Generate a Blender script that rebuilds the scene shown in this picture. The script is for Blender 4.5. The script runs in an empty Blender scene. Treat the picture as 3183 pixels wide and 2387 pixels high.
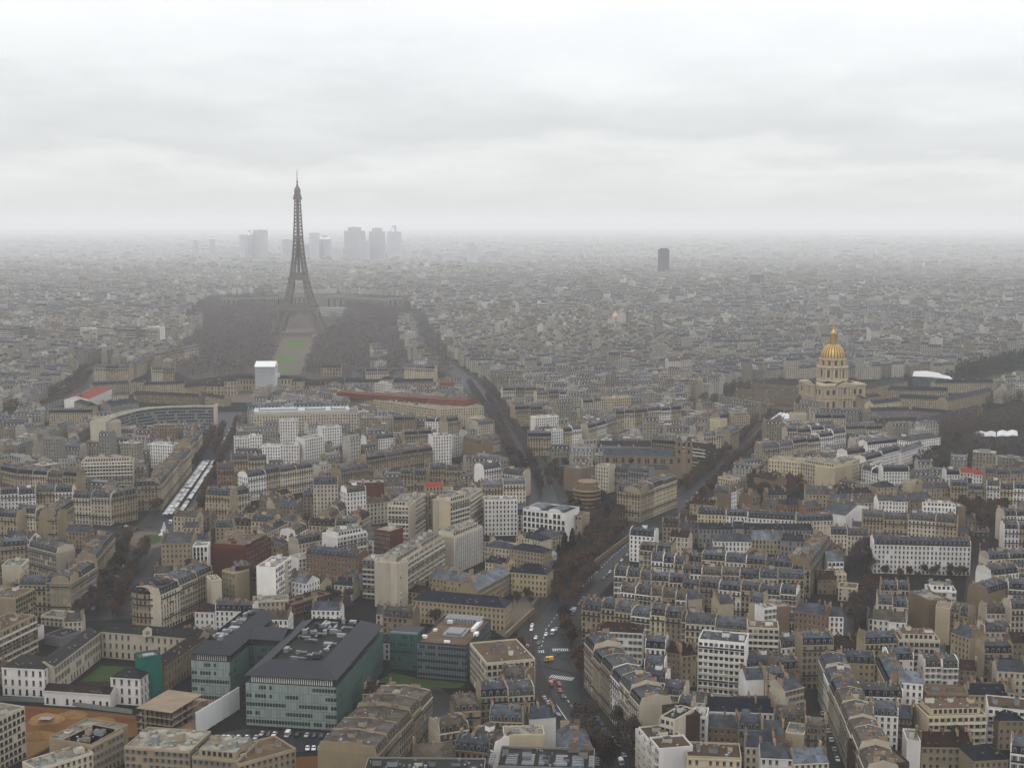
import bpy, bmesh, math, random
from mathutils import Vector, Matrix
R = math.radians
SC = bpy.context.scene
COL = SC.collection
random.seed(7)

# ------------------------------------------------------------------ camera
CAM_H = 226.0
PITCH = R(6.81)
F_PX = 4173.0          # focal length in pixels of the 3183 x 2387 photograph
cam_data = bpy.data.cameras.new('camera')
cam_data.sensor_width = 36.0
cam_data.lens = 36.0 * F_PX / 3183.0
cam_data.clip_start = 1.0
cam_data.clip_end = 150000.0
cam = bpy.data.objects.new('camera', cam_data)
COL.objects.link(cam)
cam.location = (0, 0, CAM_H)
cam.rotation_euler = (math.pi / 2 - PITCH, 0, 0)
SC.camera = cam

# ------------------------------------------------------------------ light
SUN_ELEV, SUN_AZ = R(38), R(205)      # azimuth clockwise from +Y
EXPOSURE = -0.08
SC.view_settings.view_transform = 'Standard'
SC.view_settings.look = 'None'
SC.view_settings.exposure = EXPOSURE
SC.view_settings.gamma = 1.0
SC.cycles.max_bounces = 6
SC.cycles.diffuse_bounces = 1
SC.cycles.glossy_bounces = 2
SC.cycles.transmission_bounces = 2
SC.cycles.volume_bounces = 2
SC.cycles.transparent_max_bounces = 8

world = bpy.data.worlds.new('World')
SC.world = world
world.use_nodes = True
nt = world.node_tree
nt.nodes.clear()

def N(nt, typ, **kw):
    n = nt.nodes.new(typ)
    for k, v in kw.items():
        setattr(n, k, v)
    return n

def mth(nt, op, a, b=None, c=None):
    n = nt.nodes.new('ShaderNodeMath')
    n.operation = op
    for i, v in enumerate((a, b, c)):
        if v is None:
            continue
        if isinstance(v, (int, float)):
            n.inputs[i].default_value = v
        else:
            nt.links.new(v, n.inputs[i])
    return n.outputs[0]

def mixc(nt, fac, a, b, blend='MIX'):
    n = nt.nodes.new('ShaderNodeMix')
    n.data_type = 'RGBA'
    n.blend_type = blend
    for s, v in ((0, fac), (6, a), (7, b)):
        if isinstance(v, (int, float)):
            n.inputs[s].default_value = v
        elif isinstance(v, (tuple, list)):
            n.inputs[s].default_value = (*v[:3], 1)
        else:
            nt.links.new(v, n.inputs[s])
    return n.outputs[2]

def build_world():
    L = nt.links
    out = N(nt, 'ShaderNodeOutputWorld')
    bg = N(nt, 'ShaderNodeBackground')
    bg.inputs['Strength'].default_value = 0.1
    sky = N(nt, 'ShaderNodeTexSky')
    sky.sky_type = 'NISHITA'
    sky.sun_disc = False
    sky.sun_elevation = SUN_ELEV
    sky.sun_rotation = SUN_AZ
    tc = N(nt, 'ShaderNodeTexCoord')
    sep = N(nt, 'ShaderNodeSeparateXYZ')
    L.new(tc.outputs['Generated'], sep.inputs[0])
    z = mth(nt, 'MAXIMUM', sep.outputs[2], 0.0)
    # clouds lie on a flat sheet overhead: direction divided by its height
    zi = mth(nt, 'ADD', z, 0.06)
    cx = mth(nt, 'DIVIDE', sep.outputs[0], zi)
    cy = mth(nt, 'DIVIDE', sep.outputs[1], zi)
    comb = N(nt, 'ShaderNodeCombineXYZ')
    L.new(mth(nt, 'MULTIPLY', cx, 0.55), comb.inputs[0])
    L.new(mth(nt, 'MULTIPLY', cy, 0.42), comb.inputs[1])
    comb.inputs[2].default_value = 3.7
    n1 = N(nt, 'ShaderNodeTexNoise')
    n1.inputs['Scale'].default_value = 1.0
    n1.inputs['Detail'].default_value = 5.0
    n1.inputs['Roughness'].default_value = 0.5
    L.new(comb.outputs[0], n1.inputs['Vector'])
    # banks of stratus: their height wanders with direction
    cb2 = N(nt, 'ShaderNodeCombineXYZ')
    L.new(mth(nt, 'MULTIPLY', sep.outputs[0], 2.6), cb2.inputs[0])
    L.new(mth(nt, 'MULTIPLY', sep.outputs[1], 2.6), cb2.inputs[1])
    L.new(mth(nt, 'MULTIPLY', sep.outputs[2], 9.0), cb2.inputs[2])
    n0 = N(nt, 'ShaderNodeTexNoise')
    n0.inputs['Scale'].default_value = 1.6
    n0.inputs['Detail'].default_value = 6.0
    n0.inputs['Roughness'].default_value = 0.55
    L.new(cb2.outputs[0], n0.inputs['Vector'])
    bend = mth(nt, 'ADD', mth(nt, 'MULTIPLY', mth(nt, 'SUBTRACT', n0.outputs[0], 0.5), 0.15), mth(nt, 'MULTIPLY', mth(nt, 'SUBTRACT', n1.outputs[0], 0.5), 0.03))
    zz = mth(nt, 'ADD', z, mth(nt, 'MULTIPLY', bend, mth(nt, 'MINIMUM', mth(nt, 'MULTIPLY', z, 25.0), 1.0)))
    ramp = N(nt, 'ShaderNodeValToRGB')
    cr = ramp.color_ramp
    stops = SKY_STOPS
    while len(cr.elements) < len(stops):
        cr.elements.new(0.5)
    for e, (p, c) in zip(cr.elements, stops):
        e.position = p
        e.color = (*c, 1)
    L.new(zz, ramp.inputs[0])
    n2 = N(nt, 'ShaderNodeTexNoise')
    n2.inputs['Scale'].default_value = 2.3
    n2.inputs['Detail'].default_value = 6.0
    L.new(comb.outputs[0], n2.inputs['Vector'])
    puff = mth(nt, 'MULTIPLY_ADD', n2.outputs[0], 0.14, 0.93)
    cloud = mixc(nt, 1.0, ramp.outputs[0], puff, 'MULTIPLY')
    cl10 = mixc(nt, 1.0, cloud, (10.5, 10.5, 10.5), 'MULTIPLY')
    col = mixc(nt, 0.93, sky.outputs[0], cl10)
    L.new(col, bg.inputs['Color'])
    L.new(bg.outputs[0], out.inputs['Surface'])

SKY_STOPS = [(0.0, (0.73, 0.74, 0.735)), (0.018, (0.79, 0.80, 0.795)), (0.038, (0.89, 0.90, 0.90)), (0.056, (0.76, 0.775, 0.785)),
             (0.08, (0.82, 0.835, 0.845)), (0.115, (0.97, 0.985, 0.995)), (0.17, (1.08, 1.095, 1.11)), (0.35, (1.5, 1.51, 1.53)), (1.0, (1.75, 1.76, 1.78))]
build_world()

sun_data = bpy.data.lights.new('sun', 'SUN')
sun_data.energy = 0.6
sun_data.angle = R(18)
sun_data.color = (1.0, 0.95, 0.87)
sun = bpy.data.objects.new('sun', sun_data)
COL.objects.link(sun)
_sd = Vector((math.sin(SUN_AZ) * math.cos(SUN_ELEV), math.cos(SUN_AZ) * math.cos(SUN_ELEV), math.sin(SUN_ELEV)))
sun.rotation_euler = _sd.to_track_quat('Z', 'Y').to_euler()
sun.location = (0, -300, 900)

# ------------------------------------------------------------------ placing
def ground(u, v, z=0.0):
    """world point at height z seen at pixel (u, v) of the 3183 x 2387 photograph"""
    x = (u - 1591.5) / F_PX
    y = -(v - 1193.5) / F_PX
    c, s = math.cos(PITCH), math.sin(PITCH)
    dy, dz = c + y * s, -s + y * c
    t = (z - CAM_H) / dz
    return Vector((x * t, dy * t, z))

TILES = {'A': (0, 1600, 1060 / 2212), 'B': (1060, 1600, 1060 / 2212), 'C': (2120, 1600, 1063 / 2212),
         'D': (0, 1000, 1060 / 2212), 'E': (1060, 1000, 1060 / 2212), 'F': (2120, 1000, 1063 / 2212),
         'W': (0, 0, 3183 / 2212), 'N': (0, 0, 1.0)}
def T(tile, x, y, z=0.0):
    ox, oy, k = TILES[tile]
    return ground(ox + x * k, oy + y * k, z)

# ------------------------------------------------------------------ mesh helpers
class MB:
    """collects faces for ONE mesh object, with a material slot and uv per face"""
    def __init__(self):
        self.v, self.f, self.m, self.uv, self.mats, self.col = [], [], [], [], [], []
    def slot(self, mat):
        if mat not in self.mats:
            self.mats.append(mat)
        return self.mats.index(mat)
    def face(self, pts, mat, uv=None):
        i = len(self.v)
        self.v.extend([tuple(p) for p in pts])
        self.f.append(tuple(range(i, i + len(pts))))
        self.m.append(self.slot(mat))
        self.uv.append(uv if uv else [(0.02, 0.02)] * len(pts))
    def box(self, x0, x1, y0, y1, z0, z1, mat, top=None, bottom=False):
        q = self.face
        q([(x0, y0, z0), (x1, y0, z0), (x1, y0, z1), (x0, y0, z1)], mat)
        q([(x1, y1, z0), (x0, y1, z0), (x0, y1, z1), (x1, y1, z1)], mat)
        q([(x0, y1, z0), (x0, y0, z0), (x0, y0, z1), (x0, y1, z1)], mat)
        q([(x1, y0, z0), (x1, y1, z0), (x1, y1, z1), (x1, y0, z1)], mat)
        q([(x0, y0, z1), (x1, y0, z1), (x1, y1, z1), (x0, y1, z1)], top or mat)
        if bottom:
            q([(x0, y1, z0), (x1, y1, z0), (x1, y0, z0), (x0, y0, z0)], mat)
    def beam(self, a, b, w, mat, w2=None):
        a, b = Vector(a), Vector(b)
        d = (b - a)
        if d.length < 1e-6:
            return
        d.normalize()
        up = Vector((0, 0, 1)) if abs(d.z) < 0.9 else Vector((1, 0, 0))
        s = d.cross(up).normalized()
        t = s.cross(d).normalized()
        w2 = w if w2 is None else w2
        A = [a + s * (i * w / 2) + t * (j * w / 2) for i, j in ((-1, -1), (1, -1), (1, 1), (-1, 1))]
        B = [b + s * (i * w2 / 2) + t * (j * w2 / 2) for i, j in ((-1, -1), (1, -1), (1, 1), (-1, 1))]
        for k in range(4):
            self.face([A[k], A[(k + 1) % 4], B[(k + 1) % 4], B[k]], mat)
        self.face(list(reversed(A)), mat)
        self.face(B, mat)
    def lathe(self, prof, mat, n=24, cx=0, cy=0, a0=0.0, cap=True):
        for (r0, z0), (r1, z1) in zip(prof, prof[1:]):
            for k in range(n):
                p, q = a0 + 2 * math.pi * k / n, a0 + 2 * math.pi * (k + 1) / n
                pts = [(cx + r0 * math.cos(p), cy + r0 * math.sin(p), z0), (cx + r0 * math.cos(q), cy + r0 * math.sin(q), z0),
                       (cx + r1 * math.cos(q), cy + r1 * math.sin(q), z1), (cx + r1 * math.cos(p), cy + r1 * math.sin(p), z1)]
                if r0 < 1e-4:
                    pts = pts[1:]
                elif r1 < 1e-4:
                    pts = pts[:3]
                self.face(pts, mat)
    def prism(self, poly, z0, z1, mat, top=None):
        n = len(poly)
        for k in range(n):
            a, b = poly[k], poly[(k + 1) % n]
            L = math.hypot(b[0] - a[0], b[1] - a[1])
            self.face([(a[0], a[1], z0), (b[0], b[1], z0), (b[0], b[1], z1), (a[0], a[1], z1)], mat,
                      [(0, z0 / 3.2), (max(1, round(L / 2.9)), z0 / 3.2), (max(1, round(L / 2.9)), z1 / 3.2), (0, z1 / 3.2)])
        self.face([(p[0], p[1], z1) for p in poly], top or mat)
    def mesh(self, name, smooth=False):
        me = bpy.data.meshes.new(name)
        me.from_pydata(self.v, [], self.f)
        for m in self.mats:
            me.materials.append(m)
        me.polygons.foreach_set('material_index', self.m)
        uvl = me.uv_layers.new(name='uv')
        flat = [c for f in self.uv for p in f for c in p]
        uvl.data.foreach_set('uv', flat)
        if self.col:
            ca = me.color_attributes.new('tint', 'FLOAT_COLOR', 'CORNER')
            fl = []
            for c, f in zip(self.col, self.f):
                fl.extend((*c, 1.0) * len(f))
            ca.data.foreach_set('color', fl)
        if smooth:
            me.polygons.foreach_set('use_smooth', [True] * len(me.polygons))
        me.update()
        return me
    def build(self, name, parent=None, smooth=False):
        o = bpy.data.objects.new(name, self.mesh(name, smooth))
        COL.objects.link(o)
        o.parent = parent
        return o

def put(name, me, parent=None, loc=(0, 0, 0), rz=0.0, scale=None):
    o = bpy.data.objects.new(name, me)
    COL.objects.link(o)
    o.parent = parent
    o.location = loc
    o.rotation_euler = (0, 0, rz)
    if scale:
        o.scale = scale
    return o

def thing(name, label, cat, loc=(0, 0, 0), rz=0.0, group=None):
    o = bpy.data.objects.new(name, None)
    COL.objects.link(o)
    o.empty_display_size = 1.0
    o.location = loc
    o.rotation_euler = (0, 0, rz)
    o['label'] = label
    o['category'] = cat
    if group:
        o['group'] = group
    return o

def tag(o, label, cat, group=None):
    o['label'] = label
    o['category'] = cat
    if group:
        o['group'] = group
    return o

def inside(p, poly):
    x, y = p[0], p[1]
    c = False
    n = len(poly)
    j = n - 1
    for i in range(n):
        xi, yi, xj, yj = poly[i][0], poly[i][1], poly[j][0], poly[j][1]
        if (yi > y) != (yj > y) and x < (xj - xi) * (y - yi) / (yj - yi) + xi:
            c = not c
        j = i
    return c

def seg_dist(p, a, b):
    ax, ay, bx, by = a[0], a[1], b[0], b[1]
    dx, dy = bx - ax, by - ay
    l2 = dx * dx + dy * dy or 1e-9
    t = max(0.0, min(1.0, ((p[0] - ax) * dx + (p[1] - ay) * dy) / l2))
    return math.hypot(p[0] - ax - t * dx, p[1] - ay - t * dy)

# ------------------------------------------------------------------ materials
def new_mat(name, rough=0.85, metal=0.0, spec=0.06):
    m = bpy.data.materials.new(name)
    m.use_nodes = True
    b = m.node_tree.nodes['Principled BSDF']
    b.inputs['Roughness'].default_value = rough
    b.inputs['Metallic'].default_value = metal
    b.inputs['Specular IOR Level'].default_value = spec
    return m, m.node_tree, b

def noise(nt, scale, detail=3.0, coord='Object', stretch=None):
    tc = N(nt, 'ShaderNodeTexCoord')
    v = tc.outputs[coord]
    if stretch:
        mp = N(nt, 'ShaderNodeMapping')
        mp.inputs['Scale'].default_value = stretch
        nt.links.new(v, mp.inputs[0])
        v = mp.outputs[0]
    n = N(nt, 'ShaderNodeTexNoise')
    n.inputs['Scale'].default_value = scale
    n.inputs['Detail'].default_value = detail
    nt.links.new(v, n.inputs['Vector'])
    return n.outputs[0]

def plain(name, col, rough=0.85, var=0.25, scale=0.25, metal=0.0, obj_var=0.3, spec=0.06, stretch=None, tint=None):
    """one colour, mottled, each object a little lighter or darker than the next"""
    m, nt, b = new_mat(name, rough, metal, spec)
    n = noise(nt, scale, 5.0, 'Object', stretch)
    f = mth(nt, 'MULTIPLY_ADD', n, 2 * var, 1 - var)
    if obj_var:
        oi = N(nt, 'ShaderNodeObjectInfo')
        f = mth(nt, 'MULTIPLY', f, mth(nt, 'MULTIPLY_ADD', oi.outputs['Random'], 2 * obj_var, 1 - obj_var))
    c = mixc(nt, 1.0, col, f, 'MULTIPLY')
    if tint:
        n2 = noise(nt, scale * 0.35, 2.0)
        c = mixc(nt, mth(nt, 'MULTIPLY_ADD', n2, 1.6, -0.4), c, mixc(nt, 1.0, tint, f, 'MULTIPLY'))
    nt.links.new(c, b.inputs['Base Color'])
    return m

def toned(name, tones, rough=0.6, var=0.3, scale=0.4, spec=0.05, grain=None):
    """each object takes its own tone out of a list, mottled and streaked"""
    m, nt, b = new_mat(name, rough, 0, spec)
    oi = N(nt, 'ShaderNodeObjectInfo')
    ramp = N(nt, 'ShaderNodeValToRGB')
    cr = ramp.color_ramp
    while len(cr.elements) < len(tones):
        cr.elements.new(0.5)
    for i, (e, c) in enumerate(zip(cr.elements, tones)):
        e.position = (i + .0) / max(1, len(tones) - 1)
        e.color = (*c, 1)
    nt.links.new(oi.outputs['Random'], ramp.inputs[0])
    n = noise(nt, scale, 5.0)
    n2 = noise(nt, scale * 4, 3.0, 'Object', (1, 1, .2))
    f = mth(nt, 'ADD', mth(nt, 'MULTIPLY_ADD', n, 2 * var, 1 - var), mth(nt, 'MULTIPLY_ADD', n2, 2 * var, -var))
    vo = N(nt, 'ShaderNodeTexVoronoi')
    vo.inputs['Scale'].default_value = 0.3
    tc = N(nt, 'ShaderNodeTexCoord')
    nt.links.new(tc.outputs['Object'], vo.inputs['Vector'])
    sv = N(nt, 'ShaderNodeSeparateColor')
    nt.links.new(vo.outputs['Color'], sv.inputs[0])
    f = mth(nt, 'MULTIPLY', f, mth(nt, 'MULTIPLY_ADD', sv.outputs[0], 0.9, 0.6))
    nt.links.new(mixc(nt, 1.0, ramp.outputs[0], f, 'MULTIPLY'), b.inputs['Base Color'])
    return m

def grid_windows(nt, b, wall, ww=0.42, h0=0.18, h1=0.85, pane=(0.02, 0.023, 0.028), frame=True, shop=True):
    """window openings on the unit grid of the uv map: one cell = one bay by one storey"""
    uv = N(nt, 'ShaderNodeUVMap')
    sp = N(nt, 'ShaderNodeSeparateXYZ')
    nt.links.new(uv.outputs[0], sp.inputs[0])
    u, v = sp.outputs[0], sp.outputs[1]
    fu, fv = mth(nt, 'FRACT', u), mth(nt, 'FRACT', v)
    du = mth(nt, 'ABSOLUTE', mth(nt, 'SUBTRACT', fu, 0.5))
    inu = mth(nt, 'LESS_THAN', du, ww / 2)
    inv = mth(nt, 'MULTIPLY', mth(nt, 'GREATER_THAN', fv, h0), mth(nt, 'LESS_THAN', fv, h1))
    hole = mth(nt, 'MULTIPLY', inu, inv)
    cell = N(nt, 'ShaderNodeCombineXYZ')
    nt.links.new(mth(nt, 'FLOOR', u), cell.inputs[0])
    nt.links.new(mth(nt, 'FLOOR', v), cell.inputs[1])
    oi = N(nt, 'ShaderNodeObjectInfo')
    nt.links.new(mth(nt, 'MULTIPLY', oi.outputs['Random'], 91.0), cell.inputs[2])
    wn = N(nt, 'ShaderNodeTexWhiteNoise')
    nt.links.new(cell.outputs[0], wn.inputs['Vector'])
    pc = mixc(nt, mth(nt, 'GREATER_THAN', wn.outputs[0], 0.82), pane, (0.16, 0.15, 0.13))
    col = mixc(nt, hole, wall, pc)
    nt.links.new(col, b.inputs['Base Color'])
    nt.links.new(mth(nt, 'MULTIPLY_ADD', hole, -0.5, 0.85), b.inputs['Roughness'])
    return col

def wall_mat(name, col, windows=None, var=0.16, obj_var=0.18):
    m, nt, b = new_mat(name, 0.9, 0, 0.05)
    n = noise(nt, 0.12, 5.0)
    st = noise(nt, 1.0, 4.0, 'Object', (0.3, 0.3, 0.03))       # rain streaks
    f = mth(nt, 'ADD', mth(nt, 'MULTIPLY_ADD', n, 2 * var, 1 - var), mth(nt, 'MULTIPLY_ADD', st, 0.36, -0.2))
    oi = N(nt, 'ShaderNodeObjectInfo')
    f = mth(nt, 'MULTIPLY', f, mth(nt, 'MULTIPLY_ADD', oi.outputs['Random'], 2 * obj_var, 1 - obj_var))
    c = mixc(nt, 1.0, col, f, 'MULTIPLY')
    nt.links.new(c, b.inputs['Base Color'])
    if windows is not None:
        grid_windows(nt, b, c, **windows)
    return m

WALLS = {'cream': (0.251, 0.202, 0.133), 'stone': (0.21, 0.167, 0.106), 'pale': (0.381, 0.335, 0.262), 'white': (0.544, 0.523, 0.498), 'tan': (0.163, 0.12, 0.076), 'brick': (0.082, 0.024, 0.017), 'orange': (0.188, 0.103, 0.053), 'yellow': (0.26, 0.208, 0.124), 'grey': (0.156, 0.151, 0.145), 'brown': (0.043, 0.026, 0.019), 'blond': (0.367, 0.312, 0.211)}
M = {}
for k, c in WALLS.items():
    M['w_' + k] = wall_mat('wall_' + k, c)
    M['p_' + k] = wall_mat('facade_' + k, c, {})
    M['q_' + k] = wall_mat('facade_modern_' + k, c, dict(ww=0.66, h0=0.3, h1=0.8))
    M['blind_' + k] = wall_mat('party_wall_' + k, tuple(0.86 * x for x in c) if k != 'white' else c, var=0.22)
M['slate'] = toned('slate_roof', [(0.0034, 0.0048, 0.0086), (0.0062, 0.0082, 0.0138), (0.0046, 0.0059, 0.0086), (0.0080, 0.0106, 0.0173), (0.0040, 0.0055, 0.0098)])
M['zinc'] = toned('zinc_roof', [(0.0248, 0.0286, 0.0385), (0.0370, 0.0428, 0.0535), (0.0305, 0.0286, 0.0282), (0.0468, 0.0546, 0.0657), (0.0197, 0.0233, 0.0305), (0.0327, 0.0374, 0.0455), (0.0395, 0.0374, 0.0351)])
M['zincpale'] = toned('pale_zinc_roof', [(0.0634, 0.0734, 0.0850), (0.0823, 0.0933, 0.1090), (0.0575, 0.0648, 0.0721)])
M['taupe'] = toned('taupe_roof', [(0.0485, 0.0377, 0.0261), (0.0397, 0.0326, 0.0242), (0.0556, 0.0452, 0.0350), (0.0418, 0.0377, 0.0350)])
M['tile'] = toned('red_tile_roof', [(0.0145, 0.0051, 0.0037), (0.0110, 0.0054, 0.0043), (0.0171, 0.0073, 0.0051)])
M['redroof'] = plain('bright_red_roof', (0.1650, 0.0250, 0.0150), 0.7, 0.2, 0.3)
M['gravel'] = toned('flat_roof_gravel', [(0.1020, 0.0960, 0.0812), (0.1500, 0.1380, 0.1102), (0.0780, 0.0792, 0.0789), (0.1800, 0.1680, 0.1392), (0.1140, 0.0936, 0.0696)], 0.95)
M['brownroof'] = plain('brown_flat_roof', (0.0562, 0.0338, 0.0210), 0.95, 0.35, 0.35, tint=(0.095, 0.070, 0.045), spec=0.1)
M['darkroof'] = plain('dark_flat_roof', (0.0158, 0.0149, 0.0144), 0.7, 0.3, 0.3)
M['chimney'] = plain('chimney_render', (0.1800, 0.1395, 0.0990), 0.9, 0.3, 0.5, obj_var=0.5, spec=0.05)
M['pot'] = plain('terracotta_pot', (0.13, 0.058, 0.036), 0.8, 0.3, 1.0, obj_var=0.4)
M['frame'] = plain('white_frame', (0.1540, 0.1435, 0.1260), 0.6, 0.1, 1.0, obj_var=0.15)
M['dframe'] = plain('dark_frame', (0.03, 0.032, 0.035), 0.5, 0.1, 1.0)
M['pane'] = plain('window_pane', (0.014, 0.017, 0.022), 0.12, 0.4, 0.6, obj_var=0.6, spec=0.6)
M['iron'] = plain('black_iron', (0.022, 0.022, 0.025), 0.5, 0.2, 1.0)
M['slab'] = plain('balcony_slab', (0.4000, 0.3760, 0.3200), 0.8, 0.15, 0.4)
M['glassgreen'] = None
M['asphalt'] = plain('wet_asphalt', (0.0154, 0.0161, 0.0182), 0.5, 0.35, 0.08, obj_var=0, spec=0.06)
M['paint'] = plain('road_paint', (0.4340, 0.4340, 0.4200), 0.6, 0.25, 0.6, obj_var=0)
M['pavement'] = plain('pavement_stone', (0.0238, 0.0203, 0.0182), 0.7, 0.25, 0.2, obj_var=0)
M['soil'] = plain('dark_soil', (0.0112, 0.0091, 0.0077), 0.95, 0.4, 0.08, obj_var=0)
M['lawn'] = plain('lawn_grass', (0.0285, 0.0465, 0.0128), 0.95, 0.3, 0.1, obj_var=0)
M['gravelpath'] = plain('gravel_path', (0.0900, 0.0735, 0.0585), 0.95, 0.2, 0.1, obj_var=0)
M['sand'] = plain('ochre_sand', (0.1042, 0.0521, 0.0158), 0.95, 0.5, 0.07, obj_var=0, tint=(0.075, 0.026, 0.010))
M['white'] = plain('white_sheet', (0.5760, 0.5760, 0.5760), 0.6, 0.08, 0.2, obj_var=0.14)
M['canvas'] = plain('market_canvas', (0.3900, 0.3900, 0.3900), 0.8, 0.15, 0.6, obj_var=0.35)
M['parksoil'] = plain('park_gravel_soil', (0.052, 0.044, 0.038), 0.95, 0.4, 0.03, obj_var=0)
M['sandpale'] = plain('pale_ochre_heap', (0.18, 0.105, 0.042), 0.95, 0.35, 0.15, obj_var=.25, tint=(0.12, 0.06, 0.025))
M['sandred'] = plain('red_earth', (0.085, 0.030, 0.012), 0.95, 0.4, 0.12, obj_var=0)
M['steel'] = plain('roof_steel', (0.2090, 0.2255, 0.2365), 0.4, 0.3, 0.5, metal=0.4, obj_var=0.3)
M['gold'] = None

# ------------------------------------------------------------------ ground and its regions
EXCL = []        # ground polygons where no ordinary house stands
FOOT = []        # footprints of houses already placed: (centre, corners, radius)

def structure(o, kind='structure'):
    o['kind'] = kind
    return o

def gmat():
    m, nt, b = new_mat('city_ground', 0.9, 0, 0.03)
    n = noise(nt, 0.03, 6.0)
    n2 = noise(nt, 0.4, 3.0)
    c = mixc(nt, n, (0.005, 0.005, 0.005), (0.012, 0.011, 0.010))
    c = mixc(nt, mth(nt, 'MULTIPLY', n2, 0.35), c, (0.016, 0.015, 0.013))
    nt.links.new(c, b.inputs['Base Color'])
    return m
M['ground'] = gmat()
g = MB()
g.face([(-42000, 150, 0), (42000, 150, 0), (42000, 80000, 0), (-42000, 80000, 0)], M['ground'])
structure(g.build('ground'))

def sheet(name, pts, mat, z=0.02, kind='structure', excl=True):
    mb = MB()
    mb.face([(p[0], p[1], z) for p in pts], mat)
    o = mb.build(name)
    o['kind'] = kind
    if excl:
        EXCL.append([(p[0], p[1]) for p in pts])
    return o

STREETS = {}
def street(key, name, tile, pts, width, mat='asphalt', z=0.012, walk=5.0):
    """a road with pavements along a line of photograph pixels on the ground"""
    P = [T(tile, x, y) for x, y in pts]
    z = z + .006 * len(STREETS)
    STREETS[key] = (P, width)
    def ribbon(off0, off1, z0, mat, nm, kerb=None):
        mb = MB()
        nn = []
        for i, p in enumerate(P):
            a, b = P[max(0, i - 1)], P[min(len(P) - 1, i + 1)]
            d = (b - a)
            d.z = 0
            d.normalize()
            nn.append(Vector((d.y, -d.x, 0)))
        for i in range(len(P) - 1):
            q = [P[i] + nn[i] * off0, P[i] + nn[i] * off1, P[i + 1] + nn[i + 1] * off1, P[i + 1] + nn[i + 1] * off0]
            mb.face([(c.x, c.y, z0) for c in q], M[mat])
        o = mb.build(nm)
        o['kind'] = 'structure'
        return o
    ribbon(-width / 2, width / 2, z, mat, name)
    if walk:
        for s in (-1, 1):
            ribbon(s * width / 2, s * (width / 2 + walk), z + 0.12, 'pavement', 'pavement')
    for a, b in zip(P, P[1:]):
        EXCL.append(('seg', a, b, width / 2 + walk))

BBOX = {}
def blocked(p, r=0.0):
    pts = [(p[0], p[1])] + ([(p[0] + r, p[1]), (p[0] - r, p[1]), (p[0], p[1] + r), (p[0], p[1] - r)] if p[1] < 1700 and r else [])
    for i, e in enumerate(EXCL):
        if e[0] == 'seg':
            if seg_dist(p, e[1], e[2]) < e[3] + r:
                return True
            continue
        if i not in BBOX:
            xs, ys = [q[0] for q in e], [q[1] for q in e]
            BBOX[i] = (min(xs) - 12, max(xs) + 12, min(ys) - 12, max(ys) + 12)
        b = BBOX[i]
        if b[0] < p[0] < b[1] and b[2] < p[1] < b[3] and any(inside(q, e) for q in pts):
            return True
    return False

street('boulevard', 'road', 'W', [(1352, 1700), (1303, 1640), (1225, 1490), (1203, 1432), (1182, 1358), (1236, 1279), (1319, 1199), (1380, 1145), (1506, 1062), (1573, 1002), (1617, 960), (1668, 915)], 17, walk=9)
street('market', 'road', 'W', [(205, 1340), (240, 1270), (300, 1172), (366, 1125), (460, 1000), (484, 915), (500, 890)], 26, walk=8)
street('place', 'road', 'W', [(120, 1150), (220, 1140), (340, 1150)], 22, walk=4)
street('middle', 'road', 'W', [(1182, 1110), (1166, 1055), (1120, 985), (1070, 908), (1036, 855), (1013, 825)], 24, walk=9)
street('middle_far', 'road', 'W', [(1013, 825), (950, 778), (910, 712), (893, 672)], 26, walk=8)
street('tree_avenue', 'road', 'W', [(866, 815), (846, 745), (833, 690)], 22, walk=10)
street('tree_lane', 'road', 'W', [(770, 815), (795, 730)], 16, walk=6)
street('right_street', 'road', 'C', [(1895, 1010), (1912, 880), (1925, 600), (1940, 290)], 12, walk=3)
street('wedge', 'road', 'C', [(1030, 1720), (985, 1600), (900, 1300), (820, 1050)], 8, walk=2.5)
street('alley', 'road', 'C', [(1050, 790), (1085, 690), (1150, 560)], 8, walk=2)
street('far_left', 'road', 'W', [(-60, 925), (60, 890), (130, 868), (190, 825), (215, 790)], 26, walk=8)
street('glass_street', 'road', 'B', [(640, 1650), (680, 1420), (640, 1200), (560, 1130)], 9, walk=2)
street('crossing_street', 'road', 'B', [(1600, 1010), (1400, 960), (1250, 930)], 14, walk=2)

# champ de mars and its lawns (pixels of the zoom on 600,500)
TILES['G'] = (600, 500, 1060 / 2212)
TILES['I'] = (2400, 1000, 500 / 2212)
park = [T('G', x, y) for x, y in [(-120, 1040), (100, 890), (400, 860), (1000, 860), (1340, 880), (1440, 950), (1330, 1090), (1120, 1330), (1060, 1400), (760, 1420), (690, 1390), (300, 1380), (0, 1420), (-200, 1330), (-60, 1180), (60, 1080)]]
sheet('park_soil', park, M['parksoil'], 0.02)
lawns = [[(534, 1380), (640, 1378), (654, 1344), (548, 1346)], [(526, 1318), (664, 1312), (692, 1256), (556, 1262)], [(592, 1216), (716, 1213), (738, 1160), (630, 1163)]]
PATHPOLY = [T('G', x, y) for x, y in [(470, 1395), (700, 1395), (840, 1085), (590, 1085)]]
sheet('gravel_path', [T('G', x, y) for x, y in [(480, 1390), (690, 1390), (830, 1090), (600, 1090)]], M['gravelpath'], 0.03)
M['parklawn'] = plain('bright_lawn', (0.058, 0.095, 0.028), 0.95, 0.3, 0.05, obj_var=0)
for q in lawns:
    sheet('lawn', [T('G', x, y) for x, y in q], M['parklawn'], 0.045)
sheet('esplanade', [T('W', x, y) for x, y in [(545, 870), (640, 866), (660, 838), (470, 842), (466, 868)]], M['gravelpath'], 0.02)
sheet('lawn', [T('W', x, y) for x, y in [(512, 852), (548, 851), (552, 844), (520, 845)]], M['lawn'], 0.035)
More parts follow.
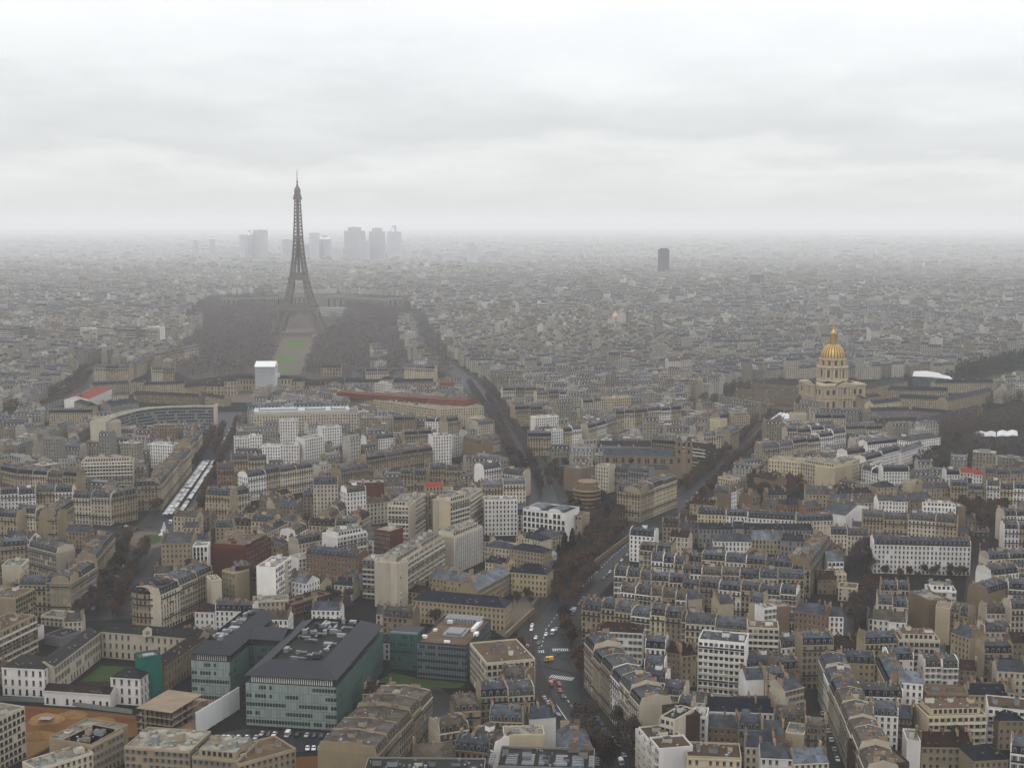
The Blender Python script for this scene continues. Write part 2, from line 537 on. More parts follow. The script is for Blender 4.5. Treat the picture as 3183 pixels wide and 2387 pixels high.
sheet('lawn', [T('W', x, y) for x, y in [(580, 851), (612, 850), (606, 843), (578, 844)]], M['lawn'], 0.035)

# grounds kept clear of ordinary houses
EXCL.append([tuple(T('F', x, y)[:2]) for x, y in [(190, 520), (330, 400), (740, 370), (1150, 375), (1460, 360), (2060, 385), (2060, 470), (1960, 575), (1620, 700), (1340, 715), (1050, 660), (860, 600), (560, 650), (440, 610)]])
EXCL.append([tuple(T('D', x, y)[:2]) for x, y in [(300, 640), (470, 440), (600, 330), (840, 320), (1150, 340), (1440, 320), (2212, 280), (2330, 420), (2100, 500), (1700, 550), (1600, 600), (1390, 560), (1390, 690), (880, 700), (640, 660)]])
EXCL.append([tuple(T('E', x, y)[:2]) for x, y in [(-20, 330), (640, 330), (700, 420), (620, 460), (0, 440)]])
EXCL.append([tuple(T('C', x, y)[:2]) for x, y in [(1230, 320), (1890, 340), (1900, 620), (1280, 580), (1220, 560), (1080, 640), (1060, 330)]])
EXCL.append([tuple(T('A', x, y)[:2]) for x, y in [(850, 1290), (1250, 1120), (1620, 1130), (1640, 1400), (2230, 1410), (2230, 1560), (1240, 1500), (850, 1460)]])
EXCL.append([tuple(T('A', x, y)[:2]) for x, y in [(200, 980), (560, 660), (900, 650), (1300, 690), (1300, 830), (640, 850), (350, 1010)]])
EXCL.append([tuple(T('B', x, y)[:2]) for x, y in [(440, 730), (1080, 740), (1120, 640), (1330, 590), (1240, 660), (1070, 830), (840, 800), (500, 790)]])

# ------------------------------------------------------------------ iron lattice tower
M['ironbrown'] = plain('brown_painted_iron', (0.14, 0.118, 0.112), 0.6, 0.15, 0.05, obj_var=0)
def lattice_tower():
    base = T('G', 694, 1128)
    far = T('G', 640, 1250)
    ang = math.atan2(base.x - far.x, base.y - far.y)
    root = thing('iron_tower', 'tall brown iron lattice tower on four splayed legs rising from the park', 'tower', base, -ang * 0.5)
    mt = M['ironbrown']
    pts = [(0, 58, 20), (28, 44, 16), (57, 33, 13.5), (85, 24.5, 11), (115, 18.2, 9), (150, 12.8, 7.2), (190, 9.4, 7.4), (230, 7.2, 7.2), (276, 5.4, 5.4)]
    def prof(z):
        for (z0, a0, l0), (z1, a1, l1) in zip(pts, pts[1:]):
            if z <= z1:
                t = (z - z0) / (z1 - z0)
                return a0 + (a1 - a0) * t, l0 + (l1 - l0) * t
        return pts[-1][1:]
    def leg(sx, sy, zs):
        mb = MB()
        for z0, z1 in zip(zs, zs[1:]):
            w0, l0 = prof(z0)
            w1, l1 = prof(z1)
            def c(w, l, z):
                return [Vector((sx * (w - i * l), sy * (w - j * l), z)) for i, j in ((0, 0), (1, 0), (1, 1), (0, 1))]
            A, B = c(w0, l0, z0), c(w1, l1, z1)
            for k in range(4):
                mb.beam(A[k], B[k], 1.3 if z0 < 115 else 1.2, mt)
                n = (k + 1) % 4
                mb.beam(A[k], B[n], 0.6, mt)
                mb.beam(A[n], B[k], 0.6, mt)
                mb.beam(B[k], B[n], 0.7, mt)
        return mb
    for sx in (-1, 1):
        for sy in (-1, 1):
            l = leg(sx, sy, [2, 13, 23, 33, 42, 50, 57, 66, 76, 86, 96, 106, 115]).build('leg', root)
            f = MB()
            f.box(sx * 45 - 15, sx * 45 + 15, sy * 45 - 15, sy * 45 + 15, -0.5, 3.5, M['w_stone'])
            f.build('masonry_foot', l)
            leg(sx, sy, [115, 124, 133, 142, 151, 160, 169, 178, 186, 194, 202]).build('upper_leg', root)
    mb = MB()
    zs = [200, 207, 214, 221, 228, 235, 242, 249, 256, 263, 270, 276]
    for z0, z1 in zip(zs, zs[1:]):
        w0, w1 = prof(z0)[0], prof(z1)[0]
        A = [Vector((i * w0, j * w0, z0)) for i, j in ((-1, -1), (1, -1), (1, 1), (-1, 1))]
        B = [Vector((i * w1, j * w1, z1)) for i, j in ((-1, -1), (1, -1), (1, 1), (-1, 1))]
        for k in range(4):
            n = (k + 1) % 4
            mb.beam(A[k], B[k], 1.4, mt)
            for p, q in ((A[k], B[n]), (A[n], B[k]), (B[k], B[n]), ((A[k] + A[n]) / 2, (B[k] + B[n]) / 2)):
                mb.beam(p, q, 0.85, mt)
    mb.build('shaft', root)
    lift = MB()
    lift.box(-2.6, 2.6, -2.6, 2.6, 119, 276, mt)
    lift.build('lift_core', root)
    p1 = MB()
    for a, b, c, d in ((-36, 36, -36, -20), (-36, 36, 20, 36), (-36, -20, -20, 20), (20, 36, -20, 20)):
        p1.box(a, b, c, d, 52, 57, mt, bottom=True)
    for a, b, c, d in ((-31, 31, -31, -21), (-31, 31, 21, 31), (-31, -21, -20, 20), (21, 31, -20, 20)):
        p1.box(a, b, c, d, 57, 63, mt)
    for k in range(-12, 13):
        for s in (-36, 36):
            p1.beam((k * 3, s, 57), (k * 3, s, 60), 0.6, mt)
            p1.beam((s, k * 3, 57), (s, k * 3, 60), 0.6, mt)
    p1.build('first_platform', root)
    p2 = MB()
    p2.box(-20.5, 20.5, -20.5, 20.5, 112, 117, mt, bottom=True)
    p2.box(-17.5, 17.5, -17.5, 17.5, 117, 121, mt)
    p2.box(-12, 12, -12, 12, 121, 127, mt)
    p2.build('second_platform', root)
    mid = MB()
    mid.box(-9.6, 9.6, -9.6, 9.6, 194, 197, mt, bottom=True)
    mid.build('intermediate_platform', root)
    for k in range(4):
        ar = MB()
        n = 16
        prev = None
        for i in range(n + 1):
            t = math.pi * (0.04 + 0.92 * i / n)
            for r, zr in ((37, 39), (41, 44)):
                pass
            a = Vector((-36.5 * math.cos(t), -39 + 0, 8 + 36 * math.sin(t)))
            b = Vector((-40.5 * math.cos(t), -39 + 0, 8 + 41 * math.sin(t)))
            if prev:
                ar.beam(prev[0], a, 1.4, mt)
                ar.beam(prev[1], b, 1.2, mt)
                ar.beam(prev[0], b, 0.7, mt)
                ar.beam(prev[1], a, 0.7, mt)
            prev = (a, b)
        o = ar.build('arch', root)
        o.rotation_euler.z = k * math.pi / 2
    cb = MB()
    gm = M['ironbrown']
    cb.box(-8.2, 8.2, -8.2, 8.2, 274, 279, gm, bottom=True)
    cb.box(-7, 7, -7, 7, 279, 284, gm)
    cb.box(-5.6, 5.6, -5.6, 5.6, 284, 289, gm)
    cb.lathe([(6.4, 289), (6.6, 292), (5.6, 296), (3.6, 299), (2.2, 301), (1.8, 305), (0.9, 306)], gm, 12)
    cb.build('top_cabin', root)
    an = MB()
    an.lathe([(1.5, 303), (1.1, 312), (0.7, 318), (0.5, 333), (0.0, 335)], gm, 8)
    an.box(-1.6, 1.6, -1.6, 1.6, 308, 311, gm)
    an.build('antenna', root)
lattice_tower()

# ------------------------------------------------------------------ gilded dome church
def gold_mat():
    m, nt, b = new_mat('gold_leaf', 0.38, 0.75, 0.5)
    n = noise(nt, 0.25, 4.0)
    c = mixc(nt, n, (0.29, 0.175, 0.048), (0.55, 0.36, 0.12))
    nt.links.new(c, b.inputs['Base Color'])
    return m
M['gold'] = gold_mat()
M['bronze'] = plain('dull_gilt', (0.17, 0.105, 0.04), 0.55, 0.3, 0.3, metal=0.3, obj_var=0)
M['church'] = wall_mat('church_stone', (0.37, 0.30, 0.20), var=0.2, obj_var=0)
def dome_church():
    c = T('I', 815, 1175)
    root = thing('domed_church', 'square stone church with ribbed golden dome and gold lantern spire', 'church', c, R(17))
    st, H = M['church'], 31.0
    w = MB()
    def tier(z0, z1, s):
        w.box(-s, s, -s, s, z0, z1, st)
    tier(0, 15.5, 29)
    tier(15.5, 16.6, 30)
    tier(16.6, 29.6, 28.5)
    tier(29.6, 31.0, 30)
    tier(31.0, 32.2, 28.8)
    w.build('wall', root)
    # fronts: columns and deep windows on the two faces the camera sees, and on the others
    for k in range(4):
        a = k * math.pi / 2
        fr = MB()
        for z0, z1 in ((1.5, 14.8), (17.5, 28.8)):
            for x in (-26.5, -18, -10.5, -7, -3.2, 3.2, 7, 10.5, 18, 26.5):
                yy = -31.2 if abs(x) < 12 else -29.8
                fr.lathe([(1.0, z0), (0.85, z1 - 1), (1.3, z1)], st, 8, x, yy)
            fr.box(-12.2, 12.2, -32.4, -28.9, z1, z1 + 1.6, st, bottom=True)
        fr.face([(-12.5, -32.3, 31.2), (12.5, -32.3, 31.2), (0, -32.3, 36)], st)
        fr.face([(-12.5, -32.3, 31.2), (0, -32.3, 36), (0, -27, 36), (-12.5, -27, 31.2)], M['slate'])
        fr.face([(12.5, -32.3, 31.2), (12.5, -27, 31.2), (0, -27, 36), (0, -32.3, 36)], M['slate'])
        o = fr.build('portico', root)
        o.rotation_euler.z = a
        for x in (-22.3, -14.3, 0, 14.3, 22.3):
            for z0, z1 in ((3.5, 11), (19.5, 25.5)):
                wd = MB()
                wd.box(x - 1.5, x + 1.5, -29.35, -28.4, z0, z1, M['pane'], bottom=True)
                wd.box(x - 2.0, x + 2.0, -29.6, -28.5, z0 - 0.7, z0 - 0.1, st)
                o = wd.build('window', root)
                o.rotation_euler.z = a
    ro = MB()
    ro.lathe([(28, 32.3), (19.5, 34.8)], M['slate'], 4, a0=math.pi / 4)
    ro.build('roof', root)
    dr = MB()
    dr.lathe([(19.2, 31), (19.2, 36.5), (18.4, 36.6), (17.2, 36.7), (17.2, 50), (19.4, 50.2), (19.4, 51.8), (16.0, 52), (15.0, 52.2), (15.0, 60.0), (16.3, 60.2), (16.3, 61.4), (14.6, 61.6)], M['church'], 48)
    dr.build('drum', root)
    for k in range(12):
        a = 2 * math.pi * (k + 0.5) / 12
        ca, sa = math.cos(a), math.sin(a)
        wd = MB()
        wd.box(-1.5, 1.5, -17.6, -16.6, 39, 48, M['pane'])
        o = wd.build('drum_window', root)
        o.rotation_euler.z = a
        wd = MB()
        wd.box(-1.2, 1.2, -15.3, -14.5, 53.4, 59, M['pane'])
        o = wd.build('drum_window', root)
        o.rotation_euler.z = a
        cl = MB()
        for dx in (-3.0, -2.2, 2.2, 3.0):
            cl.lathe([(0.75, 36.7), (0.62, 49.4), (0.95, 50)], M['church'], 8, dx, -18.2)
        cl.box(-3.9, -2.6, -16.6, -15.2, 52.2, 60, M['church'])
        cl.box(2.6, 3.9, -16.6, -15.2, 52.2, 60, M['church'])
        o = cl.build('paired_columns', root)
        o.rotation_euler.z = a
    dm = MB()
    prof = []
    for i in range(13):
        t = (math.pi / 2) * i / 12
        prof.append((0.6 + 13.8 * math.cos(t) ** 0.92 if i < 12 else 3.6, 61.5 + 17.6 * math.sin(t)))
    dm.lathe(prof, M['bronze'], 48)
    dome = dm.build('dome', root, smooth=True)
    for k in range(24):
        a = 2 * math.pi * k / 24
        rb = MB()
        for (r0, z0), (r1, z1) in zip(prof, prof[1:]):
            h0, h1 = max(0.18, r0 * 0.075), max(0.18, r1 * 0.075)
            rb.face([(-h0, -r0 - 0.45, z0), (h0, -r0 - 0.45, z0), (h1, -r1 - 0.45, z1 + 0.1), (-h1, -r1 - 0.45, z1 + 0.1)], M['gold'])
            rb.face([(-h0, -r0 + 0.1, z0), (-h0, -r0 - 0.45, z0), (-h1, -r1 - 0.45, z1 + 0.1), (-h1, -r1 + 0.1, z1)], M['gold'])
            rb.face([(h0, -r0 - 0.45, z0), (h0, -r0 + 0.1, z0), (h1, -r1 + 0.1, z1), (h1, -r1 - 0.45, z1 + 0.1)], M['gold'])
        o = rb.build('gilded_rib', dome)
        o.rotation_euler.z = a
    ln = MB()
    ln.lathe([(4.6, 78.6), (4.6, 80.2), (3.4, 80.4), (3.4, 90.5), (4.2, 91), (4.2, 92), (3.0, 92.4), (2.3, 94.5), (1.2, 97)], M['gold'], 16)
    for k in range(8):
        a = 2 * math.pi * k / 8
        ln.lathe([(0.6, 80.3), (0.6, 91)], M['gold'], 6, 4.0 * math.cos(a), 4.0 * math.sin(a))
    ln.build('lantern', root)
    sp = MB()
    sp.lathe([(1.2, 97), (0.7, 102), (0.5, 105), (0.9, 105.6), (0.5, 106.3), (0.25, 109), (0, 110)], M['gold'], 10)
    sp.beam((-1.0, 0, 108.3), (1.0, 0, 108.3), 0.3, M['gold'])
    sp.build('spire', root)
    EXCL.append([tuple((c + Vector((math.cos(R(17) + t) * 46, math.sin(R(17) + t) * 46, 0)))[:2]) for t in (math.pi / 4, 3 * math.pi / 4, 5 * math.pi / 4, 7 * math.pi / 4)])
dome_church()

# ------------------------------------------------------------------ far skyline
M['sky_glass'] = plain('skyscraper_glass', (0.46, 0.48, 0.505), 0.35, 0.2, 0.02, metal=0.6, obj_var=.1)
M['sky_dark'] = plain('dark_tower_cladding', (0.075, 0.07, 0.085), 0.5, 0.2, 0.02)
def skyscraper(u0, u1, vtop, dist, shape, label, mat='sky_glass'):
    a = ground((u0 + u1) / 2 * 3183 / 2212, 560 * 3183 / 2212)
    k = dist / a.y
    x, y = a.x * k, dist
    w = (u1 - u0) / 2900 * dist
    h = CAM_H - dist * (vtop - 483) / 2900
    root = thing('skyscraper', label, 'skyscraper', (x, y, 0), 0.0, 'hazy skyscrapers on the horizon')
    b = MB()
    m = M[mat]
    hw = w / 2
    if shape == 'box':
        b.box(-hw, hw, -hw * 0.7, hw * 0.7, 0, h, m)
    elif shape == 'step':
        b.box(-hw, hw, -hw * 0.7, hw * 0.7, 0, h * 0.9, m)
        b.box(-hw * 0.62, hw * 0.62, -hw * 0.5, hw * 0.5, h * 0.9, h, m)
    elif shape == 'round':
        b.lathe([(hw, 0), (hw, h * 0.86), (hw * 0.8, h * 0.92), (hw * 0.45, h * 0.95), (hw * 0.45, h), (0, h)], m, 20)
    elif shape == 'slant':
        q = [(-hw, -hw * .6), (hw, -hw * .6), (hw, hw * .6), (-hw, hw * .6)]
        zt = [h, h * 0.88, h * 0.88, h]
        for i in range(4):
            j = (i + 1) % 4
            b.face([(*q[i], 0), (*q[j], 0), (*q[j], zt[j]), (*q[i], zt[i])], m)
        b.face([(*q[i], zt[i]) for i in range(4)], m)
    elif shape == 'peak':
        b.box(-hw, hw, -hw * .7, hw * .7, 0, h * 0.84, m)
        b.lathe([(hw * 0.5, h * .84), (hw * 0.35, h * .95), (0.5, h)], m, 6, -hw * .2)
    b.build('tower_block', root)
    cr = MB()
    cr.box(-hw * .3, hw * .3, -hw * .2, hw * .2, h * (0.88 if shape == 'slant' else 1.0) - (h * .16 if shape == 'peak' else 0), h * 1.012, m)
    cr.build('plant_room', root)
skyscraper(519, 531, 507, 7900, 'box', 'thin pale skyscraper at the left end of the hazy skyline cluster')
skyscraper(533, 547, 498, 8000, 'round', 'rounded hazy skyscraper second from left in the skyline cluster')
skyscraper(550, 578, 497, 8050, 'box', 'broad flat-topped hazy skyscraper just left of the iron tower')
skyscraper(612, 634, 517, 7800, 'box', 'low wide skyscraper half hidden behind the iron tower shaft')
skyscraper(670, 690, 503, 8100, 'box', 'flat skyscraper immediately right of the iron tower in the haze')
skyscraper(688, 716, 509, 8200, 'round', 'rounded lower skyscraper beside the one right of the iron tower')
skyscraper(746, 788, 491, 8000, 'step', 'widest stepped skyscraper in the middle of the hazy skyline')
skyscraper(776, 800, 520, 7800, 'box', 'squat skyscraper in front of the widest stepped one')
skyscraper(799, 832, 493, 8050, 'step', 'skyscraper with a small raised crown, right of the widest one')
skyscraper(838, 867, 488, 8000, 'peak', 'skyscraper with a pointed spire at the right of the cluster')
skyscraper(868, 886, 540, 7600, 'box', 'low hazy block right of the pointed skyscraper')
skyscraper(910, 932, 537, 7400, 'step', 'solitary squat tower between the cluster and the slanted tower')
skyscraper(1009, 1031, 524, 7200, 'slant', 'slant-roofed hazy tower standing alone right of the cluster')
skyscraper(1058, 1084, 541, 7000, 'box', 'low grey hazy block right of the slant-roofed tower')
skyscraper(956, 982, 546, 7300, 'box', 'low hazy office block left of the slant-roofed tower')
skyscraper(455, 465, 517, 7800, 'box', 'slim lone tower far left of the skyline cluster')
skyscraper(420, 428, 519, 7900, 'box', 'faintest slim tower at the far left of the skyline')
skyscraper(640, 668, 527, 8200, 'box', 'hazy block showing through the iron tower lattice')
skyscraper(716, 742, 532, 7700, 'step', 'low hazy tower in the gap left of the widest skyscraper')

def dark_tower():
    p = ground(1433 * 1.439, 598 * 1.439)
    root = thing('hotel_tower', 'dark grey slab tower standing alone above the hazy rooftops', 'tower', p, R(8))
    h = CAM_H - p.y * (538 - 483) / 2900
    w = 22 / 2900 * p.y / 2
    b = MB()
    b.prism([(-w, -w * .55), (w, -w * .55), (w * 1.15, 0), (w, w * .55), (-w, w * .55), (-w * 1.15, 0)], 0, h, M['sky_dark'])
    for k in range(1, 30):
        b.box(-w - .3, w + .3, -w * .55 - .3, w * .55 + .3, h * k / 30, h * k / 30 + 0.7, M['w_grey'])
    b.build('tower_block', root)
    c = MB()
    c.box(-w * .7, w * .7, -w * .3, w * .3, h, h + 5, M['sky_dark'])
    c.build('plant_room', root)
dark_tower()

def arch_monument():
    p = ground(1634 * 1.439, 624 * 1.439)
    root = thing('triumphal_arch', 'stone triumphal arch rising out of the distant hazy roofs', 'monument', p, R(20))
    b = MB()
    st = M['w_grey']
    for s in (-1, 1):
        b.box(s * 15.5 - 7.5, s * 15.5 + 7.5, -11, 11, 0, 31, st)
    b.box(-23, 23, -11, 11, 31, 38, st, bottom=True)
    for i in range(8):
        t0, t1 = math.pi * i / 8, math.pi * (i + 1) / 8
        q = [(-8 * math.cos(t0), 21 + 10 * math.sin(t0)), (-8 * math.cos(t1), 21 + 10 * math.sin(t1))]
        for y in (-11, 11):
            b.face([(q[0][0], y, q[0][1]), (q[1][0], y, q[1][1]), (q[1][0], y, 31), (q[0][0], y, 31)], st)
        b.face([(q[0][0], -11, q[0][1]), (q[0][0], 11, q[0][1]), (q[1][0], 11, q[1][1]), (q[1][0], -11, q[1][1])], st)
    b.build('arch', root)
    c = MB()
    c.box(-24, 24, -12, 12, 38, 40, st)
    c.box(-22.5, 22.5, -10.5, 10.5, 40, 49, st)
    c.build('attic', root)
    EXCL.append([(p.x - 45, p.y - 60), (p.x + 45, p.y - 60), (p.x + 45, p.y + 40), (p.x - 45, p.y + 40)])
arch_monument()

# ------------------------------------------------------------------ palace with two curved wings behind the iron tower
def palace():
    st, dk = M['w_grey'], M['pane']
    def pavilion(x0, x1, y, h, label):
        a, b = T('G', x0, y), T('G', x1, y)
        root = thing('palace_pavilion', label, 'palace', (a + b) / 2)
        w = (b - a).length / 2
        m = MB()
        m.box(-w, w, -16, 16, 0, h, st, M['gravel'])
        m.box(-w - 1, w + 1, -17, 17, h - 3, h - 1.5, st, bottom=True)
        m.build('wall', root)
        n = max(3, int(w / 6))
        for i in range(n):
            o = MB()
            xx = -w + (i + .5) * 2 * w / n
            o.box(xx - 1.6, xx + 1.6, -16.4, -15, 4, h - 6, dk)
            o.build('window', root)
    pavilion(868, 984, 962, 34, 'blond palace pavilion right of the iron tower with tall dark windows')
    pavilion(1268, 1364, 965, 30, 'blond end pavilion of the palace wing beside the wooded slope')
    pavilion(196, 290, 950, 26, 'blond end pavilion of the far left palace wing')
    pavilion(655, 742, 962, 36, 'blond palace pavilion seen through the iron tower legs')
    def wing(pts, h, label):
        P = [T('G', x, y) for x, y in pts]
        c = sum(P, Vector()) / len(P)
        root = thing('palace_wing', label, 'palace', c)
        m, r = MB(), MB()
        for a, b in zip(P, P[1:]):
            a, b = a - c, b - c
            d = (b - a).normalized()
            n = Vector((-d.y, d.x, 0)) * 14
            m.face([(*a[:2], 0), (*b[:2], 0), (*b[:2], 3), (*a[:2], 3)], st)
            m.face([(*(a + n * .3)[:2], 0), (*(b + n * .3)[:2], 0), (*(b + n * .3)[:2], h), (*(a + n * .3)[:2], h)], dk)
            m.face([(*a[:2], h - 5), (*b[:2], h - 5), (*b[:2], h), (*a[:2], h)], st)
            L = (b - a).length
            for i in range(int(L / 5)):
                p = a + d * (i * 5 + 2.5)
                m.box(p.x - 1.3, p.x + 1.3, p.y - 0.6, p.y + 2, 3, h - 5, st)
            r.face([(*a[:2], h), (*b[:2], h), (*(b + n)[:2], h), (*(a + n)[:2], h)], M['zincpale'])
        m.build('colonnade', root)
        r.build('roof', root)
    wing([(984, 945), (1060, 948), (1140, 952), (1210, 958), (1268, 966)], 26, 'long curved palace wing with dark colonnade right of the pavilion')
    wing([(290, 950), (380, 944), (470, 942), (560, 942), (640, 944)], 24, 'long curved palace wing with dark colonnade left of the iron tower')
    t = thing('fountain_terrace', 'pale stepped stone terrace below the right palace pavilion', 'terrace', T('G', 890, 1000))
    m = MB()
    for i in range(4):
        m.box(-48 + i * 6, 40 - i * 2, -70 + i * 24, 60, 0, 4 + i * 4, st)
    m.build('steps', t)
palace()

# ------------------------------------------------------------------ far orthodox domes, gilded
def gilded_domes():
    p = T('E', 1778, 42)
    root = thing('gilded_church', 'small white church with bright gilded domes among distant roofs', 'church', p)
    b = MB()
    b.box(-14, 14, -9, 9, 0, 20, M['w_white'])
    b.build('wall', root)
    for dx, r, z in ((0, 7.5, 20), (-15, 3.2, 18), (15, 3.2, 18), (-9, 3.2, 20), (9, 3.2, 20)):
        d = MB()
        d.lathe([(r, z), (r * 1.12, z + r * .5), (r, z + r), (r * .55, z + r * 1.55), (r * .15, z + r * 2), (0, z + r * 2.5)], M['gold'], 14, dx, -4)
        d.build('dome', root)
gilded_domes()

import zlib

# ------------------------------------------------------------------ houses
NEAR = 900.0                 # nearer than this every window is an object of its own
COUNT = {}

def window_mesh(name, w, h, frame, style):
    b = MB()
    f, p = M[frame], M['pane']
    b.box(-w / 2, w / 2, 0.10, 0.16, 0, h, p)
    t = 0.09
    b.box(-w / 2, -w / 2 + t, 0.02, 0.1, 0, h, f)
    b.box(w / 2 - t, w / 2, 0.02, 0.1, 0, h, f)
    b.box(-w / 2 + t, w / 2 - t, 0.02, 0.1, h - t, h, f)
    b.box(-w / 2 + t, w / 2 - t, 0.02, 0.1, 0, t, f)
    if style != 'single':
        b.box(-0.05, 0.05, 0.02, 0.1, t, h - t, f)
    if style == 'rail':
        b.box(-w / 2 - .05, w / 2 + .05, -0.2, -0.14, 0.0, 0.85, M['iron'])
    if style == 'shutter':
        b.box(-w / 2 - .5, -w / 2 - .02, -0.32, -0.26, 0, h, M['frame'])
        b.box(w / 2 + .02, w / 2 + .5, -0.32, -0.26, 0, h, M['frame'])
    b.box(-w / 2 - .1, w / 2 + .1, -0.36, 0.0, -0.14, 0.0, f)
    return b.mesh(name)
WINDOWS = {'rail': window_mesh('window', 1.0, 1.0, 'frame', 'rail'), 'plain': window_mesh('window', 1.0, 1.0, 'frame', 'double'),
           'shutter': window_mesh('window', 1.0, 1.0, 'frame', 'shutter'), 'dark': window_mesh('window', 1.0, 1.0, 'dframe', 'single')}

def dormer_mesh(mat, round_top=False):
    b = MB()
    fr, pn, rf = M['frame'], M['pane'], M[mat]
    b.box(-.72, .72, 0, 1.9, 0, 1.75, rf)
    b.box(-.72, -.48, -.06, 0, 0, 1.75, fr)
    b.box(.48, .72, -.06, 0, 0, 1.75, fr)
    b.box(-.48, .48, -.06, 0, 1.5, 1.75, fr)
    b.face([(-.48, -.01, 0.05), (.48, -.01, 0.05), (.48, -.01, 1.5), (-.48, -.01, 1.5)], pn)
    b.face([(-.9, -.2, 1.75), (.9, -.2, 1.75), (.9, 2.2, 1.85), (-.9, 2.2, 1.85)], rf)
    b.face([(-.9, -.2, 1.75), (.9, -.2, 1.75), (0, -.2, 2.35)], fr)
    b.face([(-.9, -.2, 1.75), (0, -.2, 2.35), (0, 2.4, 2.35), (-.9, 2.2, 1.8)], rf)
    b.face([(.9, -.2, 1.75), (.9, 2.2, 1.8), (0, 2.4, 2.35), (0, -.2, 2.35)], rf)
    return b.mesh('dormer')
DORMERS = {k: dormer_mesh(k) for k in ('slate', 'zinc', 'zincpale', 'taupe', 'tile')}

def stack_mesh(L, rnd):
    """a party-wall chimney stack with a row of clay pots, running along y"""
    b = MB()
    b.box(-.32, .32, -L / 2, L / 2, 0, 1, M['chimney'])
    return b

def add_stack(b, x, y, L, z0, z1, rnd, axis='y'):
    if axis == 'y':
        b.box(x - .33, x + .33, y - L / 2, y + L / 2, z0, z1, M['chimney'])
        b.box(x - .42, x + .42, y - L / 2 - .1, y + L / 2 + .1, z1, z1 + .18, M['chimney'])
    else:
        b.box(x - L / 2, x + L / 2, y - .33, y + .33, z0, z1, M['chimney'])
        b.box(x - L / 2 - .1, x + L / 2 + .1, y - .42, y + .42, z1, z1 + .18, M['chimney'])
    n = max(2, int(L / .62))
    for i in range(n):
        if rnd.random() < .3:
            continue
        o = -L / 2 + (i + .5) * L / n
        px, py = (x, y + o) if axis == 'y' else (x + o, y)
        hh = rnd.uniform(.35, .8)
        b.box(px - .17, px + .17, py - .17, py + .17, z1 + .18, z1 + .18 + hh, M['pot'])

def foot(c, ux, uy, L, d):
    r = math.hypot(L, d) / 2
    FOOT.append((c.x, c.y, r, ux.x, ux.y, L / 2, d / 2))

def clash(x, y, r, slack=0.0):
    for (cx, cy, rr, ax, ay, hl, hd) in FOOT:
        dx, dy = x - cx, y - cy
        if dx * dx + dy * dy > (rr + r) ** 2:
            continue
        a = abs(dx * ax + dy * ay)
        b = abs(-dx * ay + dy * ax)
        if a < hl + r - slack and b < hd + r - slack:
            return True
    return False

def facade_holes(b, x0, x1, h, nb, ns, mat, ww, wh, sill, y=0.0, shop=True, reveal=0.3, skip=None, z0=0.0, flip=None):
    """a front wall with real openings; returns the openings (x, z, w, h)"""
    out = []
    cw, sh = (x1 - x0) / nb, (h - z0) / ns
    P = flip or (lambda x, yy, z: (x, yy, z))
    for j in range(ns):
        za, zb = z0 + j * sh, z0 + (j + 1) * sh
        for i in range(nb):
            xa, xb = x0 + i * cw, x0 + (i + 1) * cw
            w, hh, s = ww, min(wh, sh - .7), sill
            if j == 0 and shop:
                w, hh, s = min(cw * .72, 2.4), sh * .72, 0.1
            if skip and skip(i, j):
                b.face([P(xa, y, za), P(xb, y, za), P(xb, y, zb), P(xa, y, zb)], mat)
                continue
            xm = (xa + xb) / 2
            l, r, lo, hi = xm - w / 2, xm + w / 2, za + s, za + s + hh
            b.face([P(xa, y, za), P(xb, y, za), P(r, y, lo), P(l, y, lo)], mat)
            b.face([P(r, y, hi), P(xb, y, zb), P(xa, y, zb), P(l, y, hi)], mat)
            b.face([P(xa, y, za), P(l, y, lo), P(l, y, hi), P(xa, y, zb)], mat)
            b.face([P(r, y, lo), P(xb, y, za), P(xb, y, zb), P(r, y, hi)], mat)
            yr = y + reveal
            b.face([P(l, y, lo), P(r, y, lo), P(r, yr, lo), P(l, yr, lo)], mat)
            b.face([P(l, yr, hi), P(r, yr, hi), P(r, y, hi), P(l, y, hi)], mat)
            b.face([P(l, y, hi), P(l, y, lo), P(l, yr, lo), P(l, yr, hi)], mat)
            b.face([P(r, y, lo), P(r, y, hi), P(r, yr, hi), P(r, yr, lo)], mat)
            out.append((xm, lo, w, hh, j))
    return out

def uvq(nb, ns):
    return [(0, 0), (nb, 0), (nb, ns), (0, ns)]

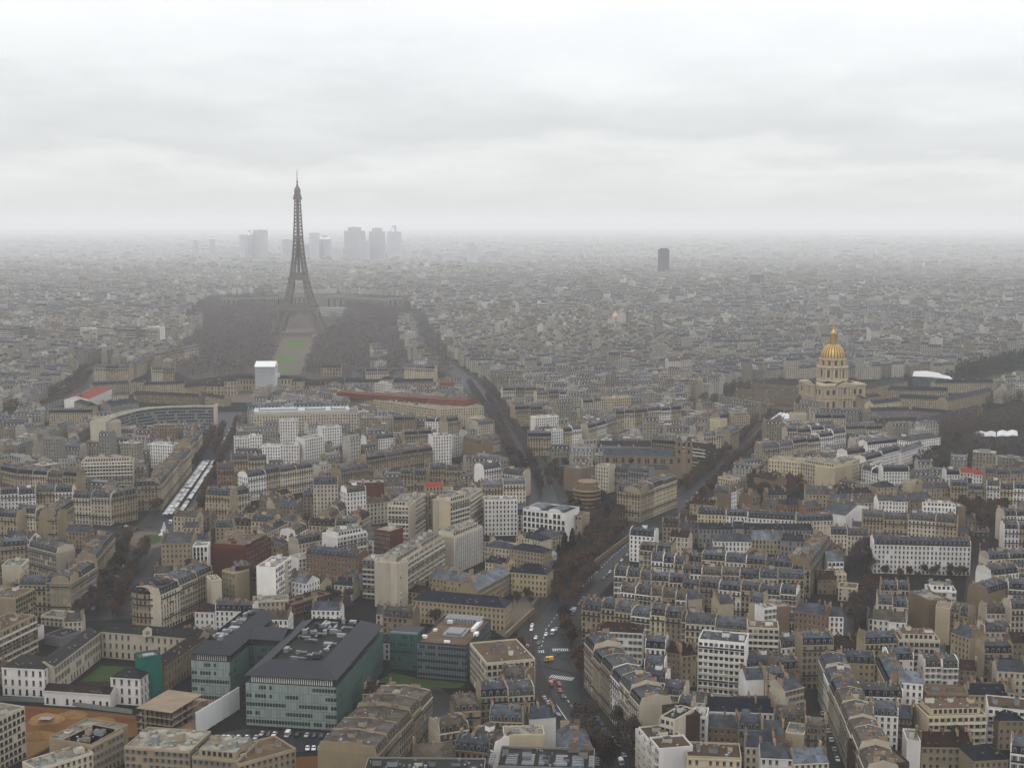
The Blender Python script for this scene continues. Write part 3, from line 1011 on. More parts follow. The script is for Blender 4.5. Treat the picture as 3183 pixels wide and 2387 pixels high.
def house(A, Bp, h, d, wall='cream', roof='man', rmat='slate', label='', cat='building', name='apartment_building', group=None, rnd=None,
          sides='', storey=3.15, bay=2.55, ends='LR', style='H', near=None, plinth=True, win=None, rooftop=True):
    """one building; A, Bp: ground ends of the front the camera sees; the body lies behind it"""
    rnd = rnd or random
    A, Bp = Vector((A[0], A[1], 0)), Vector((Bp[0], Bp[1], 0))
    u = Bp - A
    L = u.length
    u.normalize()
    n = Vector((-u.y, u.x, 0))
    mid = (A + Bp) / 2
    if n.dot(mid) < 0:
        A, Bp = Bp, A
        u = -u
        n = -n
    root = thing(name, label, cat, mid, math.atan2(u.y, u.x), group)
    foot(mid + n * d / 2, u, n, L, d)
    dist = mid.length
    if near is None:
        near = dist < NEAR
    x0, x1 = -L / 2, L / 2
    ns = max(1, round(h / storey))
    nb = max(1, round(L / bay))
    W, BL = M['w_' + wall], M['blind_' + wall]
    PW = M[('q_' if style in ('M',) else 'p_') + wall]
    b = MB()
    opens = []
    if style in ('H', 'P', 'V', 'G') and near:
        ww, wh, sl = {'H': (1.2, 2.15, .4), 'P': (1.15, 1.7, .8), 'V': (1.5, 2.3, .3), 'G': (1.9, 1.75, .75)}[style]
        if win:
            ww, wh, sl = win
        ww = min(ww, L / nb * .8)
        opens = facade_holes(b, x0, x1, h, nb, ns, W, ww, wh, sl, shop=(style == 'H' and plinth), skip=(lambda i, j: rnd.random() < .06))
    elif style == 'X':
        b.face([(x0, 0, 0), (x1, 0, 0), (x1, 0, h), (x0, 0, h)], BL)
    elif style == 'M':
        b.face([(x0, 0.0, 0), (x1, 0.0, 0), (x1, 0.0, h), (x0, 0.0, h)], PW, uvq(nb, ns))
    else:
        b.face([(x0, 0, 0), (x1, 0, 0), (x1, 0, h), (x0, 0, h)], PW, uvq(nb, ns))
    nd = max(1, round(d / bay))
    sopens = []
    for s, xs in (('L', x0), ('R', x1)):
        if s in sides:
            if near and style in ('H', 'P', 'G', 'V'):
                ww, wh, sl = win or {'H': (1.2, 2.15, .4), 'P': (1.15, 1.7, .8), 'V': (1.5, 2.3, .3), 'G': (1.9, 1.75, .75)}[style]
                if s == 'R':
                    fl = lambda x, yy, z, xs=xs: (xs - yy, x, z)
                else:
                    fl = lambda x, yy, z, xs=xs: (xs + yy, d - x, z)
                for o in facade_holes(b, 0, d, h, nd, ns, W, min(ww, d / nd * .8), wh, sl, shop=False, flip=fl):
                    sopens.append((s, *o))
            else:
                q = [(xs, 0, 0), (xs, d, 0), (xs, d, h), (xs, 0, h)] if s == 'R' else [(xs, d, 0), (xs, 0, 0), (xs, 0, h), (xs, d, h)]
                b.face(q, PW, uvq(nd, ns))
        else:
            q = [(xs, 0, 0), (xs, d, 0), (xs, d, h), (xs, 0, h)] if s == 'R' else [(xs, d, 0), (xs, 0, 0), (xs, 0, h), (xs, d, h)]
            b.face(q, BL)
    b.face([(x1, d, 0), (x0, d, 0), (x0, d, h), (x1, d, h)], PW, uvq(nb, ns))
    # mouldings: cornice and string courses belong to the wall
    if style in ('H', 'P'):
        b.box(x0, x1, -.38, -.003, h - .45, h + .05, W, bottom=True)
        b.box(x0, x1, -.16, -.003, h / ns - .15, h / ns + .12, W, bottom=True)
        if ns > 4:
            b.box(x0, x1, -.14, -.003, h * (ns - 1) / ns - .1, h * (ns - 1) / ns + .08, W, bottom=True)
    b.build('wall', root)
    # windows
    kinds = ['rail', 'plain', 'shutter'] if style in ('H',) else (['plain', 'plain', 'shutter'] if style == 'P' else ['dark'])
    wk = rnd.choice(kinds)
    for (xm, lo, w, hh, j) in opens:
        put('window', WINDOWS[wk if j else 'dark'], root, (xm, 0.14, lo), 0, (w, 1, hh))
        COUNT['window'] = COUNT.get('window', 0) + 1
    for (s, xm, lo, w, hh, j) in sopens:
        if s == 'R':
            put('window', WINDOWS[wk], root, (x1 - .14, xm, lo), math.pi / 2, (w, 1, hh))
        else:
            put('window', WINDOWS[wk], root, (x0 + .14, d - xm, lo), -math.pi / 2, (w, 1, hh))
        COUNT['window'] = COUNT.get('window', 0) + 1
    # balconies
    if style == 'H' and ns >= 5:
        for k in ((ns - 1, 2) if dist < 1300 else (ns - 1,)):
            z = h * k / ns
            bb = MB()
            bb.box(x0 + .2, x1 - .2, -.85, -.01, z - .08, z + .1, W, bottom=True)
            bb.box(x0 + .2, x1 - .2, -.85, -.79, z + .1, z + .95, M['iron'])
            bb.build('balcony', root)
    if style == 'M':
        for k in range(1, ns):
            z = h * k / ns
            bb = MB()
            bb.box(x0 + .3, x1 - .3, -1.25, -.01, z - .12, z + .08, M['slab'], bottom=True)
            bb.box(x0 + .3, x1 - .3, -1.25, -1.13, z + .08, z + .95, M['slab'] if (k + int(L)) % 5 else M['iron'])
            bb.build('balcony', root)
        if near:
            fn = MB()
            for i in range(0, nb + 1, 3):
                xx = x0 + i * L / nb
                fn.box(max(x0, xx - .12), min(x1, xx + .12), -1.3, -.012, 0, h, M['w_' + wall])
            fn.build('divider_wall', root)
    if style == 'V':
        fn = MB()
        for i in range(nb + 1):
            xx = x0 + i * L / nb
            fn.box(max(x0, xx - .28), min(x1, xx + .28), -.7, -.004, 0, h, M['w_white'])
        fn.build('pier', root)
    # roof
    R0 = M[rmat]
    rb = MB()
    top = h
    hip = 'hip' in roof
    if roof.startswith('man'):
        hs, ins = rnd.uniform(2.7, 3.5), 1.15
        hr = rnd.uniform(.9, 1.7)
        e = .1
        up = M['zinc'] if rmat in ('slate', 'zinc') else R0
        if rmat == 'zincpale':
            up = M['zincpale']
        xi = ins if hip else 0
        z1, z2 = h + hs, h + hs + hr
        P = [[(x0, e), (x1, e), (x1, d - e), (x0, d - e)], [(x0 + xi, ins), (x1 - xi, ins), (x1 - xi, d - ins), (x0 + xi, d - ins)]]
        for k in range(4):
            q = (k + 1) % 4
            if not hip and k in (1, 3):
                continue
            rb.face([(*P[0][k], h + .06), (*P[0][q], h + .06), (*P[1][q], z1), (*P[1][k], z1)], R0)
        xr = x0 + (d / 2 if hip else 0), x1 - (d / 2 if hip else 0)
        if xr[0] > xr[1]:
            xr = ((x0 + x1) / 2,) * 2
        rb.face([(*P[1][0], z1), (*P[1][1], z1), (xr[1], d / 2, z2), (xr[0], d / 2, z2)], up)
        rb.face([(*P[1][2], z1), (*P[1][3], z1), (xr[0], d / 2, z2), (xr[1], d / 2, z2)], up)
        if hip:
            rb.face([(*P[1][1], z1), (*P[1][2], z1), (xr[1], d / 2, z2)], up)
            rb.face([(*P[1][3], z1), (*P[1][0], z1), (xr[0], d / 2, z2)], up)
        else:
            for xs, pr in ((x0, 1), (x1, -1)):
                w = [(e, h), (ins - .05, z1 + .25), (d / 2, z2 + .3), (d - ins + .05, z1 + .25), (d - e, h)]
                a, c = xs, xs + pr * .32
                f1 = [(a, y, z) for y, z in w]
                f2 = [(c, y, z) for y, z in w]
                rb.face(f1 if pr < 0 else list(reversed(f1)), BL)
                rb.face(list(reversed(f2)) if pr < 0 else f2, BL)
                for (p, q) in zip(range(4), range(1, 5)):
                    rb.face([f1[p], f2[p], f2[q], f1[q]] if pr > 0 else [f2[p], f1[p], f1[q], f2[q]], BL)
        top = z2
        if rooftop and dist < 1500:
            # skylights, vents and leads on the upper slope
            for _ in range(max(2, int(L / 1.9))):
                xx, yy = rnd.uniform(x0 + 1.5, x1 - 1.5) if L > 4 else 0, rnd.uniform(ins + 1, d - ins - 1)
                zz = z1 + (z2 - z1) * (1 - abs(yy - d / 2) / (d / 2 - ins))
                if rnd.random() < .5:
                    rb.box(xx - .5, xx + .5, yy - .4, yy + .4, zz - .2, zz + .22, M['frame'], M['pane'] if rnd.random() < .6 else M['steel'])
                else:
                    rb.box(xx - .2, xx + .2, yy - .2, yy + .2, zz - .2, zz + rnd.uniform(.6, 1.4), M['steel'])
            if L > 9 and d > 9 and rnd.random() < .4:
                xx = rnd.uniform(x0 + 3, x1 - 3)
                rb.box(xx - 1.5, xx + 1.5, d / 2 - 1.2, d / 2 + 1.6, z1, z2 + 1.7, BL, M['zinc'])
    elif roof.startswith('gable') or roof.startswith('hip'):
        rise = min(4.5, d * (.3 if 'steep' not in roof else .5))
        z2 = h + rise
        ov = .35
        xr = (x0 + (d * .45 if hip else 0), x1 - (d * .45 if hip else 0))
        if xr[0] > xr[1]:
            xr = ((x0 + x1) / 2,) * 2
        q = [(x0 - (ov if hip else 0), -ov, h), (x1 + (ov if hip else 0), -ov, h), (x1 + (ov if hip else 0), d + ov, h), (x0 - (ov if hip else 0), d + ov, h)]
        rb.face([q[0], q[1], (xr[1], d / 2, z2), (xr[0], d / 2, z2)], R0)
        rb.face([q[2], q[3], (xr[0], d / 2, z2), (xr[1], d / 2, z2)], R0)
        if hip:
            rb.face([q[1], q[2], (xr[1], d / 2, z2)], R0)
            rb.face([q[3], q[0], (xr[0], d / 2, z2)], R0)
        else:
            rb.face([(x1, 0, h), (x1, d, h), (x1, d / 2, z2 - .03)], BL)
            rb.face([(x0, d, h), (x0, 0, h), (x0, d / 2, z2 - .03)], BL)
        top = z2
        if dist < 1200:
            for _ in range(int(L / 5)):
                xx, tt = rnd.uniform(x0 + 1.5, x1 - 1.5) if L > 4 else 0, rnd.uniform(.25, .75)
                yy, zz = tt * d / 2, h + rise * tt
                rb.box(xx - .45, xx + .45, yy - .5, yy + .5, zz - .3, zz + .25, M['frame'], M['pane'])
    else:
        pr = MB()
        t = .3
        hp = h + rnd.uniform(.5, 1.0)
        rb.box(x0, x1, 0, t, h, hp, W)
        rb.box(x0, x1, d - t, d, h, hp, W)
        rb.box(x0, x0 + t, t, d - t, h, hp, W)
        rb.box(x1 - t, x1, t, d - t, h, hp, W)
        rb.face([(x0 + t, t, h + .1), (x1 - t, t, h + .1), (x1 - t, d - t, h + .1), (x0 + t, d - t, h + .1)], R0)
        top = hp
    if roof.startswith('flat') and 'bare' not in roof:
        if 'pent' in roof and L > 8:
            pb = MB()
            pb.box(x0 + 2, x1 - 2, 2.2, d - 2, h + .1, h + 3.0, W, R0)
            nwin = int((L - 5) / 2.2)
            for i in range(nwin):
                xx = x0 + 3 + (i + .5) * (L - 6) / nwin
                pb.box(xx - .7, xx + .7, 2.12, 2.2, h + .7, h + 2.5, M['pane'])
            pb.build('penthouse', root)
        zz = h + (3.0 if 'pent' in roof and L > 8 else .1)
        k = max(1, int(L / 7))
        for i in range(k):
            pl = MB()
            xx = x0 + (i + rnd.uniform(.3, .7)) * L / k
            yy = rnd.uniform(d * .35, d * .65)
            a, c = rnd.uniform(.8, 2.0), rnd.uniform(.8, 1.7)
            pl.box(max(x0 + 1, xx - a), min(x1 - 1, xx + a), yy - c, yy + c, zz, zz + rnd.uniform(.8, 2.8), rnd.choice([W, BL, M['steel'], M['slab']]), R0)
            pl.build('lift_housing', root)
        for i in range(k * (4 if dist < 1000 else 1)):
            xx, yy = rnd.uniform(x0 + 1, x1 - 1), rnd.uniform(1.2, d - 1.2)
            s = rnd.uniform(.3, 1.0)
            put('roof_vent', VENTS[rnd.random() < .6], root, (xx, yy, zz), 0, (s, s, rnd.uniform(.4, 1.2)))
    rb.build('roof', root)
    # dormers
    if roof.startswith('man'):
        dm = DORMERS.get(rmat, DORMERS['slate'])
        if dist < 1150:
            k = max(1, round(L / (bay * 1.15)))
            for i in range(k):
                xx = x0 + (i + .5) * L / k
                put('dormer', dm, root, (xx, .32, h + .45), 0, (rnd.choice([.9, 1, 1]), 1, 1))
                COUNT['dormer'] = COUNT.get('dormer', 0) + 1
            if hip and d > 9 and near:
                for i in range(int(d / 3.4)):
                    yy = (i + .5) * d / int(d / 3.4)
                    put('dormer', dm, root, (x1 - .32, yy, h + .45), math.pi / 2)
                    put('dormer', dm, root, (x0 + .32, yy, h + .45), -math.pi / 2)
    # chimneys on the party walls
    if (roof.startswith('man') or roof.startswith('gable')) and 'bare' not in roof:
        spots = []
        if not hip:
            spots.append((x1 - .42, d * .3))
            spots.append((x1 - .42, d * .72))
            if 'L' in ends:
                spots.append((x0 + .42, d * .3))
                spots.append((x0 + .42, d * .72))
            if L > 11:
                spots.append((rnd.uniform(-1.5, 1.5), d * .5))
            if L > 18:
                spots.append((x0 + L * .25, d * .55))
                spots.append((x0 + L * .75, d * .45))
        else:
            spots = [(x0 + L * .3, d * .5), (x0 + L * .7, d * .5)]
        for (xx, yy) in spots:
            if rnd.random() < .12:
                continue
            cb = MB()
            add_stack(cb, xx, yy, rnd.uniform(1.8, min(4.2, d * .34)), h + .4, top + rnd.uniform(.3, 1.4), rnd)
            cb.build('chimney', root)
    return root

def vent_mesh(mat):
    b = MB()
    b.box(-.5, .5, -.5, .5, 0, .8, M[mat])
    b.box(-.6, .6, -.6, .6, .8, 1, M[mat], bottom=True)
    return b.mesh('roof_vent')
VENTS = {True: vent_mesh('steel'), False: vent_mesh('frame')}

ORD = ['first', 'second', 'third', 'fourth', 'fifth', 'sixth', 'seventh', 'eighth', 'ninth', 'tenth', 'eleventh', 'twelfth', 'thirteenth', 'fourteenth']
RWORD = {'man': 'mansard', 'gab': 'pitched', 'hip': 'hipped', 'fla': 'flat'}
RCOL = {'slate': 'slate', 'zinc': 'grey zinc', 'zincpale': 'pale zinc', 'taupe': 'taupe', 'tile': 'red-brown', 'redroof': 'bright red', 'gravel': 'grey', 'brownroof': 'brown',
        'darkroof': 'dark', 'white': 'white'}
WCOL = {'pale': 'pale cream', 'orange': 'orange brick', 'brick': 'red brick', 'blond': 'blond stone', 'stone': 'weathered stone'}

def row(tile, x0, y0, x1, y1, h, d, n, wall, roof, rmat, phrase, style='H', sides='', storey=3.15, bay=2.55, name=None, vary=True, seed=None, group=None, win=None, near=None):
    """n neighbouring buildings whose eaves run from pixel (x0, y0) to (x1, y1)"""
    A, B = T(tile, x0, y0, h), T(tile, x1, y1, h)
    A.z = B.z = 0
    u = (B - A)
    nn = Vector((-u.y, u.x, 0))
    if nn.dot(A + B) < 0:
        A, B = B, A
    rnd = random.Random(seed if seed is not None else zlib.crc32(repr((tile, int(x0), int(y0))).encode()) % 99991)
    cuts = [0.0]
    for i in range(n):
        cuts.append(cuts[-1] + rnd.uniform(.8, 1.2))
    cuts = [c / cuts[-1] for c in cuts]
    nm = name or {'H': 'apartment_building', 'P': 'townhouse', 'M': 'balcony_block', 'V': 'office_building', 'G': 'office_building', 'X': 'apartment_building'}[style]
    cat = {'townhouse': 'house', 'office_building': 'office building', 'balcony_block': 'apartment block', 'apartment_building': 'apartment building'}.get(nm, nm.replace('_', ' '))
    out = []
    for i in range(n):
        a, b = A.lerp(B, cuts[i]), A.lerp(B, cuts[i + 1])
        hh = h + (rnd.choice([-1.2, -.6, 0, 0, .5, 1.0]) if vary and n > 1 else 0)
        ww, rr = wall, rmat
        if vary and n > 1:
            if wall == 'cream':
                ww = rnd.choice(['cream', 'pale', 'cream', 'stone', 'pale', 'blond', 'cream', 'white'])
            elif wall == 'pale':
                ww = rnd.choice(['pale', 'pale', 'white', 'cream'])
            if rmat == 'slate':
                rr = rnd.choice(['slate', 'slate', 'slate', 'zinc'])
            elif rmat == 'zinc':
                rr = rnd.choice(['zinc', 'zinc', 'taupe', 'slate'])
        desc = f"{WCOL.get(ww, ww)} {'house' if cat == 'house' else 'building'} with {RCOL.get(rr, rr)} {RWORD[roof[:3]]} roof"
        if n > 1:
            lab = f"{WCOL.get(ww, ww)} building, {RCOL.get(rr, rr)} roof, {ORD[i]} from left in {phrase}"
        else:
            lab = f"{desc}, {phrase}"
        sd = ('L' if 'L' in sides and i == 0 else '') + ('R' if 'R' in sides and i == n - 1 else '')
        rf = roof
        o = house(a, b, hh, d, ww, rf, rr, lab, cat, nm, group or (phrase if n > 1 else None), rnd, sd, storey, bay, 'L' if i == 0 else '', style, near=near, win=win)
        out.append(o)
    return out

# ------------------------------------------------------------------ the streets of houses, traced by their eaves
# tile, x0, y0, x1, y1, eave height, depth, houses, wall, roof, roof material, style, windowed ends, where
ROWS = [
 # --- lower left
 ('A', 0, 210, 180, 195, 18, 14, 1, 'cream', 'man', 'slate', 'H', '', 'at the left edge below the roundabout street'),
 ('A', 185, 205, 365, 250, 18, 14, 1, 'pale', 'man', 'zinc', 'H', '', 'in the yard left of the roundabout avenue'),
 ('A', 630, 275, 745, 135, 19, 13, 3, 'cream', 'man', 'slate', 'H', '', 'left avenue front below roundabout'),
 ('A', 120, 440, 455, 447, 20, 13, 2, 'cream', 'man', 'slate', 'H', '', 'ornate block left of avenue'),
 ('A', 455, 447, 622, 340, 20, 12, 2, 'pale', 'man', 'slate', 'H', '', 'side of ornate avenue block'),
 ('A', 100, 545, 226, 482, 27, 16, 1, 'cream', 'flat', 'brownroof', 'G', '', 'upper slab at the far left edge'),
 ('A', -60, 790, 228, 655, 20, 16, 1, 'cream', 'flat', 'brownroof', 'M', '', 'long ribbon-windowed slab at the left edge'),
 ('A', 1040, 520, 1380, 372, 21, 17, 3, 'cream', 'man', 'slate', 'H', '', 'ornate block behind rounded corner'),
 ('A', 1262, 628, 1390, 632, 11, 12, 1, 'white', 'hip', 'tile', 'P', 'LR', 'small house behind the dark courtyard roof'),
 ('A', 1394, 622, 1640, 628, 12, 12, 1, 'white', 'man', 'slate', 'P', 'LR', 'long house behind the glass complex, left end'),
 ('A', 1372, 430, 1438, 422, 22, 12, 1, 'pale', 'flat', 'gravel', 'X', '', 'windowless slab beside the yellow-cream tower house'),
 ('A', 1440, 365, 1524, 384, 22, 12, 1, 'yellow', 'flat', 'gravel', 'P', '', 'narrow tower house left of brown party wall'),
 ('A', 1528, 345, 1640, 335, 24, 16, 1, 'brown', 'flat', 'taupe', 'X', '', 'tall windowless block beside yellow tower house'),
 ('A', 1640, 392, 1716, 402, 18, 12, 1, 'brown', 'man', 'slate', 'H', '', 'narrow dark house left of white stepped block'),
 ('A', 1684, 330, 1786, 342, 25, 14, 1, 'pale', 'flat', 'gravel', 'X', '', 'blind stepped end of the white block'),
 ('A', 1788, 345, 1888, 278, 26, 12, 1, 'white', 'flat', 'gravel', 'G', '', 'gridded white block above the villa'),
 ('A', 1890, 432, 1986, 448, 13, 13, 1, 'white', 'gable', 'zincpale', 'P', 'R', 'small villa with a big square window'),
 ('A', 1600, 232, 1756, 150, 20, 26, 1, 'brick', 'flatpent', 'brownroof', 'P', '', 'long block right of the roundabout'),
 ('A', 1045, 188, 1238, 184, 20, 26, 1, 'cream', 'gable', 'zinc', 'P', '', 'big roof beside the roundabout lawn'),
 ('A', 1250, 207, 1345, 206, 24, 10, 1, 'white', 'flat', 'gravel', 'V', '', 'slim block with two dark strips'),
 ('A', 1985, 252, 2325, 288, 17, 13, 1, 'orange', 'man', 'zinc', 'P', '', 'long block left of white balcony block'),
 ('A', 1900, 592, 2165, 512, 8, 13, 1, 'brown', 'flat', 'brownroof', 'P', '', 'low block behind the glass complex'),
 ('A', 1640, 568, 1872, 556, 10, 12, 1, 'pale', 'flat', 'gravel', 'P', '', 'low yard block behind the glass complex'),
 ('A', 2020, 618, 2205, 622, 9, 12, 1, 'white', 'gable', 'zinc', 'P', '', 'low shed behind the glass complex'),
 ('A', -40, 1345, 160, 1248, 22, 24, 1, 'pale', 'flat', 'gravel', 'G', '', 'tall slab in the bottom left corner'),
 ('A', 318, 1455, 590, 1502, 14, 24, 1, 'cream', 'flat', 'gravel', 'X', '', 'left block in front of the sand yard'),
 ('A', 592, 1505, 800, 1400, 14, 16, 1, 'cream', 'flat', 'gravel', 'P', '', 'wing running back towards the sand yard'),
 ('A', 240, 1660, 604, 1545, 12, 12, 1, 'pale', 'flat', 'gravel', 'P', '', 'low wing at the bottom left edge'),
 ('A', 806, 1510, 1230, 1540, 15, 22, 1, 'cream', 'flat', 'gravel', 'P', 'R', 'long block with paired windows, bottom left'),
 ('A', 1245, 1575, 1545, 1602, 13, 20, 1, 'cream', 'flatpent', 'gravel', 'P', '', 'plant-cluttered block in front of car park'),
 ('A', 1548, 1628, 1920, 1525, 12, 18, 1, 'cream', 'flat', 'brownroof', 'P', 'R', 'block beside the ochre yard at the bottom'),
 ('A', 225, 745, 285, 718, 7, 12, 1, 'white', 'flat', 'gravel', 'X', '', 'small white shed below the ribbon-windowed slab'),
 ('A', 290, 780, 400, 800, 5, 14, 1, 'grey', 'flat', 'darkroof', 'X', '', 'low dark yard shed right of the white shed'),
 ('A', 415, 695, 530, 690, 9, 12, 1, 'pale', 'gable', 'zinc', 'P', '', 'small house behind the left court wing'),
 ('A', 265, 660, 405, 672, 5, 12, 1, 'pale', 'flat', 'zincpale', 'P', '', 'low shop pavilion below the ornate block'),
 # --- lower middle
 ('B', 236, 1560, 592, 1160, 20, 25, 5, 'cream', 'man', 'taupe', 'H', '', 'long bottom row facing street'),
 ('B', 735, 1278, 905, 1268, 17, 16, 1, 'cream', 'manhip', 'taupe', 'H', 'LR', 'corner house with rounded taupe roof'),
 ('B', 905, 1190, 1255, 1168, 18, 14, 2, 'pale', 'man', 'slate', 'H', '', 'row with long dark dormers'),
 ('B', 960, 1338, 1180, 1345, 18, 14, 1, 'cream', 'man', 'zinc', 'H', '', 'two-dormer house left of white gable'),
 ('B', 1220, 1322, 1394, 1310, 17, 12, 1, 'white', 'gable', 'zinc', 'X', '', 'windowless gable facing the boulevard trees'),
 ('B', 1056, 1436, 1320, 1430, 19, 10, 1, 'blond', 'flat', 'gravel', 'X', '', 'great blank wall at bottom centre'),
 ('B', 838, 1460, 990, 1530, 15, 12, 1, 'white', 'man', 'zinc', 'P', '', 'house with two big skylights'),
 ('B', 480, 1595, 735, 1580, 18, 14, 1, 'tan', 'gable', 'taupe', 'X', '', 'blind house at the bottom, left of centre'),
 ('B', 640, 1420, 830, 1390, 16, 14, 1, 'pale', 'man', 'taupe', 'H', '', 'taupe-roofed house above the blind one'),
 ('B', 735, 1520, 960, 1545, 14, 12, 1, 'tan', 'man', 'zinc', 'H', '', 'low house beside the skylight house'),
 ('B', 1010, 1640, 1640, 1660, 20, 20, 1, 'grey', 'flat', 'darkroof', 'X', '', 'dark steel roof at the bottom edge'),
 ('B', 150, 1660, 930, 1668, 20, 12, 1, 'grey', 'flat', 'darkroof', 'G', '', 'dark parapet block along the bottom edge'),
 ('B', 1395, 1400, 1450, 1560, 19, 12, 1, 'grey', 'gable', 'zinc', 'X', '', 'narrow grey house facing the boulevard trees'),
 ('B', 836, 838, 945, 970, 19, 24, 1, 'pale', 'flat', 'brownroof', 'G', 'LR', 'brown-roofed block beside the crossroads'),
 ('B', 1030, 1060, 1190, 1080, 17, 14, 1, 'tan', 'man', 'taupe', 'H', '', 'taupe house between crossroads and glass block'),
 ('B', 462, 552, 1060, 606, 13, 15, 1, 'yellow', 'hip', 'slate', 'P', 'R', 'long classical house left of the crossroads'),
 ('B', 572, 402, 780, 440, 13, 15, 1, 'yellow', 'gable', 'zincpale', 'P', '', 'rear classical wing with pale roof'),
 ('B', 884, 490, 1100, 374, 13, 14, 1, 'yellow', 'gable', 'zincpale', 'P', '', 'middle classical wing linking two others'),
 ('B', 1106, 372, 1334, 390, 14, 15, 1, 'yellow', 'hip', 'slate', 'P', 'R', 'right classical wing above boulevard trees'),
 ('B', 368, 318, 530, 220, 27, 15, 1, 'pale', 'flatpent', 'gravel', 'M', '', 'near end of the long pale balcony slab'),
 ('B', 530, 220, 665, 140, 27, 15, 1, 'pale', 'flatpent', 'gravel', 'M', '', 'far end of the long pale balcony slab'),
 ('B', 275, 305, 362, 322, 27, 10, 1, 'pale', 'flat', 'gravel', 'X', '', 'blank pale end wall of the balcony slab'),
 ('B', 140, 290, 272, 300, 24, 14, 1, 'grey', 'flat', 'gravel', 'M', '', 'dark planted balcony block left of pale slab'),
 ('B', -30, 150, 166, 112, 25, 16, 1, 'white', 'flatpent', 'gravel', 'M', 'R', 'ribbon-windowed white block, stepped top'),
 ('B', 216, 96, 318, 112, 22, 14, 1, 'brick', 'flat', 'gravel', 'P', '', 'red block between white balcony blocks'),
 ('B', 735, 150, 916, 76, 24, 15, 1, 'pale', 'flatpent', 'gravel', 'V', '', 'pale block with tall dark strips'),
 ('B', 1102, 222, 1310, 252, 12, 12, 1, 'cream', 'hip', 'slate', 'P', 'R', 'garden pavilion below the wooded park'),
 ('B', 930, 205, 1090, 224, 10, 11, 1, 'pale', 'hip', 'zinc', 'P', '', 'low pavilion left of the garden pavilion'),
 ('B', 1190, 150, 1290, 172, 12, 12, 1, 'pale', 'hip', 'slate', 'P', '', 'slate pavilion below white skylight building'),
 ('B', 1300, 160, 1446, 128, 12, 12, 1, 'cream', 'hip', 'zinc', 'P', 'R', 'zinc-roofed pavilion beside the dark conifers'),
 # --- right side of the boulevard
 ('B', 1560, 600, 2005, 655, 20, 14, 4, 'cream', 'man', 'slate', 'H', 'L', 'rounded row above red-tiled house'),
 ('B', 2008, 660, 2330, 690, 20, 13, 3, 'cream', 'man', 'slate', 'H', '', 'dark row right of rounded row'),
 ('B', 1578, 838, 1935, 1235, 22, 15, 6, 'cream', 'man', 'slate', 'H', '', 'tall row along boulevard'),
 ('B', 1650, 752, 1955, 768, 17, 12, 1, 'white', 'hip', 'tile', 'P', '', 'behind the head of the boulevard row'),
 ('B', 1972, 862, 2105, 872, 17, 13, 1, 'white', 'man', 'slate', 'H', '', 'white house with three tall dormers'),
 ('B', 2110, 890, 2240, 905, 16, 13, 1, 'tan', 'gable', 'tile', 'P', '', 'tiled house left of white balcony tower'),
 ('B', 1965, 985, 2098, 995, 16, 12, 1, 'white', 'man', 'zinc', 'P', '', 'behind the middle of the boulevard row'),
 ('B', 1965, 1075, 2105, 1090, 15, 12, 1, 'white', 'man', 'zinc', 'P', '', 'behind the boulevard row, second house down'),
 ('B', 1880, 1160, 2010, 1165, 18, 12, 1, 'pale', 'man', 'slate', 'H', '', 'slate house behind the boulevard row end'),
 ('B', 1930, 1372, 2062, 1535, 21, 14, 2, 'white', 'flat', 'brownroof', 'M', '', 'stepped balcony blocks at boulevard'),
 ('B', 2072, 1312, 2166, 1336, 26, 16, 1, 'pale', 'flat', 'darkroof', 'M', '', 'curved-balcony tower at the boulevard foot'),
 ('B', 2168, 1318, 2330, 1300, 25, 14, 1, 'brown', 'flat', 'darkroof', 'X', '', 'dark red-brown wall beside the curved-balcony tower'),
 ('B', 2090, 1160, 2225, 1175, 16, 13, 1, 'pale', 'man', 'zinc', 'P', '', 'above the curved-balcony tower'),
 ('B', 1770, 405, 2010, 420, 19, 13, 3, 'cream', 'man', 'slate', 'H', 'L', 'second row up boulevard'),
 ('B', 2010, 420, 2260, 432, 19, 13, 2, 'pale', 'man', 'slate', 'H', '', 'second row up, right half'),
 ('B', 1810, 500, 2010, 525, 18, 12, 2, 'white', 'man', 'zinc', 'H', '', 'zinc houses above rounded row'),
 ('B', 2010, 535, 2240, 550, 18, 12, 3, 'pale', 'man', 'taupe', 'H', '', 'taupe houses above dark row'),
 ('B', 1935, 232, 2140, 250, 18, 13, 2, 'pale', 'man', 'slate', 'H', 'L', 'third row up boulevard'),
 ('B', 2010, 310, 2240, 325, 18, 12, 3, 'pale', 'man', 'zinc', 'H', '', 'zinc row under third row'),
 # --- lower right
 ('C', 0, 290, 415, 320, 18, 13, 3, 'cream', 'man', 'slate', 'H', '', 'upper dark mansard terrace'),
 ('C', 415, 320, 830, 350, 18, 13, 3, 'cream', 'man', 'slate', 'H', 'R', 'right end of upper terrace'),
 ('C', 0, 380, 790, 425, 17, 13, 6, 'pale', 'man', 'zinc', 'H', '', 'cluttered middle terrace'),
 ('C', 0, 462, 740, 530, 18, 13, 6, 'cream', 'man', 'slate', 'H', 'R', 'lower dark mansard terrace'),
 ('C', 832, 350, 962, 175, 18, 13, 3, 'tan', 'man', 'zinc', 'H', '', 'lane front beside terraces'),
 ('C', 20, 702, 420, 730, 20, 14, 2, 'cream', 'man', 'slate', 'H', '', 'dark block over white tower'),
 ('C', 40, 545, 130, 538, 18, 12, 1, 'pale', 'gable', 'zinc', 'X', '', 'first blind gable under the lower terrace'),
 ('C', 245, 575, 335, 568, 17, 12, 1, 'blond', 'gable', 'zinc', 'X', '', 'second blind gable under the lower terrace'),
 ('C', 432, 565, 530, 575, 20, 12, 1, 'blond', 'man', 'zinc', 'X', '', 'tall blind gable under the lower terrace'),
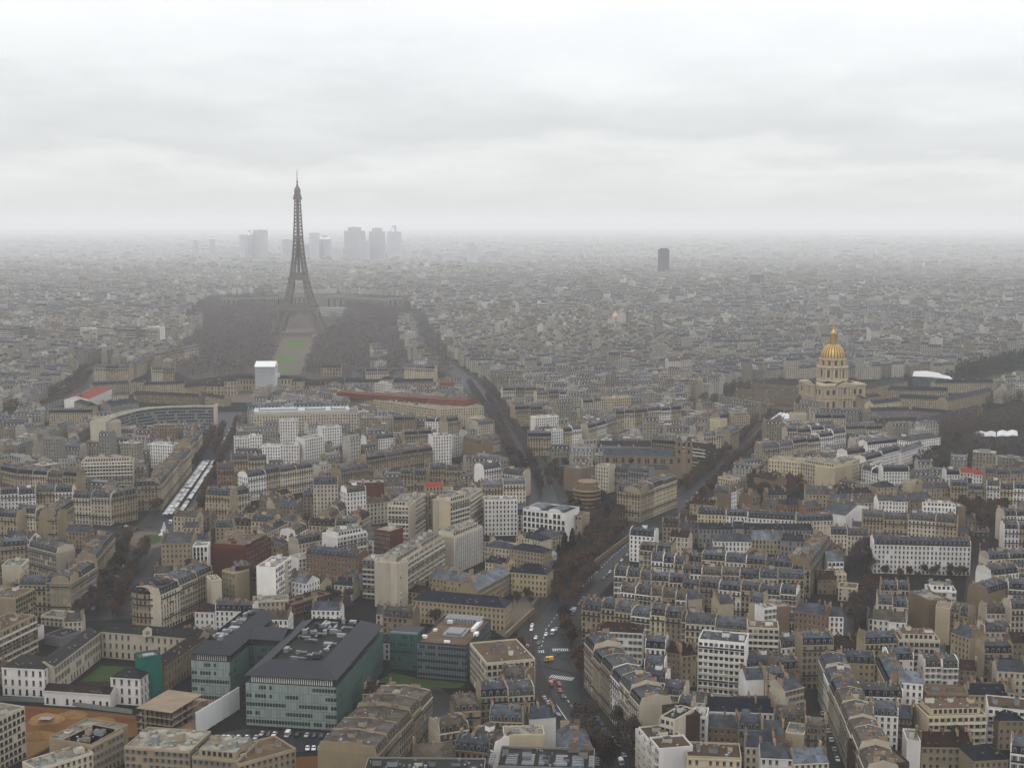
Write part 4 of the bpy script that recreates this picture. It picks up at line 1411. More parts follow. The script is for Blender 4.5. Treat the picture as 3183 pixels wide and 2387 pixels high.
 ('C', 532, 610, 612, 600, 19, 12, 1, 'white', 'flat', 'gravel', 'P', '', 'narrow white house beside tall blind gable'),
 ('C', 612, 600, 700, 590, 19, 16, 1, 'tan', 'flat', 'gravel', 'X', '', 'tan party wall right of narrow white house'),
 ('C', 426, 732, 628, 740, 27, 13, 1, 'pale', 'flat', 'brownroof', 'M', '', 'ribbed block behind white balcony tower'),
 ('C', 105, 812, 408, 838, 29, 16, 1, 'white', 'flat', 'zinc', 'M', '', 'tall white balcony tower'),
 ('C', 726, 622, 928, 652, 17, 13, 1, 'orange', 'gable', 'zinc', 'P', '', 'peach house right of the terraces'),
 ('C', 928, 655, 1045, 660, 15, 13, 1, 'white', 'gable', 'zinc', 'P', '', 'white house closing the tree-filled alley'),
 ('C', 640, 862, 772, 850, 17, 12, 1, 'white', 'man', 'zinc', 'P', '', 'small white house right of the ribbed block'),
 ('C', 778, 842, 982, 838, 22, 14, 1, 'cream', 'man', 'slate', 'H', '', 'with a dark street arch at its foot'),
 ('C', 985, 850, 1180, 850, 12, 12, 1, 'brown', 'gable', 'tile', 'P', '', 'low red-brown house right of street arch'),
 ('C', 0, 912, 96, 905, 16, 12, 1, 'cream', 'gable', 'tile', 'P', '', 'tiled house left of white balcony tower'),
 ('C', 412, 985, 608, 970, 15, 12, 1, 'white', 'man', 'zinc', 'P', '', 'under the ribbed block'),
 ('C', 412, 1065, 545, 1060, 16, 12, 1, 'white', 'gable', 'zinc', 'X', '', 'blank white wall right of balcony tower'),
 ('C', 550, 1068, 668, 1068, 18, 13, 1, 'cream', 'man', 'slate', 'H', '', 'cream house right of blank white wall'),
 ('C', 668, 1140, 790, 1110, 16, 13, 1, 'pale', 'gable', 'zinc', 'P', '', 'grey gable beside the narrow dark street'),
 ('C', 612, 1000, 760, 990, 17, 13, 1, 'tan', 'man', 'slate', 'H', '', 'dark house above the grey gable'),
 ('C', 152, 1268, 592, 1282, 14, 13, 1, 'white', 'gablesteep', 'slate', 'P', '', 'long house with round-topped dormers'),
 ('C', -30, 1260, 60, 1270, 17, 12, 1, 'pale', 'man', 'zinc', 'P', '', 'left of narrow white tower house'),
 ('C', 70, 1308, 160, 1315, 21, 11, 1, 'white', 'flat', 'gravel', 'P', '', 'narrow white tower house'),
 ('C', 595, 1330, 800, 1345, 16, 13, 1, 'tan', 'man', 'taupe', 'H', '', 'taupe-roofed house left of narrow dark street'),
 ('C', 162, 1370, 360, 1380, 14, 12, 1, 'tan', 'gable', 'zinc', 'P', '', 'below the round-topped dormers, left'),
 ('C', 365, 1385, 512, 1392, 16, 12, 1, 'grey', 'man', 'zinc', 'H', '', 'mauve-grey house below the round-topped dormers'),
 ('C', 515, 1410, 665, 1415, 16, 12, 1, 'tan', 'gable', 'zinc', 'X', '', 'blind tan gable below round-topped dormers'),
 ('C', 668, 1410, 790, 1425, 16, 12, 1, 'blond', 'flat', 'gravel', 'X', '', 'blind blond wall below taupe-roofed house'),
 ('C', 795, 1410, 935, 1420, 16, 12, 1, 'tan', 'man', 'taupe', 'H', '', 'house beside narrow dark street, lower'),
 ('C', 30, 1570, 385, 1585, 20, 15, 1, 'blond', 'flat', 'brownroof', 'P', '', 'brown-roofed corner block at bottom right'),
 ('C', 508, 1570, 720, 1580, 16, 13, 1, 'white', 'gable', 'zinc', 'P', '', 'white house at the bottom, six windows'),
 ('C', 410, 1500, 600, 1510, 14, 13, 1, 'pale', 'gable', 'zinc', 'P', '', 'grey shed roof behind bottom white house'),
 ('C', 725, 1610, 950, 1600, 15, 13, 1, 'pale', 'gable', 'zincpale', 'P', '', 'pale-roofed house at the bottom beside narrow street'),
 ('C', 885, 950, 985, 1170, 19, 13, 3, 'pale', 'man', 'zinc', 'H', '', 'upper wedge street front'),
 ('C', 985, 1170, 1190, 1640, 19, 13, 5, 'pale', 'man', 'taupe', 'H', '', 'lower wedge street front'),
 ('C', 1035, 955, 1250, 965, 17, 13, 1, 'yellow', 'man', 'slate', 'P', '', 'yellow courtyard front behind wedge street'),
 ('C', 1255, 960, 1330, 1110, 16, 11, 1, 'yellow', 'man', 'slate', 'P', '', 'yellow courtyard side wing'),
 ('C', 1150, 1172, 1430, 1182, 15, 13, 1, 'white', 'man', 'slate', 'P', 'R', 'mansard house in front of yellow courtyard'),
 ('C', 1335, 938, 1500, 938, 17, 12, 1, 'white', 'man', 'slate', 'P', '', 'white house right of yellow courtyard'),
 ('C', 1405, 1082, 1560, 1095, 20, 13, 1, 'white', 'gable', 'zincpale', 'P', 'L', 'tall white house with pale roof'),
 ('C', 1572, 985, 1680, 985, 15, 12, 1, 'white', 'man', 'zinc', 'P', '', 'first of two white zinc-roofed houses'),
 ('C', 1685, 990, 1790, 990, 15, 12, 1, 'white', 'man', 'zinc', 'P', '', 'second of two white zinc-roofed houses'),
 ('C', 1792, 1000, 1905, 1012, 12, 12, 1, 'tan', 'gable', 'tile', 'P', '', 'tan house at the foot of the pale street'),
 ('C', 1185, 835, 1395, 830, 18, 13, 1, 'cream', 'man', 'slate', 'H', '', 'dark mansard house with five dormers'),
 ('C', 1402, 812, 1668, 820, 20, 15, 1, 'pale', 'flatpent', 'brownroof', 'G', '', 'office with white pipes on its roof'),
 ('C', 1232, 680, 1450, 700, 16, 13, 2, 'white', 'gable', 'zinc', 'P', '', 'white pair by tree alley'),
 ('C', 1265, 590, 1460, 600, 18, 12, 2, 'pale', 'man', 'slate', 'H', '', 'slate pair above white pair'),
 ('C', 1285, 480, 1470, 490, 18, 12, 2, 'pale', 'man', 'slate', 'H', '', 'top slate pair by alley'),
 ('C', 1470, 500, 1600, 560, 20, 12, 1, 'tan', 'flat', 'gravel', 'X', '', 'great grey-tan blind wall below white terrace house'),
 ('C', 1590, 492, 1775, 500, 20, 13, 1, 'white', 'flatpent', 'gravel', 'P', '', 'modern white house with roof terrace'),
 ('C', 1640, 600, 1735, 610, 20, 13, 1, 'blond', 'flat', 'gravel', 'X', '', 'blank blond wall left of the pale street'),
 ('C', 1735, 640, 1850, 660, 17, 13, 2, 'cream', 'man', 'zinc', 'H', '', 'pale street left side'),
 ('C', 1740, 760, 1860, 800, 15, 13, 1, 'cream', 'gable', 'zinc', 'P', '', 'round-fronted house beside the pale street'),
 ('C', 1590, 1308, 1970, 1298, 16, 16, 1, 'blond', 'flatpent', 'brownroof', 'M', '', 'low balcony block with orange vents'),
 ('C', 1978, 1248, 2260, 1275, 16, 16, 1, 'white', 'flat', 'brownroof', 'M', '', 'white-edged block at the right edge'),
 ('C', 1855, 1162, 2108, 1170, 10, 12, 1, 'blond', 'gable', 'slate', 'P', 'LR', 'low house with plain blue-grey roof'),
 ('C', 1580, 1160, 1850, 1165, 10, 12, 1, 'tan', 'flat', 'brownroof', 'P', '', 'low planted flat roof right of tall white house'),
 ('C', 1550, 1500, 1888, 1505, 10, 14, 1, 'cream', 'gable', 'tile', 'P', '', 'low red-brown house behind ochre court'),
 ('C', 1892, 1590, 2110, 1580, 11, 14, 1, 'cream', 'hip', 'slate', 'P', '', 'slate-hipped house behind bare tree'),
 ('C', 2125, 1540, 2280, 1560, 17, 14, 1, 'white', 'man', 'slate', 'H', '', 'in the bottom right corner'),
 ('C', 2050, 1330, 2215, 1330, 13, 14, 1, 'tan', 'hip', 'slate', 'P', '', 'dark-hipped house at the right edge'),
 ('C', 1245, 1625, 1470, 1610, 18, 26, 1, 'brown', 'flat', 'brownroof', 'P', '', 'flat roof studded with white chimneys'),
 ('C', 1080, 1290, 1230, 1300, 16, 13, 1, 'white', 'gable', 'zincpale', 'P', '', 'white house behind the green netting'),
 ('C', 1235, 1295, 1400, 1305, 15, 13, 1, 'white', 'man', 'zinc', 'P', '', 'six-window white house right of wedge front'),
 ('C', 1400, 1310, 1490, 1320, 13, 13, 1, 'brown', 'gable', 'zinc', 'P', '', 'brown house left of low balcony block'),
 ('C', 1455, 1470, 1545, 1475, 12, 14, 1, 'white', 'flat', 'gravel', 'X', '', 'white wall left of ochre court'),
 ('C', 1240, 192, 1870, 208, 19, 15, 1, 'white', 'man', 'slate', 'P', 'R', 'long white hospital-like block with garden in front'),
 ('C', 945, 300, 1046, 300, 14, 18, 1, 'white', 'gable', 'zincpale', 'G', '', 'temple-fronted white house by gardens'),
 ('C', 880, 420, 1000, 420, 9, 14, 1, 'tan', 'gable', 'tile', 'P', '', 'low tiled house under temple-fronted house'),
 ('C', 1010, 470, 1130, 480, 8, 12, 1, 'pale', 'flat', 'brownroof', 'P', '', 'low flat house in the garden yard'),
 ('C', 2000, 395, 2180, 375, 16, 14, 1, 'white', 'man', 'slate', 'P', '', 'white house right of pale street, top'),
 ('C', 1985, 300, 2240, 290, 17, 13, 2, 'pale', 'man', 'slate', 'H', '', 'top right row past street'),
 ('C', 1980, 510, 2110, 470, 18, 13, 1, 'tan', 'man', 'slate', 'X', '', 'blind tan house right of pale street'),
 ('C', 2110, 480, 2260, 490, 18, 13, 1, 'white', 'man', 'slate', 'H', '', 'white house right of blind tan one'),
 ('C', 2130, 610, 2270, 610, 20, 13, 1, 'pale', 'man', 'slate', 'H', '', 'three-window pale house at right edge'),
 ('C', 1970, 640, 2120, 640, 15, 13, 1, 'pale', 'man', 'taupe', 'P', '', 'cluttered low house right of pale street'),
 ('C', 1960, 760, 2130, 760, 15, 13, 1, 'pale', 'man', 'zinc', 'P', '', 'grey-roofed house right of pale street'),
 ('C', 1955, 895, 2140, 895, 15, 13, 1, 'cream', 'man', 'slate', 'H', '', 'four-dormer house at foot of pale street'),
 ('C', 2140, 830, 2270, 830, 14, 13, 1, 'tan', 'gable', 'tile', 'P', '', 'dark tiled house at right edge'),
 ('C', 2040, 1010, 2230, 1020, 14, 13, 1, 'pale', 'gable', 'zinc', 'P', '', 'grey gabled house right of street foot'),
 # --- middle left
 ('D', 0, 962, 108, 985, 18, 13, 1, 'cream', 'man', 'slate', 'H', '', 'small house at left edge, mid height'),
 ('D', 110, 985, 496, 1008, 18, 13, 4, 'cream', 'man', 'slate', 'H', '', 'rear row left of market'),
 ('D', 470, 1142, 715, 1152, 20, 13, 2, 'cream', 'man', 'slate', 'H', 'L', 'great block left of market'),
 ('D', 716, 1150, 890, 1115, 20, 13, 2, 'stone', 'man', 'slate', 'H', '', 'middle of great block'),
 ('D', 890, 1068, 1046, 1060, 20, 14, 1, 'stone', 'man', 'slate', 'H', 'R', 'corner house left of the market stalls'),
 ('D', 1046, 1060, 1240, 832, 20, 13, 6, 'cream', 'man', 'zinc', 'H', '', 'left front of market avenue'),
 ('D', 1240, 812, 1312, 722, 21, 13, 3, 'cream', 'man', 'zinc', 'H', '', 'far left front past market'),
 ('D', 110, 1248, 372, 1262, 20, 13, 2, 'cream', 'man', 'slate', 'H', 'L', 'block above roundabout street'),
 ('D', 372, 1260, 482, 1185, 20, 13, 1, 'stone', 'man', 'slate', 'H', 'R', 'side of the block above roundabout street'),
 ('D', -20, 1262, 105, 1272, 20, 13, 1, 'cream', 'man', 'slate', 'H', '', 'left-edge house beside the block above roundabout street'),
 ('D', 235, 1105, 470, 1100, 18, 12, 2, 'pale', 'man', 'zinc', 'H', '', 'zinc roofs behind great block'),
 ('D', 0, 1130, 230, 1115, 18, 12, 2, 'pale', 'man', 'slate', 'H', '', 'left-edge roofs behind great block'),
 ('D', 975, 795, 1115, 802, 22, 13, 1, 'white', 'flat', 'gravel', 'P', '', 'white-painted house left of market avenue'),
 ('D', 525, 915, 860, 905, 21, 14, 1, 'pale', 'flatpent', 'gravel', 'M', '', 'pale terraced block among dark roofs'),
 ('D', 605, 692, 866, 690, 16, 14, 1, 'pale', 'flat', 'gravel', 'M', 'R', 'ribbon-windowed block in front of curved office'),
 ('D', 980, 690, 1150, 690, 20, 12, 1, 'tan', 'flatpent', 'gravel', 'P', '', 'tan houses in front of curved office'),
 ('D', 1335, 1122, 1490, 1130, 19, 14, 1, 'cream', 'man', 'slate', 'H', 'L', 'prow house right of the market stalls'),
 ('D', 1490, 1132, 1622, 1112, 16, 13, 1, 'pale', 'man', 'slate', 'H', '', 'lower house right of the prow house'),
 ('D', 1605, 1002, 2030, 935, 21, 14, 4, 'cream', 'man', 'slate', 'H', 'L', 'long stone row right of market'),
 ('D', 1520, 752, 1700, 745, 20, 13, 2, 'cream', 'flat', 'gravel', 'P', '', 'cream pair under round ministry'),
 ('D', 1815, 645, 1930, 642, 31, 12, 1, 'white', 'flat', 'gravel', 'P', '', 'tall white slab before the round ministry'),
 ('D', 1978, 765, 2105, 745, 27, 13, 1, 'white', 'flat', 'gravel', 'G', '', 'white gridded block under the ministry'),
 ('D', 2090, 690, 2215, 680, 24, 13, 1, 'white', 'flat', 'gravel', 'P', '', 'white block right of the gridded one'),
 ('D', 1700, 810, 1940, 810, 21, 13, 2, 'white', 'flat', 'gravel', 'P', '', 'white pair left of gridded block'),
 ('D', 1500, 900, 1730, 890, 18, 13, 2, 'cream', 'man', 'zinc', 'H', '', 'zinc pair right of avenue'),
 ('D', 1410, 960, 1520, 955, 19, 13, 1, 'orange', 'man', 'zinc', 'H', '', 'salmon house right of the market stalls'),
 ('D', 575, 505, 726, 438, 12, 30, 1, 'white', 'gable', 'redroof', 'P', '', 'hall with bright red-orange roof'),
 ('D', 315, 592, 602, 590, 13, 13, 1, 'cream', 'man', 'slate', 'P', '', 'long cream barracks left of curved office'),
 ('D', 600, 415, 838, 400, 12, 12, 1, 'cream', 'gable', 'slate', 'P', '', 'long academy wing, left'),
 ('D', 838, 392, 930, 392, 16, 14, 1, 'cream', 'hip', 'slate', 'P', 'LR', 'academy pavilion with tall slate roof'),
 ('D', 935, 412, 1200, 405, 12, 12, 1, 'cream', 'gable', 'slate', 'P', '', 'long academy wing right of pavilion'),
 ('D', 1200, 430, 1450, 400, 12, 13, 1, 'cream', 'gable', 'slate', 'P', '', 'academy wing beside wrapped tower court'),
 ('D', 722, 478, 830, 475, 12, 12, 1, 'pale', 'hip', 'zinc', 'P', '', 'pale academy house beside the red-roofed hall'),
 ('D', 860, 470, 1290, 490, 10, 12, 1, 'tan', 'gable', 'tile', 'P', '', 'brown-roofed academy barracks'),
 ('D', 1290, 480, 1450, 500, 10, 12, 1, 'cream', 'gable', 'tile', 'P', '', 'brown-roofed academy barracks, right end'),
 ('D', 480, 520, 570, 545, 11, 12, 1, 'cream', 'hip', 'slate', 'P', '', 'slate house at foot of the red-roofed hall'),
 ('D', 720, 545, 900, 520, 10, 20, 1, 'grey', 'gable', 'slate', 'P', '', 'long slate shed behind curved office'),
 ('D', 610, 297, 836, 302, 20, 14, 3, 'cream', 'man', 'zinc', 'H', '', 'stone row facing park corner'),
 ('D', 836, 300, 1000, 225, 20, 14, 3, 'cream', 'man', 'zinc', 'H', '', 'stone row edging park'),
 ('D', 1000, 225, 1290, 170, 20, 14, 3, 'cream', 'man', 'zinc', 'H', '', 'far stone row edging park'),
 ('D', 985, 315, 1130, 310, 18, 13, 2, 'cream', 'man', 'zinc', 'H', '', 'small row before park trees'),
 # --- middle
 ('E', 165, 768, 346, 752, 18, 13, 1, 'white', 'man', 'zinc', 'P', '', 'bright white house with many windows'),
 ('E', 120, 748, 165, 768, 18, 12, 1, 'tan', 'gable', 'zinc', 'X', '', 'blind tan end of the bright white house'),
 ('E', 165, 902, 595, 832, 18, 13, 4, 'stone', 'man', 'slate', 'H', '', 'long slate row, middle'),
 ('E', 595, 745, 716, 738, 30, 14, 1, 'white', 'flat', 'gravel', 'G', '', 'tall white gridded block, middle'),
 ('E', 790, 765, 906, 795, 20, 14, 1, 'tan', 'man', 'taupe', 'X', '', 'large blind beige wall left of avenue'),
 ('E', 906, 795, 1032, 768, 18, 13, 1, 'cream', 'man', 'zinc', 'H', '', 'house at the avenue bend'),
 ('E', 0, 982, 180, 945, 17, 13, 2, 'stone', 'man', 'slate', 'H', '', 'slate pair below long row'),
 ('E', 50, 1050, 280, 1045, 18, 14, 1, 'brick', 'flat', 'gravel', 'X', '', 'red-brown windowless slab'),
 ('E', 385, 990, 555, 992, 17, 13, 2, 'stone', 'man', 'slate', 'H', '', 'slate pair right of brick slab'),
 ('E', 575, 960, 790, 955, 17, 13, 2, 'pale', 'man', 'zinc', 'H', '', 'zinc pair behind slate pair'),
 ('E', 915, 1068, 1198, 1062, 21, 14, 2, 'pale', 'man', 'zincpale', 'H', '', 'pale pair by avenue'),
 ('E', 926, 962, 1040, 945, 21, 13, 1, 'white', 'man', 'zinc', 'H', 'R', 'white house behind the pale pair'),
 ('E', 1045, 985, 1180, 1000, 18, 13, 1, 'pale', 'man', 'zinc', 'H', '', 'zinc house beside avenue, above pale pair'),
 ('E', 550, 1072, 662, 1068, 17, 11, 1, 'cream', 'gable', 'redroof', 'P', '', 'small house with vivid red roof'),
 ('E', 305, 1195, 438, 1200, 29, 20, 1, 'pale', 'flatpent', 'gravel', 'M', '', 'left balcony block of the middle cluster'),
 ('E', 440, 1190, 540, 1125, 28, 16, 1, 'pale', 'flat', 'gravel', 'M', '', 'side wing of the left balcony block'),
 ('E', 542, 1135, 632, 1125, 26, 14, 1, 'tan', 'flat', 'gravel', 'P', '', 'pinkish block between two balcony blocks'),
 ('E', 636, 1168, 708, 1176, 33, 14, 1, 'blond', 'flat', 'gravel', 'X', '', 'tall blank wall of the middle balcony tower'),
 ('E', 710, 1175, 832, 1142, 33, 16, 1, 'pale', 'flatpent', 'gravel', 'M', '', 'middle balcony tower with planted roof'),
 ('E', 834, 1140, 912, 1088, 31, 14, 1, 'pale', 'flat', 'gravel', 'M', '', 'rear wing of the middle balcony tower'),
 ('E', 930, 1162, 1145, 1158, 26, 14, 1, 'white', 'flat', 'gravel', 'V', '', 'office striped by tall white piers'),
 ('E', 1455, 1250, 1560, 1262, 17, 14, 1, 'cream', 'flat', 'brownroof', 'P', '', 'low wing right of the skylight office'),
 ('E', 1790, 1098, 1942, 1115, 22, 16, 1, 'cream', 'man', 'slate', 'H', 'LR', 'corner house beside the boulevard trees'),
 ('E', 1942, 1115, 2180, 1025, 22, 15, 3, 'cream', 'man', 'slate', 'H', '', 'boulevard front past corner house'),
 ('E', 1740, 960, 2000, 985, 18, 12, 2, 'grey', 'man', 'slate', 'H', '', 'slate pair below church'),
 ('E', 1445, 940, 1550, 960, 20, 13, 1, 'tan', 'flat', 'gravel', 'X', '', 'brown blind house left of the round balcony house'),
 ('E', 1650, 935, 1735, 945, 22, 12, 1, 'pale', 'flat', 'gravel', 'P', '', 'cream house behind the round balcony house'),
 ('E', 1670, 800, 2010, 800, 12, 12, 1, 'brick', 'gable', 'slate', 'P', '', 'long brick school behind the church'),
 ('E', 2012, 785, 2180, 800, 18, 13, 1, 'tan', 'man', 'slate', 'H', '', 'house behind the church towers'),
 ('E', 1210, 745, 1365, 745, 19, 14, 1, 'stone', 'man', 'slate', 'H', 'L', 'corner house right of the avenue'),
 ('E', 1366, 712, 1440, 705, 21, 13, 1, 'white', 'flat', 'gravel', 'P', '', 'tall white house on the avenue corner'),
 ('E', 1442, 712, 1562, 700, 19, 13, 2, 'cream', 'man', 'slate', 'H', '', 'cream pair right of corner'),
 ('E', 1605, 700, 1790, 645, 18, 13, 3, 'pale', 'man', 'slate', 'H', '', 'street row facing square'),
 ('E', 1780, 600, 1905, 600, 22, 13, 2, 'pale', 'man', 'slate', 'H', '', 'tall pair over square'),
 ('E', 1905, 590, 2212, 560, 20, 13, 4, 'cream', 'man', 'slate', 'H', '', 'row left of domed church'),
 ('E', 1130, 572, 1310, 560, 19, 13, 2, 'stone', 'man', 'slate', 'H', '', 'avenue right side, middle'),
 ('E', 1260, 625, 1412, 615, 18, 12, 1, 'white', 'flat', 'gravel', 'P', '', 'plain white house behind the avenue corner'),
 ('E', 1270, 475, 1550, 465, 19, 13, 4, 'pale', 'man', 'slate', 'H', '', 'long slate row beyond avenue'),
 ('E', 1570, 520, 1690, 515, 18, 13, 2, 'pale', 'man', 'zinc', 'P', '', 'pale pair beyond square'),
 ('E', 1690, 500, 1905, 490, 20, 14, 3, 'blond', 'flat', 'gravel', 'P', '', 'blond row beyond square'),
 ('E', 1050, 450, 1270, 445, 18, 13, 3, 'cream', 'man', 'slate', 'H', '', 'far avenue right side'),
 ('E', 545, 640, 690, 645, 19, 13, 2, 'white', 'man', 'zinc', 'P', '', 'white pair under long ministry'),
 ('E', 690, 650, 765, 640, 20, 13, 1, 'cream', 'man', 'slate', 'H', '', 'cream house under the long ministry'),
 ('E', 340, 640, 480, 640, 20, 13, 2, 'tan', 'man', 'zinc', 'P', '', 'pinkish pair under ministry'),
 ('E', 830, 625, 900, 630, 22, 13, 1, 'pale', 'flat', 'gravel', 'P', '', 'narrow pale house under the long ministry'),
 ('E', 890, 672, 995, 660, 18, 13, 1, 'pale', 'man', 'zinc', 'P', '', 'zinc house left of the avenue, upper'),
 ('E', 410, 735, 590, 725, 18, 13, 2, 'cream', 'man', 'slate', 'H', '', 'slate pair left of white block'),
 ('E', 1600, 300, 1880, 290, 18, 13, 4, 'pale', 'man', 'zinc', 'H', '', 'distant pale row, right of avenue'),
 ('E', 160, 320, 310, 318, 20, 14, 2, 'blond', 'man', 'slate', 'H', '', 'stone pair between tree avenues'),
 ('E', 410, 300, 608, 305, 20, 14, 3, 'blond', 'man', 'slate', 'H', '', 'stone row between tree avenues'),
 ('E', 210, 185, 300, 180, 19, 14, 1, 'blond', 'man', 'zinc', 'H', '', 'house deeper between the two tree avenues'),
 ('E', 20, 395, 255, 395, 13, 14, 1, 'cream', 'gable', 'slate', 'P', '', 'left academy wing behind the red scaffold'),
 ('E', 255, 375, 340, 375, 17, 14, 1, 'cream', 'hip', 'slate', 'P', 'LR', 'slate-topped academy pavilion behind red scaffold'),
 ('E', 340, 395, 600, 390, 13, 14, 1, 'cream', 'gable', 'slate', 'P', '', 'right academy wing behind the red scaffold'),
 # --- middle right
 ('F', 525, 822, 722, 805, 20, 14, 2, 'pale', 'man', 'slate', 'H', 'L', 'pale corner pair by boulevard'),
 ('F', 720, 790, 895, 765, 18, 13, 2, 'pale', 'man', 'slate', 'H', '', 'behind pale corner pair'),
 ('F', 680, 712, 1000, 700, 18, 13, 4, 'pale', 'man', 'slate', 'H', '', 'slate row below church'),
 ('F', 890, 745, 1062, 725, 18, 13, 2, 'white', 'man', 'slate', 'H', '', 'white pair below church'),
 ('F', 860, 625, 1060, 625, 16, 13, 2, 'pale', 'man', 'slate', 'P', '', 'house pair under church'),
 ('F', 710, 600, 810, 600, 15, 14, 1, 'blond', 'flat', 'gravel', 'X', '', 'blank blond wall right of the white tents'),
 ('F', 560, 895, 765, 912, 20, 20, 1, 'blond', 'flat', 'gravel', 'P', '', 'left wing of the big blond office'),
 ('F', 766, 912, 990, 948, 20, 26, 1, 'blond', 'flatpent', 'gravel', 'P', '', 'front of the big blond ribbon office'),
 ('F', 992, 948, 1150, 885, 20, 18, 1, 'blond', 'flat', 'gravel', 'G', '', 'right wing of the big blond office'),
 ('F', 1070, 862, 1190, 845, 16, 13, 1, 'white', 'man', 'slate', 'P', '', 'white house right of the blond office'),
 ('F', 1190, 890, 1420, 830, 15, 13, 2, 'white', 'man', 'slate', 'P', '', 'long white convent row'),
 ('F', 1420, 850, 1562, 805, 13, 12, 1, 'white', 'gable', 'zinc', 'P', '', 'low white convent wing by park'),
 ('F', 1480, 775, 1672, 748, 18, 16, 1, 'white', 'hip', 'zinc', 'P', 'LR', 'white convent house at park edge'),
 ('F', 1200, 800, 1480, 770, 14, 13, 1, 'white', 'man', 'slate', 'P', '', 'rear white convent wing'),
 ('F', 465, 1000, 600, 1030, 14, 14, 1, 'tan', 'gablesteep', 'tile', 'X', '', 'blind tan gable by garden'),
 ('F', 210, 1105, 302, 1112, 18, 13, 1, 'tan', 'man', 'zinc', 'X', '', 'blind tan house by boulevard'),
 ('F', 302, 1112, 356, 1095, 17, 12, 1, 'white', 'man', 'zinc', 'P', '', 'small white house right of the blind tan house'),
 ('F', 800, 1115, 1000, 1122, 10, 13, 1, 'yellow', 'gable', 'zinc', 'P', '', 'yellow convent wing, left'),
 ('F', 1010, 1118, 1230, 1108, 10, 13, 1, 'yellow', 'gable', 'slate', 'P', '', 'yellow convent wing, right'),
 ('F', 950, 1150, 1060, 1160, 9, 12, 1, 'yellow', 'gable', 'zinc', 'P', '', 'low yellow lodge before the convent wings'),
 ('F', 660, 1185, 800, 1180, 12, 13, 1, 'orange', 'hip', 'slate', 'P', '', 'peach house with dark hip'),
 ('F', 800, 1205, 900, 1195, 11, 13, 1, 'orange', 'gable', 'zinc', 'P', '', 'peach house with zinc pitched roof'),
 ('F', 895, 1228, 1060, 1252, 14, 40, 1, 'white', 'gable', 'zinc', 'X', '', 'long hall with blank white front'),
 ('F', 100, 1245, 282, 1252, 16, 13, 1, 'blond', 'man', 'slate', 'P', 'L', 'left end of white courtyard row'),
 ('F', 285, 1255, 424, 1262, 16, 13, 1, 'white', 'man', 'slate', 'P', '', 'second in white courtyard row'),
 ('F', 426, 1268, 736, 1285, 15, 13, 1, 'white', 'man', 'slate', 'P', 'R', 'courtyard row house with ten round dormers'),
 ('F', 740, 1290, 980, 1285, 14, 13, 1, 'pale', 'man', 'slate', 'P', '', 'dark house right of white courtyard row'),
 ('F', 110, 1342, 330, 1345, 13, 12, 1, 'grey', 'gable', 'slate', 'P', '', 'long grey cloister wing, left'),
 ('F', 332, 1338, 400, 1340, 15, 13, 1, 'yellow', 'gable', 'slate', 'P', '', 'yellow centre pavilion of the cloister'),
 ('F', 402, 1345, 850, 1350, 13, 12, 1, 'grey', 'gable', 'slate', 'P', '', 'long grey cloister wing, right'),
 ('F', 205, 1420, 450, 1425, 10, 16, 1, 'white', 'hip', 'zinc', 'P', '', 'white hip-roofed chapel house in cloister'),
 ('F', 450, 1408, 640, 1412, 10, 16, 1, 'cream', 'gable', 'zincpale', 'P', '', 'cream-roofed cloister house'),
 ('F', 640, 1415, 790, 1425, 11, 13, 1, 'grey', 'gable', 'slate', 'P', '', 'arched cloister house'),
 ('F', 1168, 1262, 1460, 1275, 18, 14, 2, 'cream', 'man', 'slate', 'H', '', 'blue-grey mansard pair'),
 ('F', 1462, 1280, 1780, 1305, 18, 14, 2, 'cream', 'man', 'slate', 'H', '', 'blue-grey mansard pair, right'),
 ('F', 1560, 1195, 1772, 1205, 23, 13, 1, 'white', 'flatpent', 'gravel', 'P', '', 'white stepped block over mansard pairs'),
 ('F', 1780, 1200, 1835, 1200, 22, 13, 1, 'tan', 'flat', 'gravel', 'X', '', 'tan blind end beside white stepped block'),
 ('F', 960, 1370, 1210, 1375, 15, 13, 2, 'pale', 'man', 'slate', 'P', '', 'left of white hospital'),
 ('F', 1265, 1072, 1390, 1068, 14, 13, 1, 'cream', 'hip', 'slate', 'P', '', 'cream house with pointed slate hip'),
 ('F', 1160, 960, 1290, 985, 13, 13, 2, 'white', 'man', 'slate', 'P', '', 'white pair by blond office'),
 ('F', 1300, 970, 1470, 970, 18, 14, 1, 'white', 'man', 'slate', 'P', '', 'white house at the park edge'),
 ('F', 1460, 1045, 1560, 1045, 17, 14, 1, 'blond', 'flat', 'gravel', 'X', '', 'blank blond block left of slate row'),
 ('F', 1560, 1085, 1735, 1075, 14, 13, 1, 'yellow', 'gable', 'zinc', 'P', '', 'yellow house right of blank blond block'),
 ('F', 1740, 1068, 1962, 1078, 17, 13, 2, 'cream', 'man', 'slate', 'H', '', 'slate row above conifer'),
 ('F', 1970, 1068, 2260, 1085, 17, 13, 3, 'cream', 'man', 'slate', 'H', '', 'slate row at right edge'),
 ('F', 1710, 990, 1800, 990, 14, 12, 1, 'white', 'man', 'slate', 'P', '', 'white house left of red roofs'),
 ('F', 1800, 975, 1960, 985, 14, 12, 2, 'white', 'gable', 'redroof', 'P', '', 'vivid red roofs, right'),
 ('F', 1960, 985, 2230, 985, 15, 13, 3, 'pale', 'man', 'zinc', 'P', '', 'zinc houses right of red roofs'),
 ('F', 1270, 1160, 1460, 1160, 16, 13, 2, 'white', 'gable', 'zinc', 'P', '', 'white pair over mansard pair'),
 ('F', 1460, 1150, 1620, 1140, 15, 13, 1, 'tan', 'gable', 'zinc', 'P', '', 'brownish gable house over mansard pairs'),
